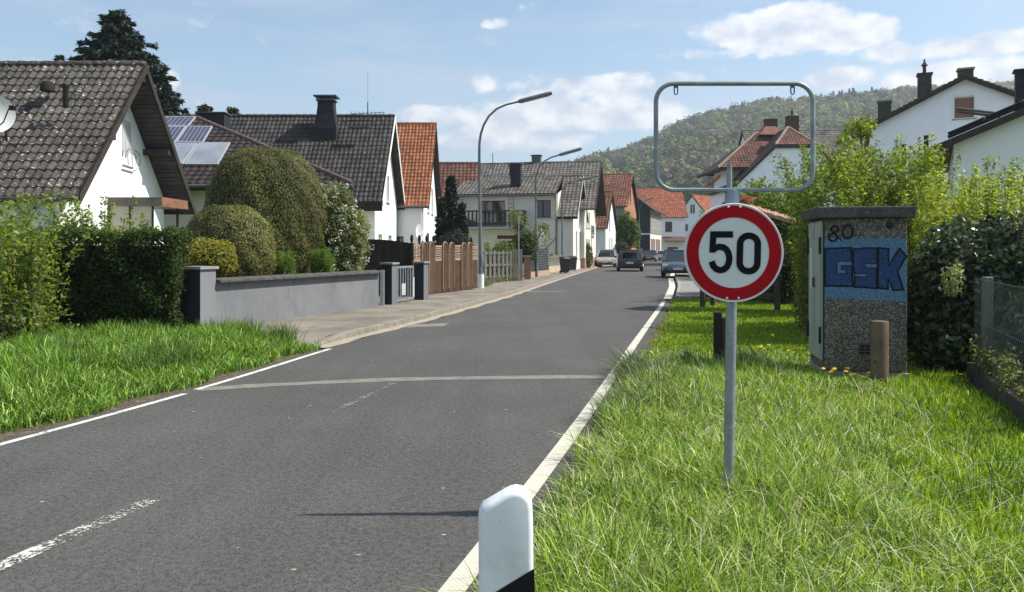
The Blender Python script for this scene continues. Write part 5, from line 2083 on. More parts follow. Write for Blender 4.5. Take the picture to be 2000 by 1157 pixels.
# ---- wheelie bins
def bin_(label, loc, yaw, body):
    T = thing('wheelie_bin', label, 'bin', loc, yaw, 'wheelie bins on the left pavement')
    mb = MB()
    b, t_ = [(-.22, -.24), (.22, -.24), (.22, .24), (-.22, .24)], [(-.29, -.33), (.29, -.33), (.29, .33), (-.29, .33)]
    mb.add([(x, y, .06) for x, y in b] + [(x, y, .95) for x, y in t_], [(3, 2, 1, 0), (4, 5, 6, 7)] + [(i, (i + 1) % 4, (i + 1) % 4 + 4, i + 4) for i in range(4)])
    part('bin_body', mb, body, T, bevel=.02)
    mb = MB()
    mb.add([(-.31, -.36, .952), (.31, -.36, .952), (.31, .36, .952), (-.31, .36, .952), (-.27, -.3, 1.02), (.27, -.3, 1.02), (.27, .33, 1.08), (-.27, .33, 1.08)],
           [(3, 2, 1, 0), (4, 5, 6, 7)] + [(i, (i + 1) % 4, (i + 1) % 4 + 4, i + 4) for i in range(4)])
    part('lid', mb, body, T)
    mb = MB()
    mb.tube([(-.25, .42, 1.0), (.25, .42, 1.0)], .02, 6)
    part('handle', mb, body, T)
    T.scale = (.8, .8, .95)
    for sx_ in (-.24, .24):
        mb = MB()
        mb.lathe([(.1, -.025), (.1, .025)], (sx_, .26, .1), 12, 'x')
        part('wheel', mb, BLACKP, T)
    return T


bin_('black wheelie bin, the nearer of the two on the left pavement', gp(1103, 534.5, .1), .5, mat('bin_black', (.018, .019, .021), .5, .2))
bin_('dark brownish wheelie bin just behind the black one', gp(1119, 529, .1), .2, mat('bin_grey', (.06, .052, .046), .55, .2))

# ---- street lamps: pole, curved arm, long luminaire
LUM = mat('luminaire_grey', (.13, .14, .145), .5, .1)


def lamp(label, base, pts, rad, lum, lw, sleeve=False):
    """pts: pole centre line (world), lum: (start, end) of the luminaire"""
    T = thing('street_lamp', label, 'street lamp', base, 0, 'street lamps along the left side')
    L_ = [Vector(p) - Vector(base) for p in pts]
    k = len(L_)
    rs = [rad * (1 - .55 * min(1, max(0, p.z) / 7)) for p in L_]
    mb = MB()
    mb.tube(L_, rs, 10)
    part('pole', mb, STEEL, T, smooth=True)
    a, b = Vector(lum[0]) - Vector(base), Vector(lum[1]) - Vector(base)
    d = (b - a).normalized()
    mb = MB()
    mb.tube([a - d * .05, a, a + d * .08, a + (b - a) * .9, b], [lw * .35, lw * .6, lw, lw, lw * .75], 8)
    h = part('luminaire', mb, LUM, T)
    s_ = d.cross(Vector((0, 1, 0))).normalized()
    mb = MB()
    dn = s_ if s_.z < 0 else -s_
    mb.tube([a + d * .12 + dn * lw * .55, b - d * .12 + dn * lw * .55], lw * .62, 8)
    part('lamp_cover', mb, mat('lamp_cover', (.5, .52, .53), .25), h)
    if sleeve:
        mb = MB()
        mb.tube([(0, 0, -.1), (0, 0, .62)], rad * 1.45, 12)
        part('pole_sleeve', mb, PVC, T, smooth=True)
    mb = MB()
    mb.box(-.045, .045, -rad - .012, -rad + .01, .9, 1.25)
    part('access_door', mb, STEEL, T)
    return T


y1 = 29.0
f1 = lambda px, py: at(px, py, y1)
lamp('tall curved street lamp beside the wooden gate fence', Vector((X_(939, y1), y1, 0)),
     [(X_(939, y1), y1, -.2)] + [f1(*p) for p in ((937.5, 420), (936, 300), (936.5, 280), (939, 262), (945, 244), (955, 227), (970, 213), (988, 205), (1012, 199))], .085,
     (f1(1012, 199), f1(1078, 182)), .085, sleeve=True)
y2 = 41.0
f2 = lambda px, py: at(px, py, y2)
lamp('second curved street lamp in front of the balcony house', Vector((X_(1048, y2), y2, 0)),
     [(X_(1048, y2), y2, -.2)] + [f2(*p) for p in ((1047, 420), (1046, 365), (1046.5, 345), (1052, 328), (1062, 316), (1076, 308), (1092, 303))], .085, (f2(1092, 303), f2(1136, 290.5)), .085)
y3 = 54.0
f3 = lambda px, py: at(px, py, y3)
lamp('third street lamp at the corner of the balcony house near the bins', Vector((X_(1098, y3), y3, 0)),
     [(X_(1098, y3), y3, -.2)] + [f3(*p) for p in ((1098, 430), (1097, 385), (1099, 370), (1106, 360), (1118, 355), (1132, 352))], .085, (f3(1132, 352), f3(1168, 344)), .08)
y4 = 68.0
f4 = lambda px, py: at(px, py, y4)
lamp('street lamp at the gable of the beige house, its arm over the silver car', Vector((X_(1159, y4), y4, 0)),
     [(X_(1159, y4), y4, -.2)] + [f4(*p) for p in ((1159, 440), (1159, 390), (1161, 378), (1166, 370), (1174, 366))], .08, (f4(1174, 366), f4(1203, 358)), .08)
y5 = 108.0
f5 = lambda px, py: at(px, py, y5)
lamp('farthest street lamp in front of the slate-hung house', Vector((X_(1249, y5), y5, 0)),
     [(X_(1249, y5), y5, -.2)] + [f5(*p) for p in ((1249, 440), (1249, 415), (1251, 403), (1256, 395), (1262, 391))], .09, (f5(1262, 391), f5(1275, 387)), .1)

# ---- signs on the left pavement
yq = 35.5
T = thing('street_name_sign', 'dark red street name plate and the back of a diamond sign on a slim pole', 'street sign', (X_(1013, yq), yq, 0))
qx = lambda px: X_(px, yq) - T.location.x
mb = MB()
mb.tube([(0, 0, -.1), (0, 0, Z_(424, yq))], .03, 8)
part('pole', mb, GALV, T, smooth=True)
mb = MB()
mb.box(qx(971), qx(1011), -.02, .0, Z_(467, yq), Z_(460, yq))
pl = part('name_plate', mb, mat('dark_red_plate', (.10, .025, .022), .5), T)
mb = MB()
r_ = 9.6 / F * yq
c = Vector((qx(1013.5), .035, Z_(445, yq)))
mb.prism([c + Vector((r_, 0, 0)), c + Vector((0, 0, r_)), c + Vector((-r_, 0, 0)), c + Vector((0, 0, -r_))], (0, .012, 0))
part('diamond_plate', mb, mat('sign_back', (.05, .052, .055), .6, .2), T)
yb_ = 64.5
T = thing('bus_stop_sign', 'pale blue sign plate on a pole at the corner of the beige house', 'sign', (X_(1155, yb_), yb_, 0))
bx_ = lambda px: X_(px, yb_) - T.location.x
mb = MB()
mb.tube([(0, 0, -.1), (0, 0, Z_(440, yb_))], .03, 7)
part('pole', mb, GALV, T)
SGN = mat('pale_sign_plate', (.36, .43, .44), .5, .1)
for (a, b, c, d) in ((1150, 1161, 441, 459), (1151, 1160, 460, 466)):
    mb = MB()
    mb.box(bx_(a), bx_(b), -.035, -.03, Z_(d, yb_), Z_(c, yb_))
    pp = part('plate', mb, SGN, T)
mb = MB()
ring(mb, .13, .2, Vector((bx_(1155.5), -.036, Z_(449, yb_))), .003, 24)
part('ring_mark', mb, mat('ring_green', (.10, .18, .16), .5), T)
T = thing('letterbox', 'black letterbox on a post by the corner of the beige house', 'letterbox', (X_(1152, 62), 62, 0))
mb = MB()
mb.box(-.22, .22, -.1, .1, Z_(505, 62), Z_(495, 62))
part('box', mb, BLACKP, T)
mb = MB()
mb.tube([(0, 0, 0), (0, 0, Z_(505, 62))], .04, 6)
part('post', mb, BLACKP, T)


# ================================================================== CARS
TYRE = mat('tyre', (.016, .016, .017), .8, .2)
RIM = mat('alloy_rim', (.42, .43, .44), .35, .1, metal=.7)
CARGLASS = mat('car_glass', (.02, .024, .028), .05, .1, spec=.8)
PLATE = mat('number_plate', (.62, .62, .60), .5, .02)
REDL = mat('tail_light', (.28, .012, .012), .25, .1, spec=.6)
HEADL = mat('headlight_glass', (.55, .57, .6), .1, .1, spec=.8)
TRIM = mat('black_trim', (.02, .02, .021), .6, .1)


def car(label, loc, yaw, col, name='parked_car', H=1.5, Wd=1.8, L=4.3, boxy=.0, roofm=None):
    """hatchback or people carrier; local +y is forward"""
    T = thing(name, label, 'car', loc, yaw, 'cars in the street')
    PAINT = mat('paint_%d_%d_%d' % tuple(int(c * 1000) for c in col), col, .28, .03, 2, spec=.5, coat=.6, metal=.25)
    w, h = Wd / 2, L / 2
    belt = H * .60
    st = [(-h, .80, .40, belt - .12), (-h + .05, .92, .28, belt - .02), (-h + .35, .98, .22, belt + .02), (-.7, 1.0, .2, belt), (.5, 1.0, .2, belt - .02), (h - 1.05, .99, .2, belt - .06),
          (h - .45, .95, .22, belt - .14), (h - .12, .86, .27, belt - .27), (h, .72, .36, belt - .40)]
    mb = MB()
    vs = []
    for (y, k, z0, z1) in st:
        ww = w * k
        zm = z0 + (z1 - z0) * .5
        half = [(ww * .80, z0), (ww * .97, z0 + .10), (ww, zm), (ww * .965, z1 - .07), (ww * .90, z1)]
        ring_ = [(x, y, z) for x, z in half] + [(0, y, z1 + .03)] + [(-x, y, z) for x, z in reversed(half)]
        vs += ring_
    n = 11
    fs = []
    for i in range(len(st) - 1):
        for k in range(n):
            fs.append((i * n + k, i * n + (k + 1) % n, (i + 1) * n + (k + 1) % n, (i + 1) * n + k))
    fs.append(tuple(range(n))[::-1])
    fs.append(tuple((len(st) - 1) * n + k for k in range(n)))
    mb.add(vs, fs)
    body = part('body', mb, PAINT, T, smooth=True)
    # cabin: glass band and painted roof with pillars
    yb0, yb1 = -h + .16, h - 1.15
    yt0, yt1 = -h + .42 + .25 * (1 - boxy), h - 2.05 + .15 * boxy
    zb, zt = belt - .03, H - .08
    lo = [(-w * .90, yb0), (w * .90, yb0), (w * .90, yb1), (-w * .90, yb1)]
    hi = [(-w * .70, yt0), (w * .70, yt0), (w * .70, yt1), (-w * .70, yt1)]
    mb = MB()
    mb.add([(x, y, zb) for x, y in lo] + [(x, y, zt) for x, y in hi], [(4, 5, 6, 7)] + [(i, (i + 1) % 4, (i + 1) % 4 + 4, i + 4) for i in range(4)])
    part('glass', mb, CARGLASS, body)
    mb = MB()
    rr_ = [(x * 1.02, y, zt - .03) for x, y in hi] + [(x * .93, y * .97, H - .02) for x, y in hi] + [(x * .5, y * .85, H) for x, y in hi]
    mb.add(rr_, [(8, 9, 10, 11)] + [(i + 4 * j, (i + 1) % 4 + 4 * j, (i + 1) % 4 + 4 * j + 4, i + 4 * j + 4) for j in range(2) for i in range(4)])
    part('roof', mb, roofm or PAINT, body, smooth=True)
    for i in range(4):
        mb = MB()
        mb.tube([(lo[i][0] * 1.0, lo[i][1], zb), (hi[i][0], hi[i][1], zt)], [.055, .042], 6)
        part('roof_pillar', mb, PAINT, body, smooth=True)
    for s_ in (-1, 1):
        for f_ in (.40, .72):
            ya, yb_2 = yb0 + (yb1 - yb0) * f_, yt0 + (yt1 - yt0) * f_
            mb = MB()
            mb.tube([(s_ * w * .902, ya, zb), (s_ * w * .702, yb_2, zt)], .032, 5)
            part('roof_pillar', mb, PAINT, body, smooth=True)
    for (x, y) in ((-1, -h + .78), (1, -h + .78), (-1, h - .86), (1, h - .86)):
        mb = MB()
        cx_ = x * (w - .10)
        mb.lathe([(.20, -.1), (.30, -.105), (.325, -.07), (.325, .07), (.30, .105), (.20, .1)], (cx_, y, .325), 18, 'x')
        wh = part('wheel', mb, TYRE, T, smooth=True)
        mb = MB()
        mb.lathe([(.2, 0), (.19, x * .02), (.06, x * .01), (.02, x * .02)], (cx_ + x * .1, y, .325), 14, 'x')
        part('rim', mb, RIM, wh)
    for s_ in (-1, 1):
        mb = MB()
        mb.box(s_ * w * .60, s_ * w * .93, h - .32, h - .1, belt - .36, belt - .20)
        part('headlight', mb, HEADL, body, bevel=.03)
        mb = MB()
        mb.box(s_ * w * .58, s_ * w * .95, -h + .0, -h + .16, belt - .20, belt - .06)
        part('tail_light', mb, REDL, body, bevel=.03)
        mb = MB()
        mb.box(s_ * (w + .02), s_ * (w + .2), h - 1.62, h - 1.45, belt + .02, belt + .16)
        part('mirror', mb, PAINT, body, bevel=.03)
    mb = MB()
    mb.box(-w * .66, w * .66, h - .05, h + .015, .34, belt - .52)
    part('grille', mb, TRIM, body, bevel=.02)
    mb = MB()
    mb.box(-w * .75, w * .75, -h - .03, -h + .12, .26, .42)
    part('rear_bumper', mb, TRIM, body, bevel=.03)
    for yy, zz in ((h + .02, .42), (-h - .02, .56)):
        mb = MB()
        mb.box(-.26, .26, yy - .012, yy + .012, zz, zz + .11)
        part('number_plate', mb, PLATE, body)
    mb = MB()
    mb.lathe([(.055, -.01), (.055, .01)], (0, h - .02, belt - .36), 12, 'y')
    mb.lathe([(.055, -.01), (.055, .01)], (0, -h + .01, belt - .2), 12, 'y')
    part('badge', mb, RIM, body)
    if name == 'driving_car':
        mb = MB()
        mb.box(-.5, .5, -h + .10, -h + .55, H - .06, H - .02)
        part('roof_spoiler', mb, TRIM, body)
    return T


ya = -math.atan(.2)
car('dark blue hatchback driving away down the middle of the street', Vector((8.62, 56.2, 0)), ya + .05, (.022, .026, .036), 'driving_car', 1.55, 1.85, 4.3)
car('silver-grey people carrier parked against the left pavement', Vector((8.55, 69.0, 0)), math.pi + ya - .02, (.36, .33, .29), 'parked_car', 1.58, 1.8, 4.3, 1.0)
car('dark slate-blue car parked half on the right kerb beside the round sign', Vector((9.35, 43.2, .05)), math.pi + ya - .02, (.05, .062, .085), 'parked_car', 1.5, 1.8, 4.2, .6)
car('pale silver car parked directly behind the slate-blue one', Vector((12.6, 57.5, .05)), math.pi + ya, (.5, .5, .5), 'parked_car', 1.52, 1.8, 4.3, .6)
car('dark blue car far back above the roof of the silver one', Vector((X_(1311, 79), 79, .0)), math.pi + ya, (.05, .055, .075), 'parked_car', 1.6, 1.8, 4.3, .9)
car('white car parked far down the street', Vector((X_(1293, 113), 113, 0)), ya, (.72, .72, .72), 'parked_car', 1.45, 1.8, 4.2, .3)
car('black car facing up the street just behind the blue hatchback', Vector((X_(1269, 103), 103, 0)), math.pi + ya - .05, (.02, .023, .024), 'parked_car', 1.5, 1.85, 4.4, .5)
car('grey car at the far left kerb, only its roof showing', Vector((X_(1246, 112), 112, .0)), math.pi + ya - .05, (.06, .06, .06), 'parked_car', 1.9, 1.85, 4.6, .8)


# ================================================================== VEGETATION
BARK = mat('bark', (.11, .085, .065), .95, .3, 6, .5, 30)
STEM = mat('green_stem', (.15, .13, .06), .8, .25, 8)
CORE = mat('dark_core_fill', (.022, .022, .012), 1.0, .3, 6)  # dark colour painted for the inner darkness of shrubs, closes the view through


def tubes(paths, r, n=3):
    mb = MB()
    for p in paths:
        k = len(p)
        mb.tube(p, [r * (1 - .75 * i / (k - 1)) for i in range(k)], n, cap=False)
    return mb


def shoot_bush(name, label, cat, bases, hts, lean, per, size, cols, weights=None, asp=.42, t0=.15, spread=.07, jit=.55, bend=None, m=None, stem_r=.008, var=.3, group=None, stems=1.0):
    """shrub made of many upright shoots that carry leaves along their length"""
    root = Vector(bases.mean(0))
    root.z = 0
    T = thing(name, label, cat, root, 0, group)
    P, N, D, paths = [], [], [], []
    for b, h in zip(bases, hts):
        a = rng.uniform(0, 2 * math.pi)
        l = lean * rng.uniform(.2, 1) * h
        d = np.array([math.cos(a) * l, math.sin(a) * l, 0])
        if bend is not None:
            d = d + np.array(bend) * h * rng.uniform(.3, 1)
        k = np.linspace(0, 1, 6)[:, None]
        path = b + np.array([0, 0, 1.0]) * h * (k - .12 * k ** 3) + d * k ** 1.8
        paths.append(path)
        m_ = max(4, int(per * h * (1 - t0) * rng.uniform(.7, 1.3)))
        t = rng.uniform(t0, 1, m_)[:, None]
        pos = b + np.array([0, 0, 1.0]) * h * (t - .12 * t ** 3) + d * t ** 1.8
        o = rng.normal(size=(m_, 3)) * np.array([1, 1, .5])
        o = norm(o)
        pos = pos + o * spread * rng.uniform(.25, 1.1, (m_, 1)) * (1.25 - .6 * t)
        P.append(pos)
        N.append(np.array([0, 0, .8]) + o * .55)
        D.append(o * .8 + np.array([0, 0, .7]))
    P, N, D = map(np.concatenate, (P, N, D))
    n = len(P)
    c = tints(n, cols, var, weights)
    c *= (1 + .22 * np.sin(P[:, :1] * 5.1 + P[:, 2:] * 3) * np.sin(P[:, 1:2] * 4.3 + P[:, 2:] * 2.1))
    leaves('foliage', P, N, size * rng.uniform(.6, 1.35, n), np.clip(c, .003, 1), T, m, asp, jit, D)
    k = int(len(paths) * stems)
    part('stems', tubes([[Vector(q) for q in p] for p in paths[:k]], stem_r), STEM, T, world=True)
    return T


def blob_leaves(blobs, per_m2, up=.15, thick=.25):
    """points on and inside a heap of ellipsoids"""
    P, N = [], []
    for (c, r) in blobs:
        c, r = np.array(c, float), np.array(r, float) * np.ones(3)
        area = 4 * math.pi * ((r[0] * r[1]) ** 1.6 / 3 + (r[0] * r[2]) ** 1.6 / 3 + (r[1] * r[2]) ** 1.6 / 3) ** (1 / 1.6)
        n = int(area * per_m2)
        d = norm(rng.normal(size=(n, 3)))
        f = 1 - thick * rng.uniform(0, 1, (n, 1)) ** 1.7
        lump = 1 + .10 * np.sin(d[:, :1] * 6 + c[0]) * np.sin(d[:, 2:] * 5 + c[2]) + .06 * np.sin(d[:, 1:2] * 11 + d[:, 2:] * 9)
        P.append(c + d * r * f * lump)
        N.append(norm(d / r) + np.array([0, 0, up]))
    return np.concatenate(P), np.concatenate(N)


def ellipsoid(mb, c, r, n=14, zmin=None):
    prof = []
    for i in range(n // 2 + 1):
        a = -math.pi / 2 + math.pi * i / (n // 2)
        prof.append((max(.001, math.cos(a)), math.sin(a)))
    vs, fs = [], []
    for (q, z) in prof:
        for k in range(n):
            a = 2 * math.pi * k / n
            zz_ = c[2] + z * r[2]
            if zmin is not None:
                zz_ = max(zmin, zz_)
            vs.append((c[0] + q * r[0] * math.cos(a), c[1] + q * r[1] * math.sin(a), zz_))
    for i in range(len(prof) - 1):
        for k in range(n):
            fs.append((i * n + k, i * n + (k + 1) % n, (i + 1) * n + (k + 1) % n, (i + 1) * n + k))
    mb.add(vs, fs)


def blob_shrub(name, label, cat, blobs, per_m2, size, cols, weights=None, asp=.5, jit=.7, m=None, core=.72, thick=.25, var=.3, group=None, trunk=None, up=.15):
    c0 = np.mean([b[0] for b in blobs], 0)
    T = thing(name, label, cat, (c0[0], c0[1], 0), 0, group)
    P, N = blob_leaves(blobs, per_m2, up, thick)
    keep = P[:, 2] > .02
    P, N = P[keep], N[keep]
    n = len(P)
    c = tints(n, cols, var, weights)
    c *= (1 + .25 * np.sin(P[:, :1] * 3.7 + 1) * np.sin(P[:, 2:] * 4.1 + P[:, 1:2] * 2))
    leaves('foliage' if trunk is None else 'crown', P, N, size * rng.uniform(.6, 1.35, n), np.clip(c, .003, 1), T, m, asp, jit)
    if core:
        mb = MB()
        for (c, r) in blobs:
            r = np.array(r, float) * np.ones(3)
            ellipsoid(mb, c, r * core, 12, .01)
        part('dark_core', mb, CORE, T, world=True)  # solid dark ellipsoids stand in for the shaded inside
    if trunk:
        mb = MB()
        for pth, r in trunk:
            mb.tube(pth, [r * (1 - .6 * i / (len(pth) - 1)) for i in range(len(pth))], 7)
        part('trunk', mb, BARK, T, world=True, smooth=True)
    return T


# ---- left: spring shrub, clipped hedge, topiary and garden shrubs
SPRING = [(.15, .21, .03), (.20, .25, .04), (.10, .15, .025), (.24, .26, .06)]


def bases_in(n, x0, x1, y0, y1):
    return np.stack([rng.uniform(x0, x1, n), rng.uniform(y0, y1, n), np.zeros(n)], 1)


b = np.concatenate([bases_in(84, -8.8, -7.35, 11.2, 12.7), bases_in(12, -7.7, -7.2, 11.6, 12.4)])
h = np.concatenate([rng.uniform(1.4, 3.05, 84), rng.uniform(1.2, 2.4, 12)])
shoot_bush('shrub', 'tall loose shrub with fresh yellow-green leaves at the left end of the hedge', 'shrub', b, h, .32, 62, .09, SPRING, asp=.45, t0=.12, spread=.2, stem_r=.014)
b = bases_in(46, -9.0, -7.1, 14.5, 15.2)
shoot_bush('shrub', 'thin leafy shoots standing above the clipped hedge in front of the white gable', 'shrub', b, rng.uniform(2.1, 2.95, 46), .12, 46, .09, SPRING, asp=.45, t0=.55, spread=.11, stem_r=.01)
b = bases_in(70, -8.8, -7.2, 11.2, 12.3)
shoot_bush('shrub', 'low dense growth at the foot of the tall spring shrub', 'shrub', b, rng.uniform(.5, 1.2, 70), .25, 75, .085, [(.08, .12, .03), (.12, .17, .035), (.05, .075, .022)], asp=.45, t0=.05, spread=.16)

# clipped hedge
T = thing('hedge', 'dark clipped evergreen hedge running to the grey garden wall', 'hedge', (-8.5, 14.0, 0))
n = 30000
hx0, hx1, hy0, hy1, hz = -13.0, -5.85, 13.3, 13.95, 1.84
u = rng.uniform(0, 1, n)
face = rng.choice(3, n, p=[.60, .24, .16])
X = np.where(face == 2, hx1, rng.uniform(hx0 + 3, hx1, n))
Y = np.where(face == 0, hy0, rng.uniform(hy0, hy1, n))
Zz = np.where(face == 1, hz, rng.uniform(.03, hz, n) ** 1.0)
N = np.stack([(face == 2) * 1.0, (face == 0) * -1.0, (face == 1) * 1.0 + .15], 1)
P = np.stack([X, Y, Zz], 1)
lump = .07 * np.sin(P[:, 0] * 4.3) * np.sin(P[:, 2] * 5.1 + 1) + .05 * np.sin(P[:, 0] * 9.7 + P[:, 2] * 8)
bottom = (face == 0) * np.clip(.55 - Zz, 0, 1) * .35
P += N * (lump - bottom - .16 * rng.uniform(0, 1, n) ** 2)[:, None] + rng.normal(0, .03, (n, 3))
P[:, 2] = np.maximum(P[:, 2], .02)
# rounded shoulder at the wall end
c = tints(n, [(.040, .062, .02), (.055, .085, .024), (.085, .125, .03), (.03, .045, .018)], .3, [.3, .35, .2, .15])
keep = ~((Zz < .6) & (rng.uniform(0, 1, n) < .35) & (face == 0))
leaves('foliage', P[keep], N[keep], .058 * rng.uniform(.6, 1.4, keep.sum()), c[keep], T, None, .55, .75)
n = 1700
P = np.stack([rng.uniform(hx0 + 3, hx1, n), rng.uniform(hy0, hy1, n), hz + rng.uniform(-.02, .14, n) * rng.uniform(0, 1, n)], 1)
leaves('new_growth', P, np.tile([0, 0, 1.], (n, 1)), .06, tints(n, [(.14, .19, .035), (.10, .15, .03)]), T, None, .45, .9)
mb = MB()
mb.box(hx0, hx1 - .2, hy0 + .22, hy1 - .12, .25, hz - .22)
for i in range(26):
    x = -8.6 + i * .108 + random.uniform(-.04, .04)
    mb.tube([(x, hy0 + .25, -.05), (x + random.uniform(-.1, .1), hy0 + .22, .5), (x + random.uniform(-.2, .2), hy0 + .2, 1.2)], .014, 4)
part('dark_core', mb, CORE, T, world=True)  # core box darkened for the shaded inside, plus real stems

YEW = [(.125, .135, .034), (.15, .15, .04), (.095, .105, .03), (.165, .15, .045)]


def topiary(label, c, rx, ry, zb, zt, dens, ex=.75):
    """clipped yew dome: a fine, slightly ragged surface of sprigs over a dark body"""
    T = thing('topiary_yew', label, 'topiary', (c[0], c[1], 0))
    nz, na = 26, 48

    def surf(a, v):
        # v 0..1 from the foot to the crown
        rr = np.where(v < .38, .90 + .26 * np.sin(np.minimum(v / .38, 1) * math.pi / 2) - .16, np.cos(np.clip((v - .38) / .62, 0, 1) * math.pi / 2) ** ex)
        rr = np.where(v < .38, np.minimum(rr, 1.0), rr)
        z = np.where(v < .38, zb + (zt - zb) * .45 * v / .38, zb + (zt - zb) * (.45 + .55 * np.sin(np.clip((v - .38) / .62, 0, 1) * math.pi / 2)))
        w = 1 + .035 * np.sin(a * 3 + v * 5) + .025 * np.sin(a * 7 - v * 9) + .015 * np.sin(a * 13 + v * 17)
        return np.stack([c[0] + rx * rr * w * np.cos(a), c[1] + ry * rr * w * np.sin(a), z], -1)

    A, Vv = np.meshgrid(np.linspace(0, 2 * math.pi, na, endpoint=False), np.linspace(0, 1, nz))
    G_ = surf(A, Vv)
    cen = np.array([c[0], c[1], (zb + zt) / 2])
    G2 = cen + (G_ - cen) * .95
    i, j = np.meshgrid(np.arange(nz - 1), np.arange(na), indexing='ij')
    Q = np.stack([i * na + j, i * na + (j + 1) % na, (i + 1) * na + (j + 1) % na, (i + 1) * na + j], -1).reshape(-1, 4)
    np_mesh('dark_core', G2.reshape(-1, 3), Q, CORE, T, smooth=True)
    n = dens
    a = rng.uniform(0, 2 * math.pi, n)
    v = 1 - (1 - rng.uniform(0, 1, n)) ** .62
    e = 1e-3
    P = surf(a, v)
    N = np.cross(surf(a + e, v) - P, surf(a, np.minimum(v + e, 1)) - P + 1e-9)
    N = norm(N)
    N *= np.sign((N * (P - cen)).sum(1, keepdims=True))
    fluff = rng.uniform(-.05, .03, (n, 1)) + .03 * np.sin(P[:, :1] * 9) * np.sin(P[:, 2:] * 11 + P[:, 1:2] * 7)
    P = P + N * fluff
    col = tints(n, YEW, .14, None, .04)
    col *= 1 + .25 * np.sin(P[:, :1] * 4 + P[:, 2:] * 2.2)
    leaves('foliage', P, N, .042 * rng.uniform(.6, 1.5, n), col, T, NEEDLE, .4, .3, N * .5 + np.array([0, 0, .8]))
    return T


topiary('large brown-green clipped yew dome behind the grey garden wall', (X_(521, 19.3), 19.3), 1.44, 1.35, .6, Z_(291, 19.3), 75000, .62)
topiary('smaller clipped yew dome in front of the large one', (X_(449, 16.7), 16.7), .95, .95, .5, Z_(403, 16.7), 46000, .7)
blob_shrub('shrub', 'golden-leaved clipped shrub between the hedge and the small yew dome', 'shrub',
           [((X_(405, 15.0), 15.0, 1.42), (.52, .45, .36)), ((X_(378, 14.9), 14.9, 1.35), (.3, .4, .4)), ((X_(438, 15.0), 15.0, 1.35), (.22, .3, .3))], 1300, .062,
           [(.26, .25, .035), (.20, .23, .035), (.30, .22, .05), (.14, .16, .03)], thick=.3)
for i, (px, Yq, zt, r, lab) in enumerate(((550, 17.2, Z_(483, 17.2), .31, 'fresh green fern-like shrub between the two yew domes'), (630, 18.6, Z_(474, 18.6), .24, 'narrow light green shrub against the right side of the large yew dome'))):
    b = bases_in(60, X_(px, Yq) - r, X_(px, Yq) + r, Yq - r * .8, Yq + r * .5) + np.array([0, 0, .75])
    shoot_bush('shrub', lab, 'shrub', b, np.full(60, zt - .75) * rng.uniform(.65, 1.05, 60), .25, 130, .05, [(.12, .21, .03), (.16, .25, .04), (.09, .16, .025)], asp=.3, t0=0, spread=.09)
# white-flowering shrub hanging over the wall
wb = [((X_(648, 19.9), 19.9, 1.9), (.66, .6, .9)), ((X_(620, 19.9), 19.9, 2.5), (.5, .5, .75)), ((X_(682, 19.7), 19.7, 1.55), (.5, .5, .75)), ((X_(655, 19.5), 19.5, 1.0), (.5, .4, .5)), ((X_(608, 20.2), 20.2, 2.95), (.34, .4, .38)), ((X_(655, 20.0), 20.0, 2.75), (.5, .5, .55)), ((X_(690, 19.9), 19.9, 2.1), (.42, .45, .55))]
T = blob_shrub('flowering_shrub', 'loose shrub dotted with white flower heads above the grey wall', 'shrub', wb, 800, .075, [(.14, .16, .05), (.19, .20, .07), (.23, .23, .11), (.08, .10, .035)], thick=.5, core=.55, jit=.9)
P, N = blob_leaves(wb, 9, .2, .05)
fl = []
for p in P:
    k = 16
    fl.append(p + norm(rng.normal(size=(k, 3))) * .07)
fl = np.concatenate(fl)
leaves('flower_heads', fl, fl - np.repeat(P, 16, 0), .05, tints(len(fl), [(.72, .72, .62), (.62, .64, .5)], .12), T, PETAL, .8, .5)['kind'] = 'stuff'

# ---- conifers on the left


def conifer(name, label, base, ht, z0, rfun, cols, dens=9, size=.42, step=.3, droop=.15, group=None, asp=.34, up=0.0):
    T = thing(name, label, 'tree', base, 0, group)
    P, N, D, paths = [], [], [], []
    z = z0
    while z < ht - .15:
        r = rfun((z - z0) / (ht - z0))
        nb = max(4, int(5 + r * 2.0))
        ph = rng.uniform(0, 6.28)
        for k in range(nb):
            a = ph + 2 * math.pi * k / nb + rng.uniform(-.3, .3)
            l = r * rng.uniform(.62, 1.15)
            d = np.array([math.cos(a), math.sin(a), 0])
            end = np.array(base) + np.array([0, 0, z]) + d * l + np.array([0, 0, (up - droop) * l + rng.uniform(-.1, .15)])
            st = np.array(base) + np.array([0, 0, z])
            paths.append([Vector(st), Vector((st + end) / 2 + np.array([0, 0, .06 * l])), Vector(end)])
            m_ = int(dens * l * 4) + 5
            t = rng.uniform(.12, 1.02, m_)[:, None] ** .8
            side = np.array([-d[1], d[0], 0])
            w = (1.05 - t) * .42 * l + .08
            s = rng.uniform(-1, 1, (m_, 1))
            pos = st + (end - st) * t + side * s * w + np.array([0, 0, 1]) * (.06 * l * np.sin(t * math.pi) + rng.normal(0, .07, (m_, 1)))
            P.append(pos)
            N.append(np.tile([0, 0, 1.], (m_, 1)) + d * .25)
            D.append(d + side * s * .9 + np.array([0, 0, -.1 + up]))
        z += step * rng.uniform(.7, 1.3)
    P, N, D = map(np.concatenate, (P, N, D))
    c = tints(len(P), cols, .35)
    leaves('crown', P, N, size * rng.uniform(.6, 1.3, len(P)), c, T, NEEDLE, asp, .55, D)
    mb = tubes(paths, .035, 3)
    mb.tube([Vector(base), Vector(base) + Vector((0, 0, ht * .6)), Vector(base) + Vector((0, 0, ht - .1))], [.28, .14, .02], 8)
    part('trunk', mb, BARK, T, world=True)
    return T


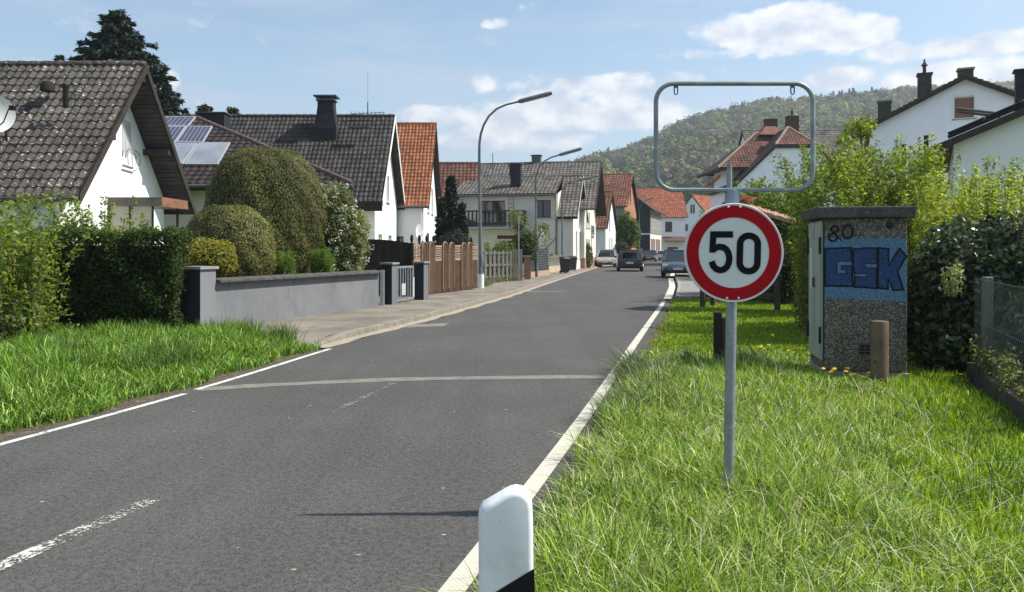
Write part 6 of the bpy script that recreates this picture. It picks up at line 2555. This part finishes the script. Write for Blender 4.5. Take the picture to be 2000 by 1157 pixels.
BLUE = [(.026, .044, .036), (.038, .06, .048), (.018, .029, .024)]
conifer('spruce_tree', 'tall blue-green spruce behind the roof of the left house', (X_(230, 46), 46, 0), Z_(24, 46), 6,
        lambda t: 4.4 * (1 - t) ** .5 * (1 - .15 * math.sin(t * 9)) * rng.uniform(.72, 1.12), BLUE, 13, .46, .28, .1, None, .34, .15)
conifer('spruce_tree', 'smaller spruce top beside the solar roof', (X_(325, 41), 41, 0), Z_(165, 41), 5, lambda t: 1.5 * (1 - t) ** .8 + .08, BLUE, 14, .36, .22, .15)
conifer('spruce_tree', 'spruce branch tip just above the ridge, left of the tall spruce', (X_(116, 44), 44, 0), Z_(108, 44), 7, lambda t: .95 * (1 - t) ** .7 + .1, BLUE, 12, .4, .3, .1)
OLIVE = [(.05, .06, .022), (.075, .08, .028), (.035, .042, .018)]
for (px, py, Yq, r, lab) in ((400, 198, 47, 1.6, 'olive green cypress behind the chimney of the solar-panel bungalow'), (455, 208, 48, 1.15, 'drooping olive cypress beside the dark tiled roof'), (362, 225, 45, 1.3, 'low olive cypress beside the small spruce')):
    conifer('cypress_tree', lab, (X_(px, Yq), Yq, 0), Z_(py, Yq), 4, lambda t, r=r: r * (1 - t) ** .55 + .1, OLIVE, 13, .38, .24, .35, 'olive cypresses behind the bungalow')
DKG = [(.014, .021, .014), (.02, .03, .018), (.03, .04, .02)]
for (px, py, Yq, r, lab) in ((892, 345, 44, .6, 'tallest dark thuja column in front of the maroon roof'), (874, 385, 43, .42, 'slim dark thuja left of the tallest column'), (912, 400, 43, .48, 'dark thuja right of the tallest column')):
    conifer('thuja_tree', lab, (X_(px - 11, Yq), Yq, 0), Z_(py, Yq), .3, lambda t, r=r: r * (1 - t) ** .5 * min(1, .6 + t * 2) + .05, DKG, 34, .26, .17, .0, 'dark thujas before the maroon roof', .4, .9)
blob_shrub('shrub', 'dark low conifer bush at the foot of the thujas', 'shrub', [((X_(898, 40), 40, 1.5), (.8, .7, .95)), ((X_(890, 40.5), 40.5, 1.7), (.7, .6, 1.0))], 260, .12, DKG + [(.04, .05, .022)], m=NEEDLE, asp=.4)

# ---- middle distance greenery on the left
b = bases_in(46, X_(948, 38), X_(1000, 38), 37.5, 38.6)
shoot_bush('shrub', 'light green shrub behind the picket fence below the balcony', 'shrub', b, rng.uniform(1.5, 2.3, 46), .2, 60, .11, [(.12, .14, .04), (.15, .17, .05), (.08, .1, .03)], t0=.1, spread=.2)
blob_shrub('shrub', 'rounded mid green shrub behind the brick pillar', 'shrub', [((X_(1024, 40), 40, 1.75), (.75, .6, .85)), ((X_(1010, 40.5), 40.5, 1.3), (.5, .5, .6))], 320, .11, [(.06, .085, .025), (.09, .12, .03), (.04, .055, .02)])
vx, vy = X_(1040, 47), 47.0
blob_shrub('small_tree', 'feathery garden tree with pale blossom before the balcony house', 'tree',
           [((X_(1012, 47), 47, 3.2), (.65, .6, .75)), ((X_(1002, 47), 47, 3.7), (.4, .4, .3)), ((X_(1050, 47), 47, 2.4), (.85, .7, .7)), ((X_(1062, 47), 47, 2.9), (.35, .4, .35))], 130, .13,
           [(.16, .17, .06), (.20, .20, .08), (.10, .12, .04)], core=0, thick=.9,
           trunk=[([Vector((vx, vy, 0)), Vector((vx + .1, vy, 1.2)), Vector((vx + .5, vy, 2.6))], .07), ([Vector((vx, vy, .5)), Vector((vx - .4, vy, 2.0)), Vector((vx - .8, vy, 3.3))], .06),
                  ([Vector((vx + .1, vy, 1.0)), Vector((vx + .9, vy, 1.7)), Vector((vx + 1.5, vy, 2.3))], .05)])
blob_shrub('shrub', 'white flowering bush at the pale gate beside the slat fence', 'shrub', [((X_(1056, 46), 46, 2.2), (.3, .3, .65))], 110, .10, [(.6, .6, .55), (.7, .7, .66), (.3, .34, .2)], core=0, thick=.9, m=PETAL)
blob_shrub('hedge', 'rounded clipped hedge between the bins and the beige house', 'hedge', [((X_(1143, 61), 61, 1.0), (.62, .9, 1.05)), ((X_(1140, 61), 61, 1.7), (.5, .8, .55))], 190, .14, [(.05, .07, .022), (.07, .09, .026), (.10, .115, .035)], m=NEEDLE)
blob_shrub('shrub', 'small plants on the low beige wall beside the bins', 'shrub', [((X_(1086, 52.5), 52.5, 1.0), (.5, .4, .32)), ((X_(1075, 51), 51, 1.0), (.35, .3, .3))], 200, .11, [(.07, .1, .03), (.2, .2, .16), (.05, .07, .025)], core=.5)
tx, ty = X_(1226, 84), 84.0
blob_shrub('street_tree', 'bushy fresh green tree before the brick gable', 'tree',
           [((tx - .3, ty, 4.2), (1.0, 1.0, 1.6)), ((tx + .3, ty, 3.0), (1.15, 1.1, 1.4)), ((tx - .5, ty, 2.2), (1.0, 1.0, 1.3)), ((tx + .5, ty - .2, 4.0), (.8, .8, .9))], 95, .22,
           [(.09, .15, .03), (.13, .19, .04), (.06, .1, .025)], core=.6, thick=.4,
           trunk=[([Vector((tx, ty, 0)), Vector((tx, ty, 1.5)), Vector((tx + .1, ty, 3.5))], .13), ([Vector((tx, ty, 1.2)), Vector((tx + .6, ty, 2.6)), Vector((tx + .8, ty, 3.8))], .08)])
blob_shrub('shrub', 'dark bush at the foot of the brick gable behind the parked silver car', 'shrub', [((X_(1214, 80), 80, 1.2), (.9, .8, 1.3))], 90, .2, [(.03, .045, .018), (.05, .07, .024)])

# ---- right: loose spring shrubs, laurel, small tree
YG = [(.26, .31, .04), (.36, .38, .055), (.17, .22, .034), (.40, .40, .10)]
MG = [(.13, .18, .032), (.18, .23, .04), (.09, .13, .027), (.24, .26, .06)]


def band(n, pxa, pxb, ya_, yb__):
    y = rng.uniform(ya_, yb__, n)
    px = rng.uniform(pxa, pxb, n)
    return np.stack([(px - CX) / F * y, y, np.zeros(n)], 1)


b = band(260, 1800, 2120, 10.6, 13.0)
shoot_bush('shrub', 'tall yellow-green shrub of upright shoots behind the dark laurel', 'shrub', b, rng.uniform(2.05, 3.05, 260) + .12 * np.sin(b[:, 0] * 5), .10, 100, .068, YG, asp=.34, t0=.02, spread=.11)
b = band(240, 1640, 1830, 12.6, 15.2)
shoot_bush('shrub', 'broad green shrub directly behind the graffiti box', 'shrub', b, rng.uniform(2.6, 4.0, 240), .12, 80, .075, MG + YG[:2], asp=.36, t0=.02, spread=.13)
b = band(60, 1560, 1680, 14.2, 16.2)
shoot_bush('shrub', 'mid green shrub rising left of the graffiti box lid', 'shrub', b, rng.uniform(2.9, 4.2, 60), .14, 80, .085, MG, asp=.38, t0=.02, spread=.15)
b = band(200, 1450, 1600, 22.5, 26.5)
shoot_bush('shrub', 'tall dense shrubs behind the shelter and the round sign', 'shrub', b, rng.uniform(2.9, 4.3, 200), .14, 58, .12, MG + [(.06, .085, .024)] * 2, asp=.42, t0=.02, spread=.24)
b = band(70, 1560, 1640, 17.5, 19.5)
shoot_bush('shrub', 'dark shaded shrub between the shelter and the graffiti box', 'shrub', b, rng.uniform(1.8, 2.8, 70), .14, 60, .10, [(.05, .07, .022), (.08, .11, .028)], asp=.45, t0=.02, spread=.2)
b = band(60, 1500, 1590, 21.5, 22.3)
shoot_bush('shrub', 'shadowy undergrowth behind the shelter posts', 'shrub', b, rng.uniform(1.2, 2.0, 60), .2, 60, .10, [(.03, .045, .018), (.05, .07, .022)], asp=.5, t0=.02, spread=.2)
b = band(50, 1375, 1470, 36, 42)
shoot_bush('shrub', 'grey-green shrubs far behind the round sign under the empty frame', 'shrub', b, rng.uniform(2.6, 4.2, 50), .16, 34, .17, [(.09, .12, .04), (.13, .16, .05), (.06, .085, .03)], asp=.45, t0=.02, spread=.34)
b = band(90, 1850, 2120, 15.0, 17.0)
shoot_bush('shrub', 'green shrub row below the white gable at the right edge', 'shrub', b, rng.uniform(2.9, 3.9, 90), .12, 60, .09, MG, asp=.4, t0=.02, spread=.15)
b = band(26, 1915, 2030, 9.8, 11.0)
shoot_bush('shrub', 'tall bare twigs with silvery buds in front of the white gable', 'shrub', b, rng.uniform(2.6, 3.25, 26), .10, 16, .045, [(.45, .47, .38), (.30, .34, .2)], asp=.5, t0=.55, spread=.03, stem_r=.007)
tx, ty = X_(1672, 17.2), 17.2
blob_shrub('small_tree', 'slender young tree with bright leaf tufts rising above the shrubs beside the pale gable', 'tree',
           [((X_(1680, ty), ty, Z_(245, ty)), (.34, .4, .22)), ((X_(1655, ty), ty, Z_(272, ty)), (.22, .3, .2)), ((X_(1650, ty), ty, Z_(320, ty)), (.32, .35, .35)), ((X_(1690, ty), ty, Z_(262, ty)), (.2, .25, .14)),
            ((X_(1625, ty), ty, Z_(340, ty)), (.4, .4, .4))], 420, .085, YG + MG[:2], core=0, thick=.95, jit=.9,
           trunk=[([Vector((tx, ty, 0)), Vector((tx - .1, ty, 2.4)), Vector((tx + .15, ty, 3.4)), Vector((tx + .1, ty, 4.2))], .05),
                  ([Vector((tx - .1, ty, 2.4)), Vector((tx - .3, ty, 3.2)), Vector((tx - .25, ty, 3.8))], .03)])
LAUREL = [(.03, .055, .022), (.04, .07, .026), (.055, .09, .03), (.08, .11, .04)]
blob_shrub('laurel_bush', 'dark glossy laurel bush beside the wire mesh fence', 'shrub',
           [((5.75, 9.75, 1.05), (.78, .6, .88)), ((6.35, 9.7, 1.2), (.8, .6, .8)), ((5.45, 10.0, .7), (.55, .6, .7)), ((6.9, 9.6, 1.15), (.7, .6, .8)), ((6.2, 8.5, .75), (.6, .5, .7)), ((5.75, 7.4, .6), (.5, .5, .6)), ((6.7, 7.7, .8), (.8, .7, .8)), ((5.6, 8.2, .45), (.3, .5, .5)), ((5.2, 6.9, .4), (.3, .4, .45)), ((5.5, 9.5, .35), (.5, .45, .4))], 640, .09, LAUREL,
           m=GLOSSY_LEAF, asp=.5, jit=.85, core=.8, thick=.3)
b = np.stack([5.38 + (np.linspace(8.9, 6.4, 60) - 9) * .396 + rng.normal(.06, .05, 60), np.linspace(8.9, 6.4, 60), np.full(60, .12)], 1)
shoot_bush('weeds', 'pale weeds growing through the foot of the wire mesh', 'weeds', b + np.array([0, 0, .1]), rng.uniform(.12, .42, 60), .4, 60, .06, [(.12, .15, .04), (.2, .2, .1)], t0=.05, spread=.08)
b = np.stack([rng.uniform(5.10, 5.24, 14), rng.uniform(8.9, 9.15, 14), np.full(14, 1.0)], 1)
shoot_bush('weeds', 'sprig of pale leaves above the concrete fence post', 'weeds', b, rng.uniform(.2, .5, 14), .4, 60, .06, [(.2, .24, .12), (.3, .32, .2)], t0=.2, spread=.06)


# ================================================================== GRASS
def grass(name, label, R, h, w, cols, lean=(.1, .9), weights=None, var=.28, aim=None):
    n = len(R)
    a = rng.uniform(0, 2 * math.pi, n)
    f = rng.uniform(0, math.pi, n)
    l = rng.uniform(lean[0], lean[1], n)
    d = np.stack([np.cos(a), np.sin(a), np.zeros(n)], 1)
    if aim is not None:
        d = norm(d * .7 + np.array(aim))
    s = np.stack([np.cos(f), np.sin(f), np.zeros(n)], 1)
    h = np.asarray(h) * np.ones(n)
    w = np.asarray(w) * np.ones(n)

    def at_(t):
        p = R + d * (l * h * t ** 2)[:, None]
        p[:, 2] += h * t * (1 - .42 * l * t)
        return p

    V = np.empty((n, 7, 3))
    for i, (t, k) in enumerate(((0, .8), (.45, 1.0), (.78, .62))):
        p = at_(t)
        V[:, 2 * i] = p - s * (w * k * .5)[:, None]
        V[:, 2 * i + 1] = p + s * (w * k * .5)[:, None]
    V[:, 6] = at_(1.0)
    tri = np.array([(0, 1, 3), (0, 3, 2), (2, 3, 5), (2, 5, 4), (4, 5, 6)])
    Q = (np.arange(n)[:, None, None] * 7 + tri[None]).reshape(-1, 3)
    c = tints(n, cols, var, weights)
    o = np_mesh(name, V.reshape(-1, 3), Q, GRASS, None, np.repeat(c, 7, 0))
    return tag(o, label, None, None, 'stuff')


def patchy(R, s=1.0, k=0.0):
    return np.sin(R[:, 0] * 2.3 * s + k) * np.sin(R[:, 1] * 1.7 * s + 1.3 + k) + .6 * np.sin(R[:, 0] * 5.1 * s + R[:, 1] * 4.3 * s + k)


def edge_x(y):
    return np.interp(y, RL_Y, RL_X)


parts_R = []
for (y0, y1_, dens) in ((1.0, 3.2, 6800), (3.2, 5.5, 5400), (5.5, 9.2, 3200), (9.2, 14, 1700), (14, 24.0, 800)):
    x1max = .70 * y1_ + .4
    area = (y1_ - y0) * (x1max + 1.2)
    n = int(area * dens)
    y = rng.uniform(y0, y1_, n)
    x = rng.uniform(-1.2, x1max, n)
    e = edge_x(y)
    jag = .30 + .09 * np.sin(y * 5.3) + .06 * np.sin(y * 13.1) + .16 * rng.uniform(0, 1, n) ** 2
    k = (x > e + jag) & (x < .68 * y + .35) & (x < np.where(y > 9.5, 8.3, 9))
    fx = 4.42 + (y - 6.2) * (.88 / 2.8)
    k &= (y > 9.0) | (x < fx - .1)
    parts_R.append(np.stack([x[k], y[k], np.full(k.sum(), -.03)], 1))
R = np.concatenate(parts_R)
dist = R[:, 1]
off = R[:, 0] - edge_x(R[:, 1])
tall = np.clip((11.5 - dist) / 2.0, 0, 1) * np.clip((2.7 - off) / 1.0, 0, 1)
pt = patchy(R, 1.2)
h = (.085 + .055 * np.clip((10.5 - dist) / 2, 0, 1) + .105 * tall) * rng.uniform(.55, 1.35, len(R)) * (1 + .16 * pt)
w = .0056 + .0009 * np.clip(dist - 2, 0, 20)
near = dist < 11.5
sel = (off < 2.4 + .5 * pt) & near
GR1 = [(.19, .31, .03), (.29, .42, .05), (.095, .17, .025), (.66, .65, .44), (.46, .55, .17)]
grass('grass', 'long rough grass with pale stalks on the verge around the sign pole', R[sel], h[sel] * 1.08, w[sel], GR1, (.15, 1.25), [.28, .22, .25, .11, .14], .5)
sel2 = (~sel) & near
grass('grass', 'bright yellow-green lawn in front of the graffiti box and wire fence', R[sel2], h[sel2], w[sel2], [(.25, .38, .022), (.35, .50, .03), (.12, .21, .02), (.54, .62, .15)], (.05, .8), [.35, .27, .27, .11], .5)
sel3 = ~near
grass('grass', 'short mown lawn with dandelions beside the far kerb', R[sel3], h[sel3] * .9, w[sel3], [(.24, .36, .03), (.32, .44, .035), (.14, .22, .025)], (.05, .8), [.35, .35, .3])
# loose stalks lying over the near grass
n = 2400
y = rng.uniform(1.6, 8.5, n)
x = edge_x(y) + .3 + rng.uniform(0, 1, n) ** 1.3 * np.minimum(2.9, .68 * y + .3 - edge_x(y) - .3)
Rn = np.stack([x, y, np.zeros(n)], 1)
grass('dry_stalks', 'pale dry grass stalks bending over the green verge', Rn, rng.uniform(.2, .42, n), .0027 + .0004 * y, [(.55, .54, .36), (.34, .36, .16), (.5, .46, .32)], (.5, 1.5))
# tall bluish tufts by the road edge
cs = [(X_(px, yy), yy) for px, yy in ((1222, 9.3), (1240, 9.0), (1255, 8.7), (1280, 8.6), (1305, 8.4), (1250, 9.6), (1232, 9.8), (1330, 8.3), (1290, 9.2), (1262, 7.9), (1300, 7.6), (1340, 10.2), (1450, 10.0), (1470, 10.2), (1240, 7.2), (1330, 7.2), (1215, 6.9))]
Rt = np.concatenate([np.stack([rng.normal(cx_, .10, 190), rng.normal(cy_, .12, 190), np.full(190, -.02)], 1) for cx_, cy_ in cs])
Rt = Rt[Rt[:, 0] > edge_x(Rt[:, 1]) + .1]
grass('tall_grass_tuft', 'tall blue-green grass tufts leaning over the edge line', Rt, rng.uniform(.2, .46, len(Rt)), .0105, [(.085, .13, .05), (.13, .18, .08), (.22, .25, .14), (.06, .10, .035)], (.4, 1.3), None, .3, (-.5, .1, 0))
# darker clumps and pale seed-head patches in the lawn
cs = []
while len(cs) < 46:
    yy = rng.uniform(2.4, 9.5)
    xx = rng.uniform(edge_x(yy) + .5, min(.66 * yy, 4.42 + (yy - 6.2) * .31 - .25 if yy < 9 else 5))
    cs.append((xx, yy))
Rt = np.concatenate([np.stack([rng.normal(a_, .07 + .008 * b_, 70), rng.normal(b_, .07 + .012 * b_, 70), np.full(70, -.02)], 1) for a_, b_ in cs])
grass('tall_grass_tuft', 'darker green clumps scattered in the bright lawn', Rt, rng.uniform(.12, .27, len(Rt)), .0045 + .0009 * Rt[:, 1], [(.06, .14, .02), (.09, .19, .028), (.05, .11, .03)], (.15, 1.0))
cs = [(rng.uniform(.9, 2.3), rng.uniform(2.8, 6.2)) for _ in range(26)]
cs = [(a_, b_) for a_, b_ in cs if a_ > edge_x(b_) + .5]
Rt = np.concatenate([np.stack([rng.normal(a_, .10, 60), rng.normal(b_, .14, 60), np.full(60, -.01)], 1) for a_, b_ in cs])
grass('dry_stalks', 'patches of bleached stalks around the foot of the sign pole', Rt, rng.uniform(.12, .30, len(Rt)), .0035 + .0006 * Rt[:, 1], [(.62, .62, .42), (.50, .56, .26), (.68, .66, .52)], (.5, 1.5))
# broad-leaved weeds lying flat between the blades
n = 150
yy = rng.uniform(2.2, 8.5, n)
xx = edge_x(yy) + rng.uniform(.4, 2.6, n)
P, N, D = [], [], []
for a_, b_ in zip(xx, yy):
    k = 9
    an = rng.uniform(0, 6.28, k)
    d_ = np.stack([np.cos(an), np.sin(an), np.full(k, .25)], 1)
    P.append(np.array([a_, b_, .05]) + d_ * .07)
    N.append(np.tile([0, 0, 1.], (k, 1)) + d_ * .3)
    D.append(d_)
P, N, D = map(np.concatenate, (P, N, D))
tag(leaves('weeds', P, N, rng.uniform(.09, .17, len(P)), tints(len(P), [(.13, .22, .03), (.18, .26, .05), (.09, .16, .03)], .3), None, LEAF, .3, .25, D), 'flat rosettes of broad-leaved weeds in the rough grass', kind='stuff')
# dead leaves and straw on the gritty edges of the road
n = 2600
yy = rng.uniform(2.0, 14, n)
side = rng.uniform(0, 1, n) < .5
xx = np.where(side, edge_x(yy) + rng.uniform(.10, .62, n), np.interp(yy, LB_Y, LB_X) - rng.uniform(-.02, .45, n))
ok = side | (yy < 12)
P = np.stack([xx, yy, np.full(n, .012)], 1)[ok]
tag(leaves('litter', P, np.tile([0, 0, 1.], (len(P), 1)), rng.uniform(.012, .045, len(P)), tints(len(P), [(.26, .19, .10), (.36, .29, .16), (.13, .09, .05), (.14, .17, .05)], .35), None, LEAF, .3, .3), 'dead leaves and straw along the gritty road edges', kind='stuff')
n = 1500
yy = rng.uniform(2.0, 11, n)
xx = edge_x(yy) + rng.uniform(.12, .5, n)
grass('grass', 'sparse short grass creeping over the gritty road edge', np.stack([xx, yy, np.full(n, -.01)], 1), rng.uniform(.03, .10, n), .006, [(.2, .3, .04), (.36, .36, .16), (.13, .2, .03)], (.3, 1.3))
# left verge
y = rng.uniform(5.0, 13.6, 150000)
x = rng.uniform(-10.2, -2.8, 150000)
e = np.interp(y, LB_Y, LB_X) - .16 - .09 * np.sin(y * 4.1) - .14 * rng.uniform(0, 1, len(y)) ** 2
lim = np.where(y > 13.2, -5.0, 9)
tip = (y > 12.2) & (x > -3.55 - 1.05 * (y - 12.2) - .25 * rng.uniform(0, 1, len(y)))
k = (x < e) & (x > -.70 * y - .3) & ~((y > 13.5) & (x < -5.5)) & ~tip
Rl = np.stack([x[k], y[k], np.full(k.sum(), -.02)], 1)
pt = patchy(Rl, 1.5, 2.0)
ed = np.clip((np.interp(Rl[:, 1], LB_Y, LB_X) - .3 - Rl[:, 0]) / 1.2, 0, 1)
grass('grass', 'tall lush green grass on the left verge below the hedge', Rl, (.13 + .16 * ed) * (1 + .22 * pt) * rng.uniform(.55, 1.4, len(Rl)), .013, [(.13, .24, .026), (.20, .34, .036), (.06, .13, .02), (.44, .56, .19)], (.1, 1.0),
      [.33, .27, .26, .14], .5)
cs = [(-4.75, 13.3), (-5.1, 13.2), (-4.4, 12.9), (-3.75, 12.5), (-6.1, 13.0), (-4.5, 9.3), (-4.2, 9.8), (-4.6, 10.3), (-5.2, 9.2), (-6.0, 10.4)]
Rt = np.concatenate([np.stack([rng.normal(cx_, .13, 220), rng.normal(cy_, .13, 220), np.full(220, -.02)], 1) for cx_, cy_ in cs])
grass('tall_grass_tuft', 'higher dark grass tufts in front of the grey garden wall', Rt, rng.uniform(.25, .52, len(Rt)), .011, [(.07, .125, .026), (.10, .175, .035), (.13, .21, .05)], (.1, .8))
# weeds along the foot of the wall, fence and kerb
yy = rng.uniform(24, 36, 2600)
xx = np.interp(yy, [p[0] for p in WALL_PTS], [p[1] for p in WALL_PTS]) + rng.normal(0.05, .12, 2600)
grass('grass', 'weeds along the foot of the wooden fences', np.stack([xx, yy, np.full(2600, .09)], 1)[yy > 30], (.22 * rng.uniform(.3, 1, 2600))[yy > 30], .03, [(.12, .16, .04), (.2, .2, .09)], (.1, .8))

# dandelions, each one a flower on its stalk
spots = [(1622, 747), (1634, 750), (1645, 752), (1650, 744), (1659, 749), (1664, 753), (1671, 747), (1630, 745), (1655, 739), (1693, 748), (1611, 744), (1862, 750), (1870, 752), (1562, 655), (1570, 645), (1575, 650), (1566, 642),
         (1486, 692), (1492, 694), (1481, 696), (1552, 700), (1545, 703), (1497, 690), (1500, 646), (1526, 640), (1530, 643), (1505, 668)]
DPET = mat('dandelion_yellow', (.75, .52, .03), .7, .12, 30)
proto = None
for i, (px, py) in enumerate(spots):
    p = gp(px, py + 6, 0.0)
    if proto is None:
        proto = thing('dandelion', 'yellow dandelion flower in the grass around the graffiti box', 'flower', p, 0, 'dandelions in the lawn by the graffiti box')
        mb = MB()
        mb.tube([(0, 0, -.03), (.004, 0, .08), (.01, 0, .13)], .003, 4)
        part('stalk', mb, STEM, proto)
        mb = MB()
        vs = [(.01, 0, .152)]
        for r_, z_, k_ in ((.012, .15, 8), (.024, .142, 8)):
            for j in range(8):
                a = 2 * math.pi * j / 8 + r_ * 20
                vs.append((.01 + r_ * math.cos(a), r_ * math.sin(a), z_ + (.004 if j % 2 else -.003)))
        fs = [(0, 1 + j, 1 + (j + 1) % 8) for j in range(8)] + [(1 + j, 9 + j, 9 + (j + 1) % 8, 1 + (j + 1) % 8) for j in range(8)] + [tuple(9 + j for j in range(8))[::-1]]
        mb.add(vs, fs)
        part('flower_head', mb, DPET, proto)
        proto.scale = (1.1, 1.1, 1.05)
    else:
        c = copy_tree(proto)
        c.location = p
        c.rotation_euler = (random.uniform(-.2, .2), random.uniform(-.2, .2), random.uniform(0, 6))
        s_ = random.uniform(.8, 1.25)
        c.scale = (s_, s_, s_ * random.uniform(.9, 1.1))
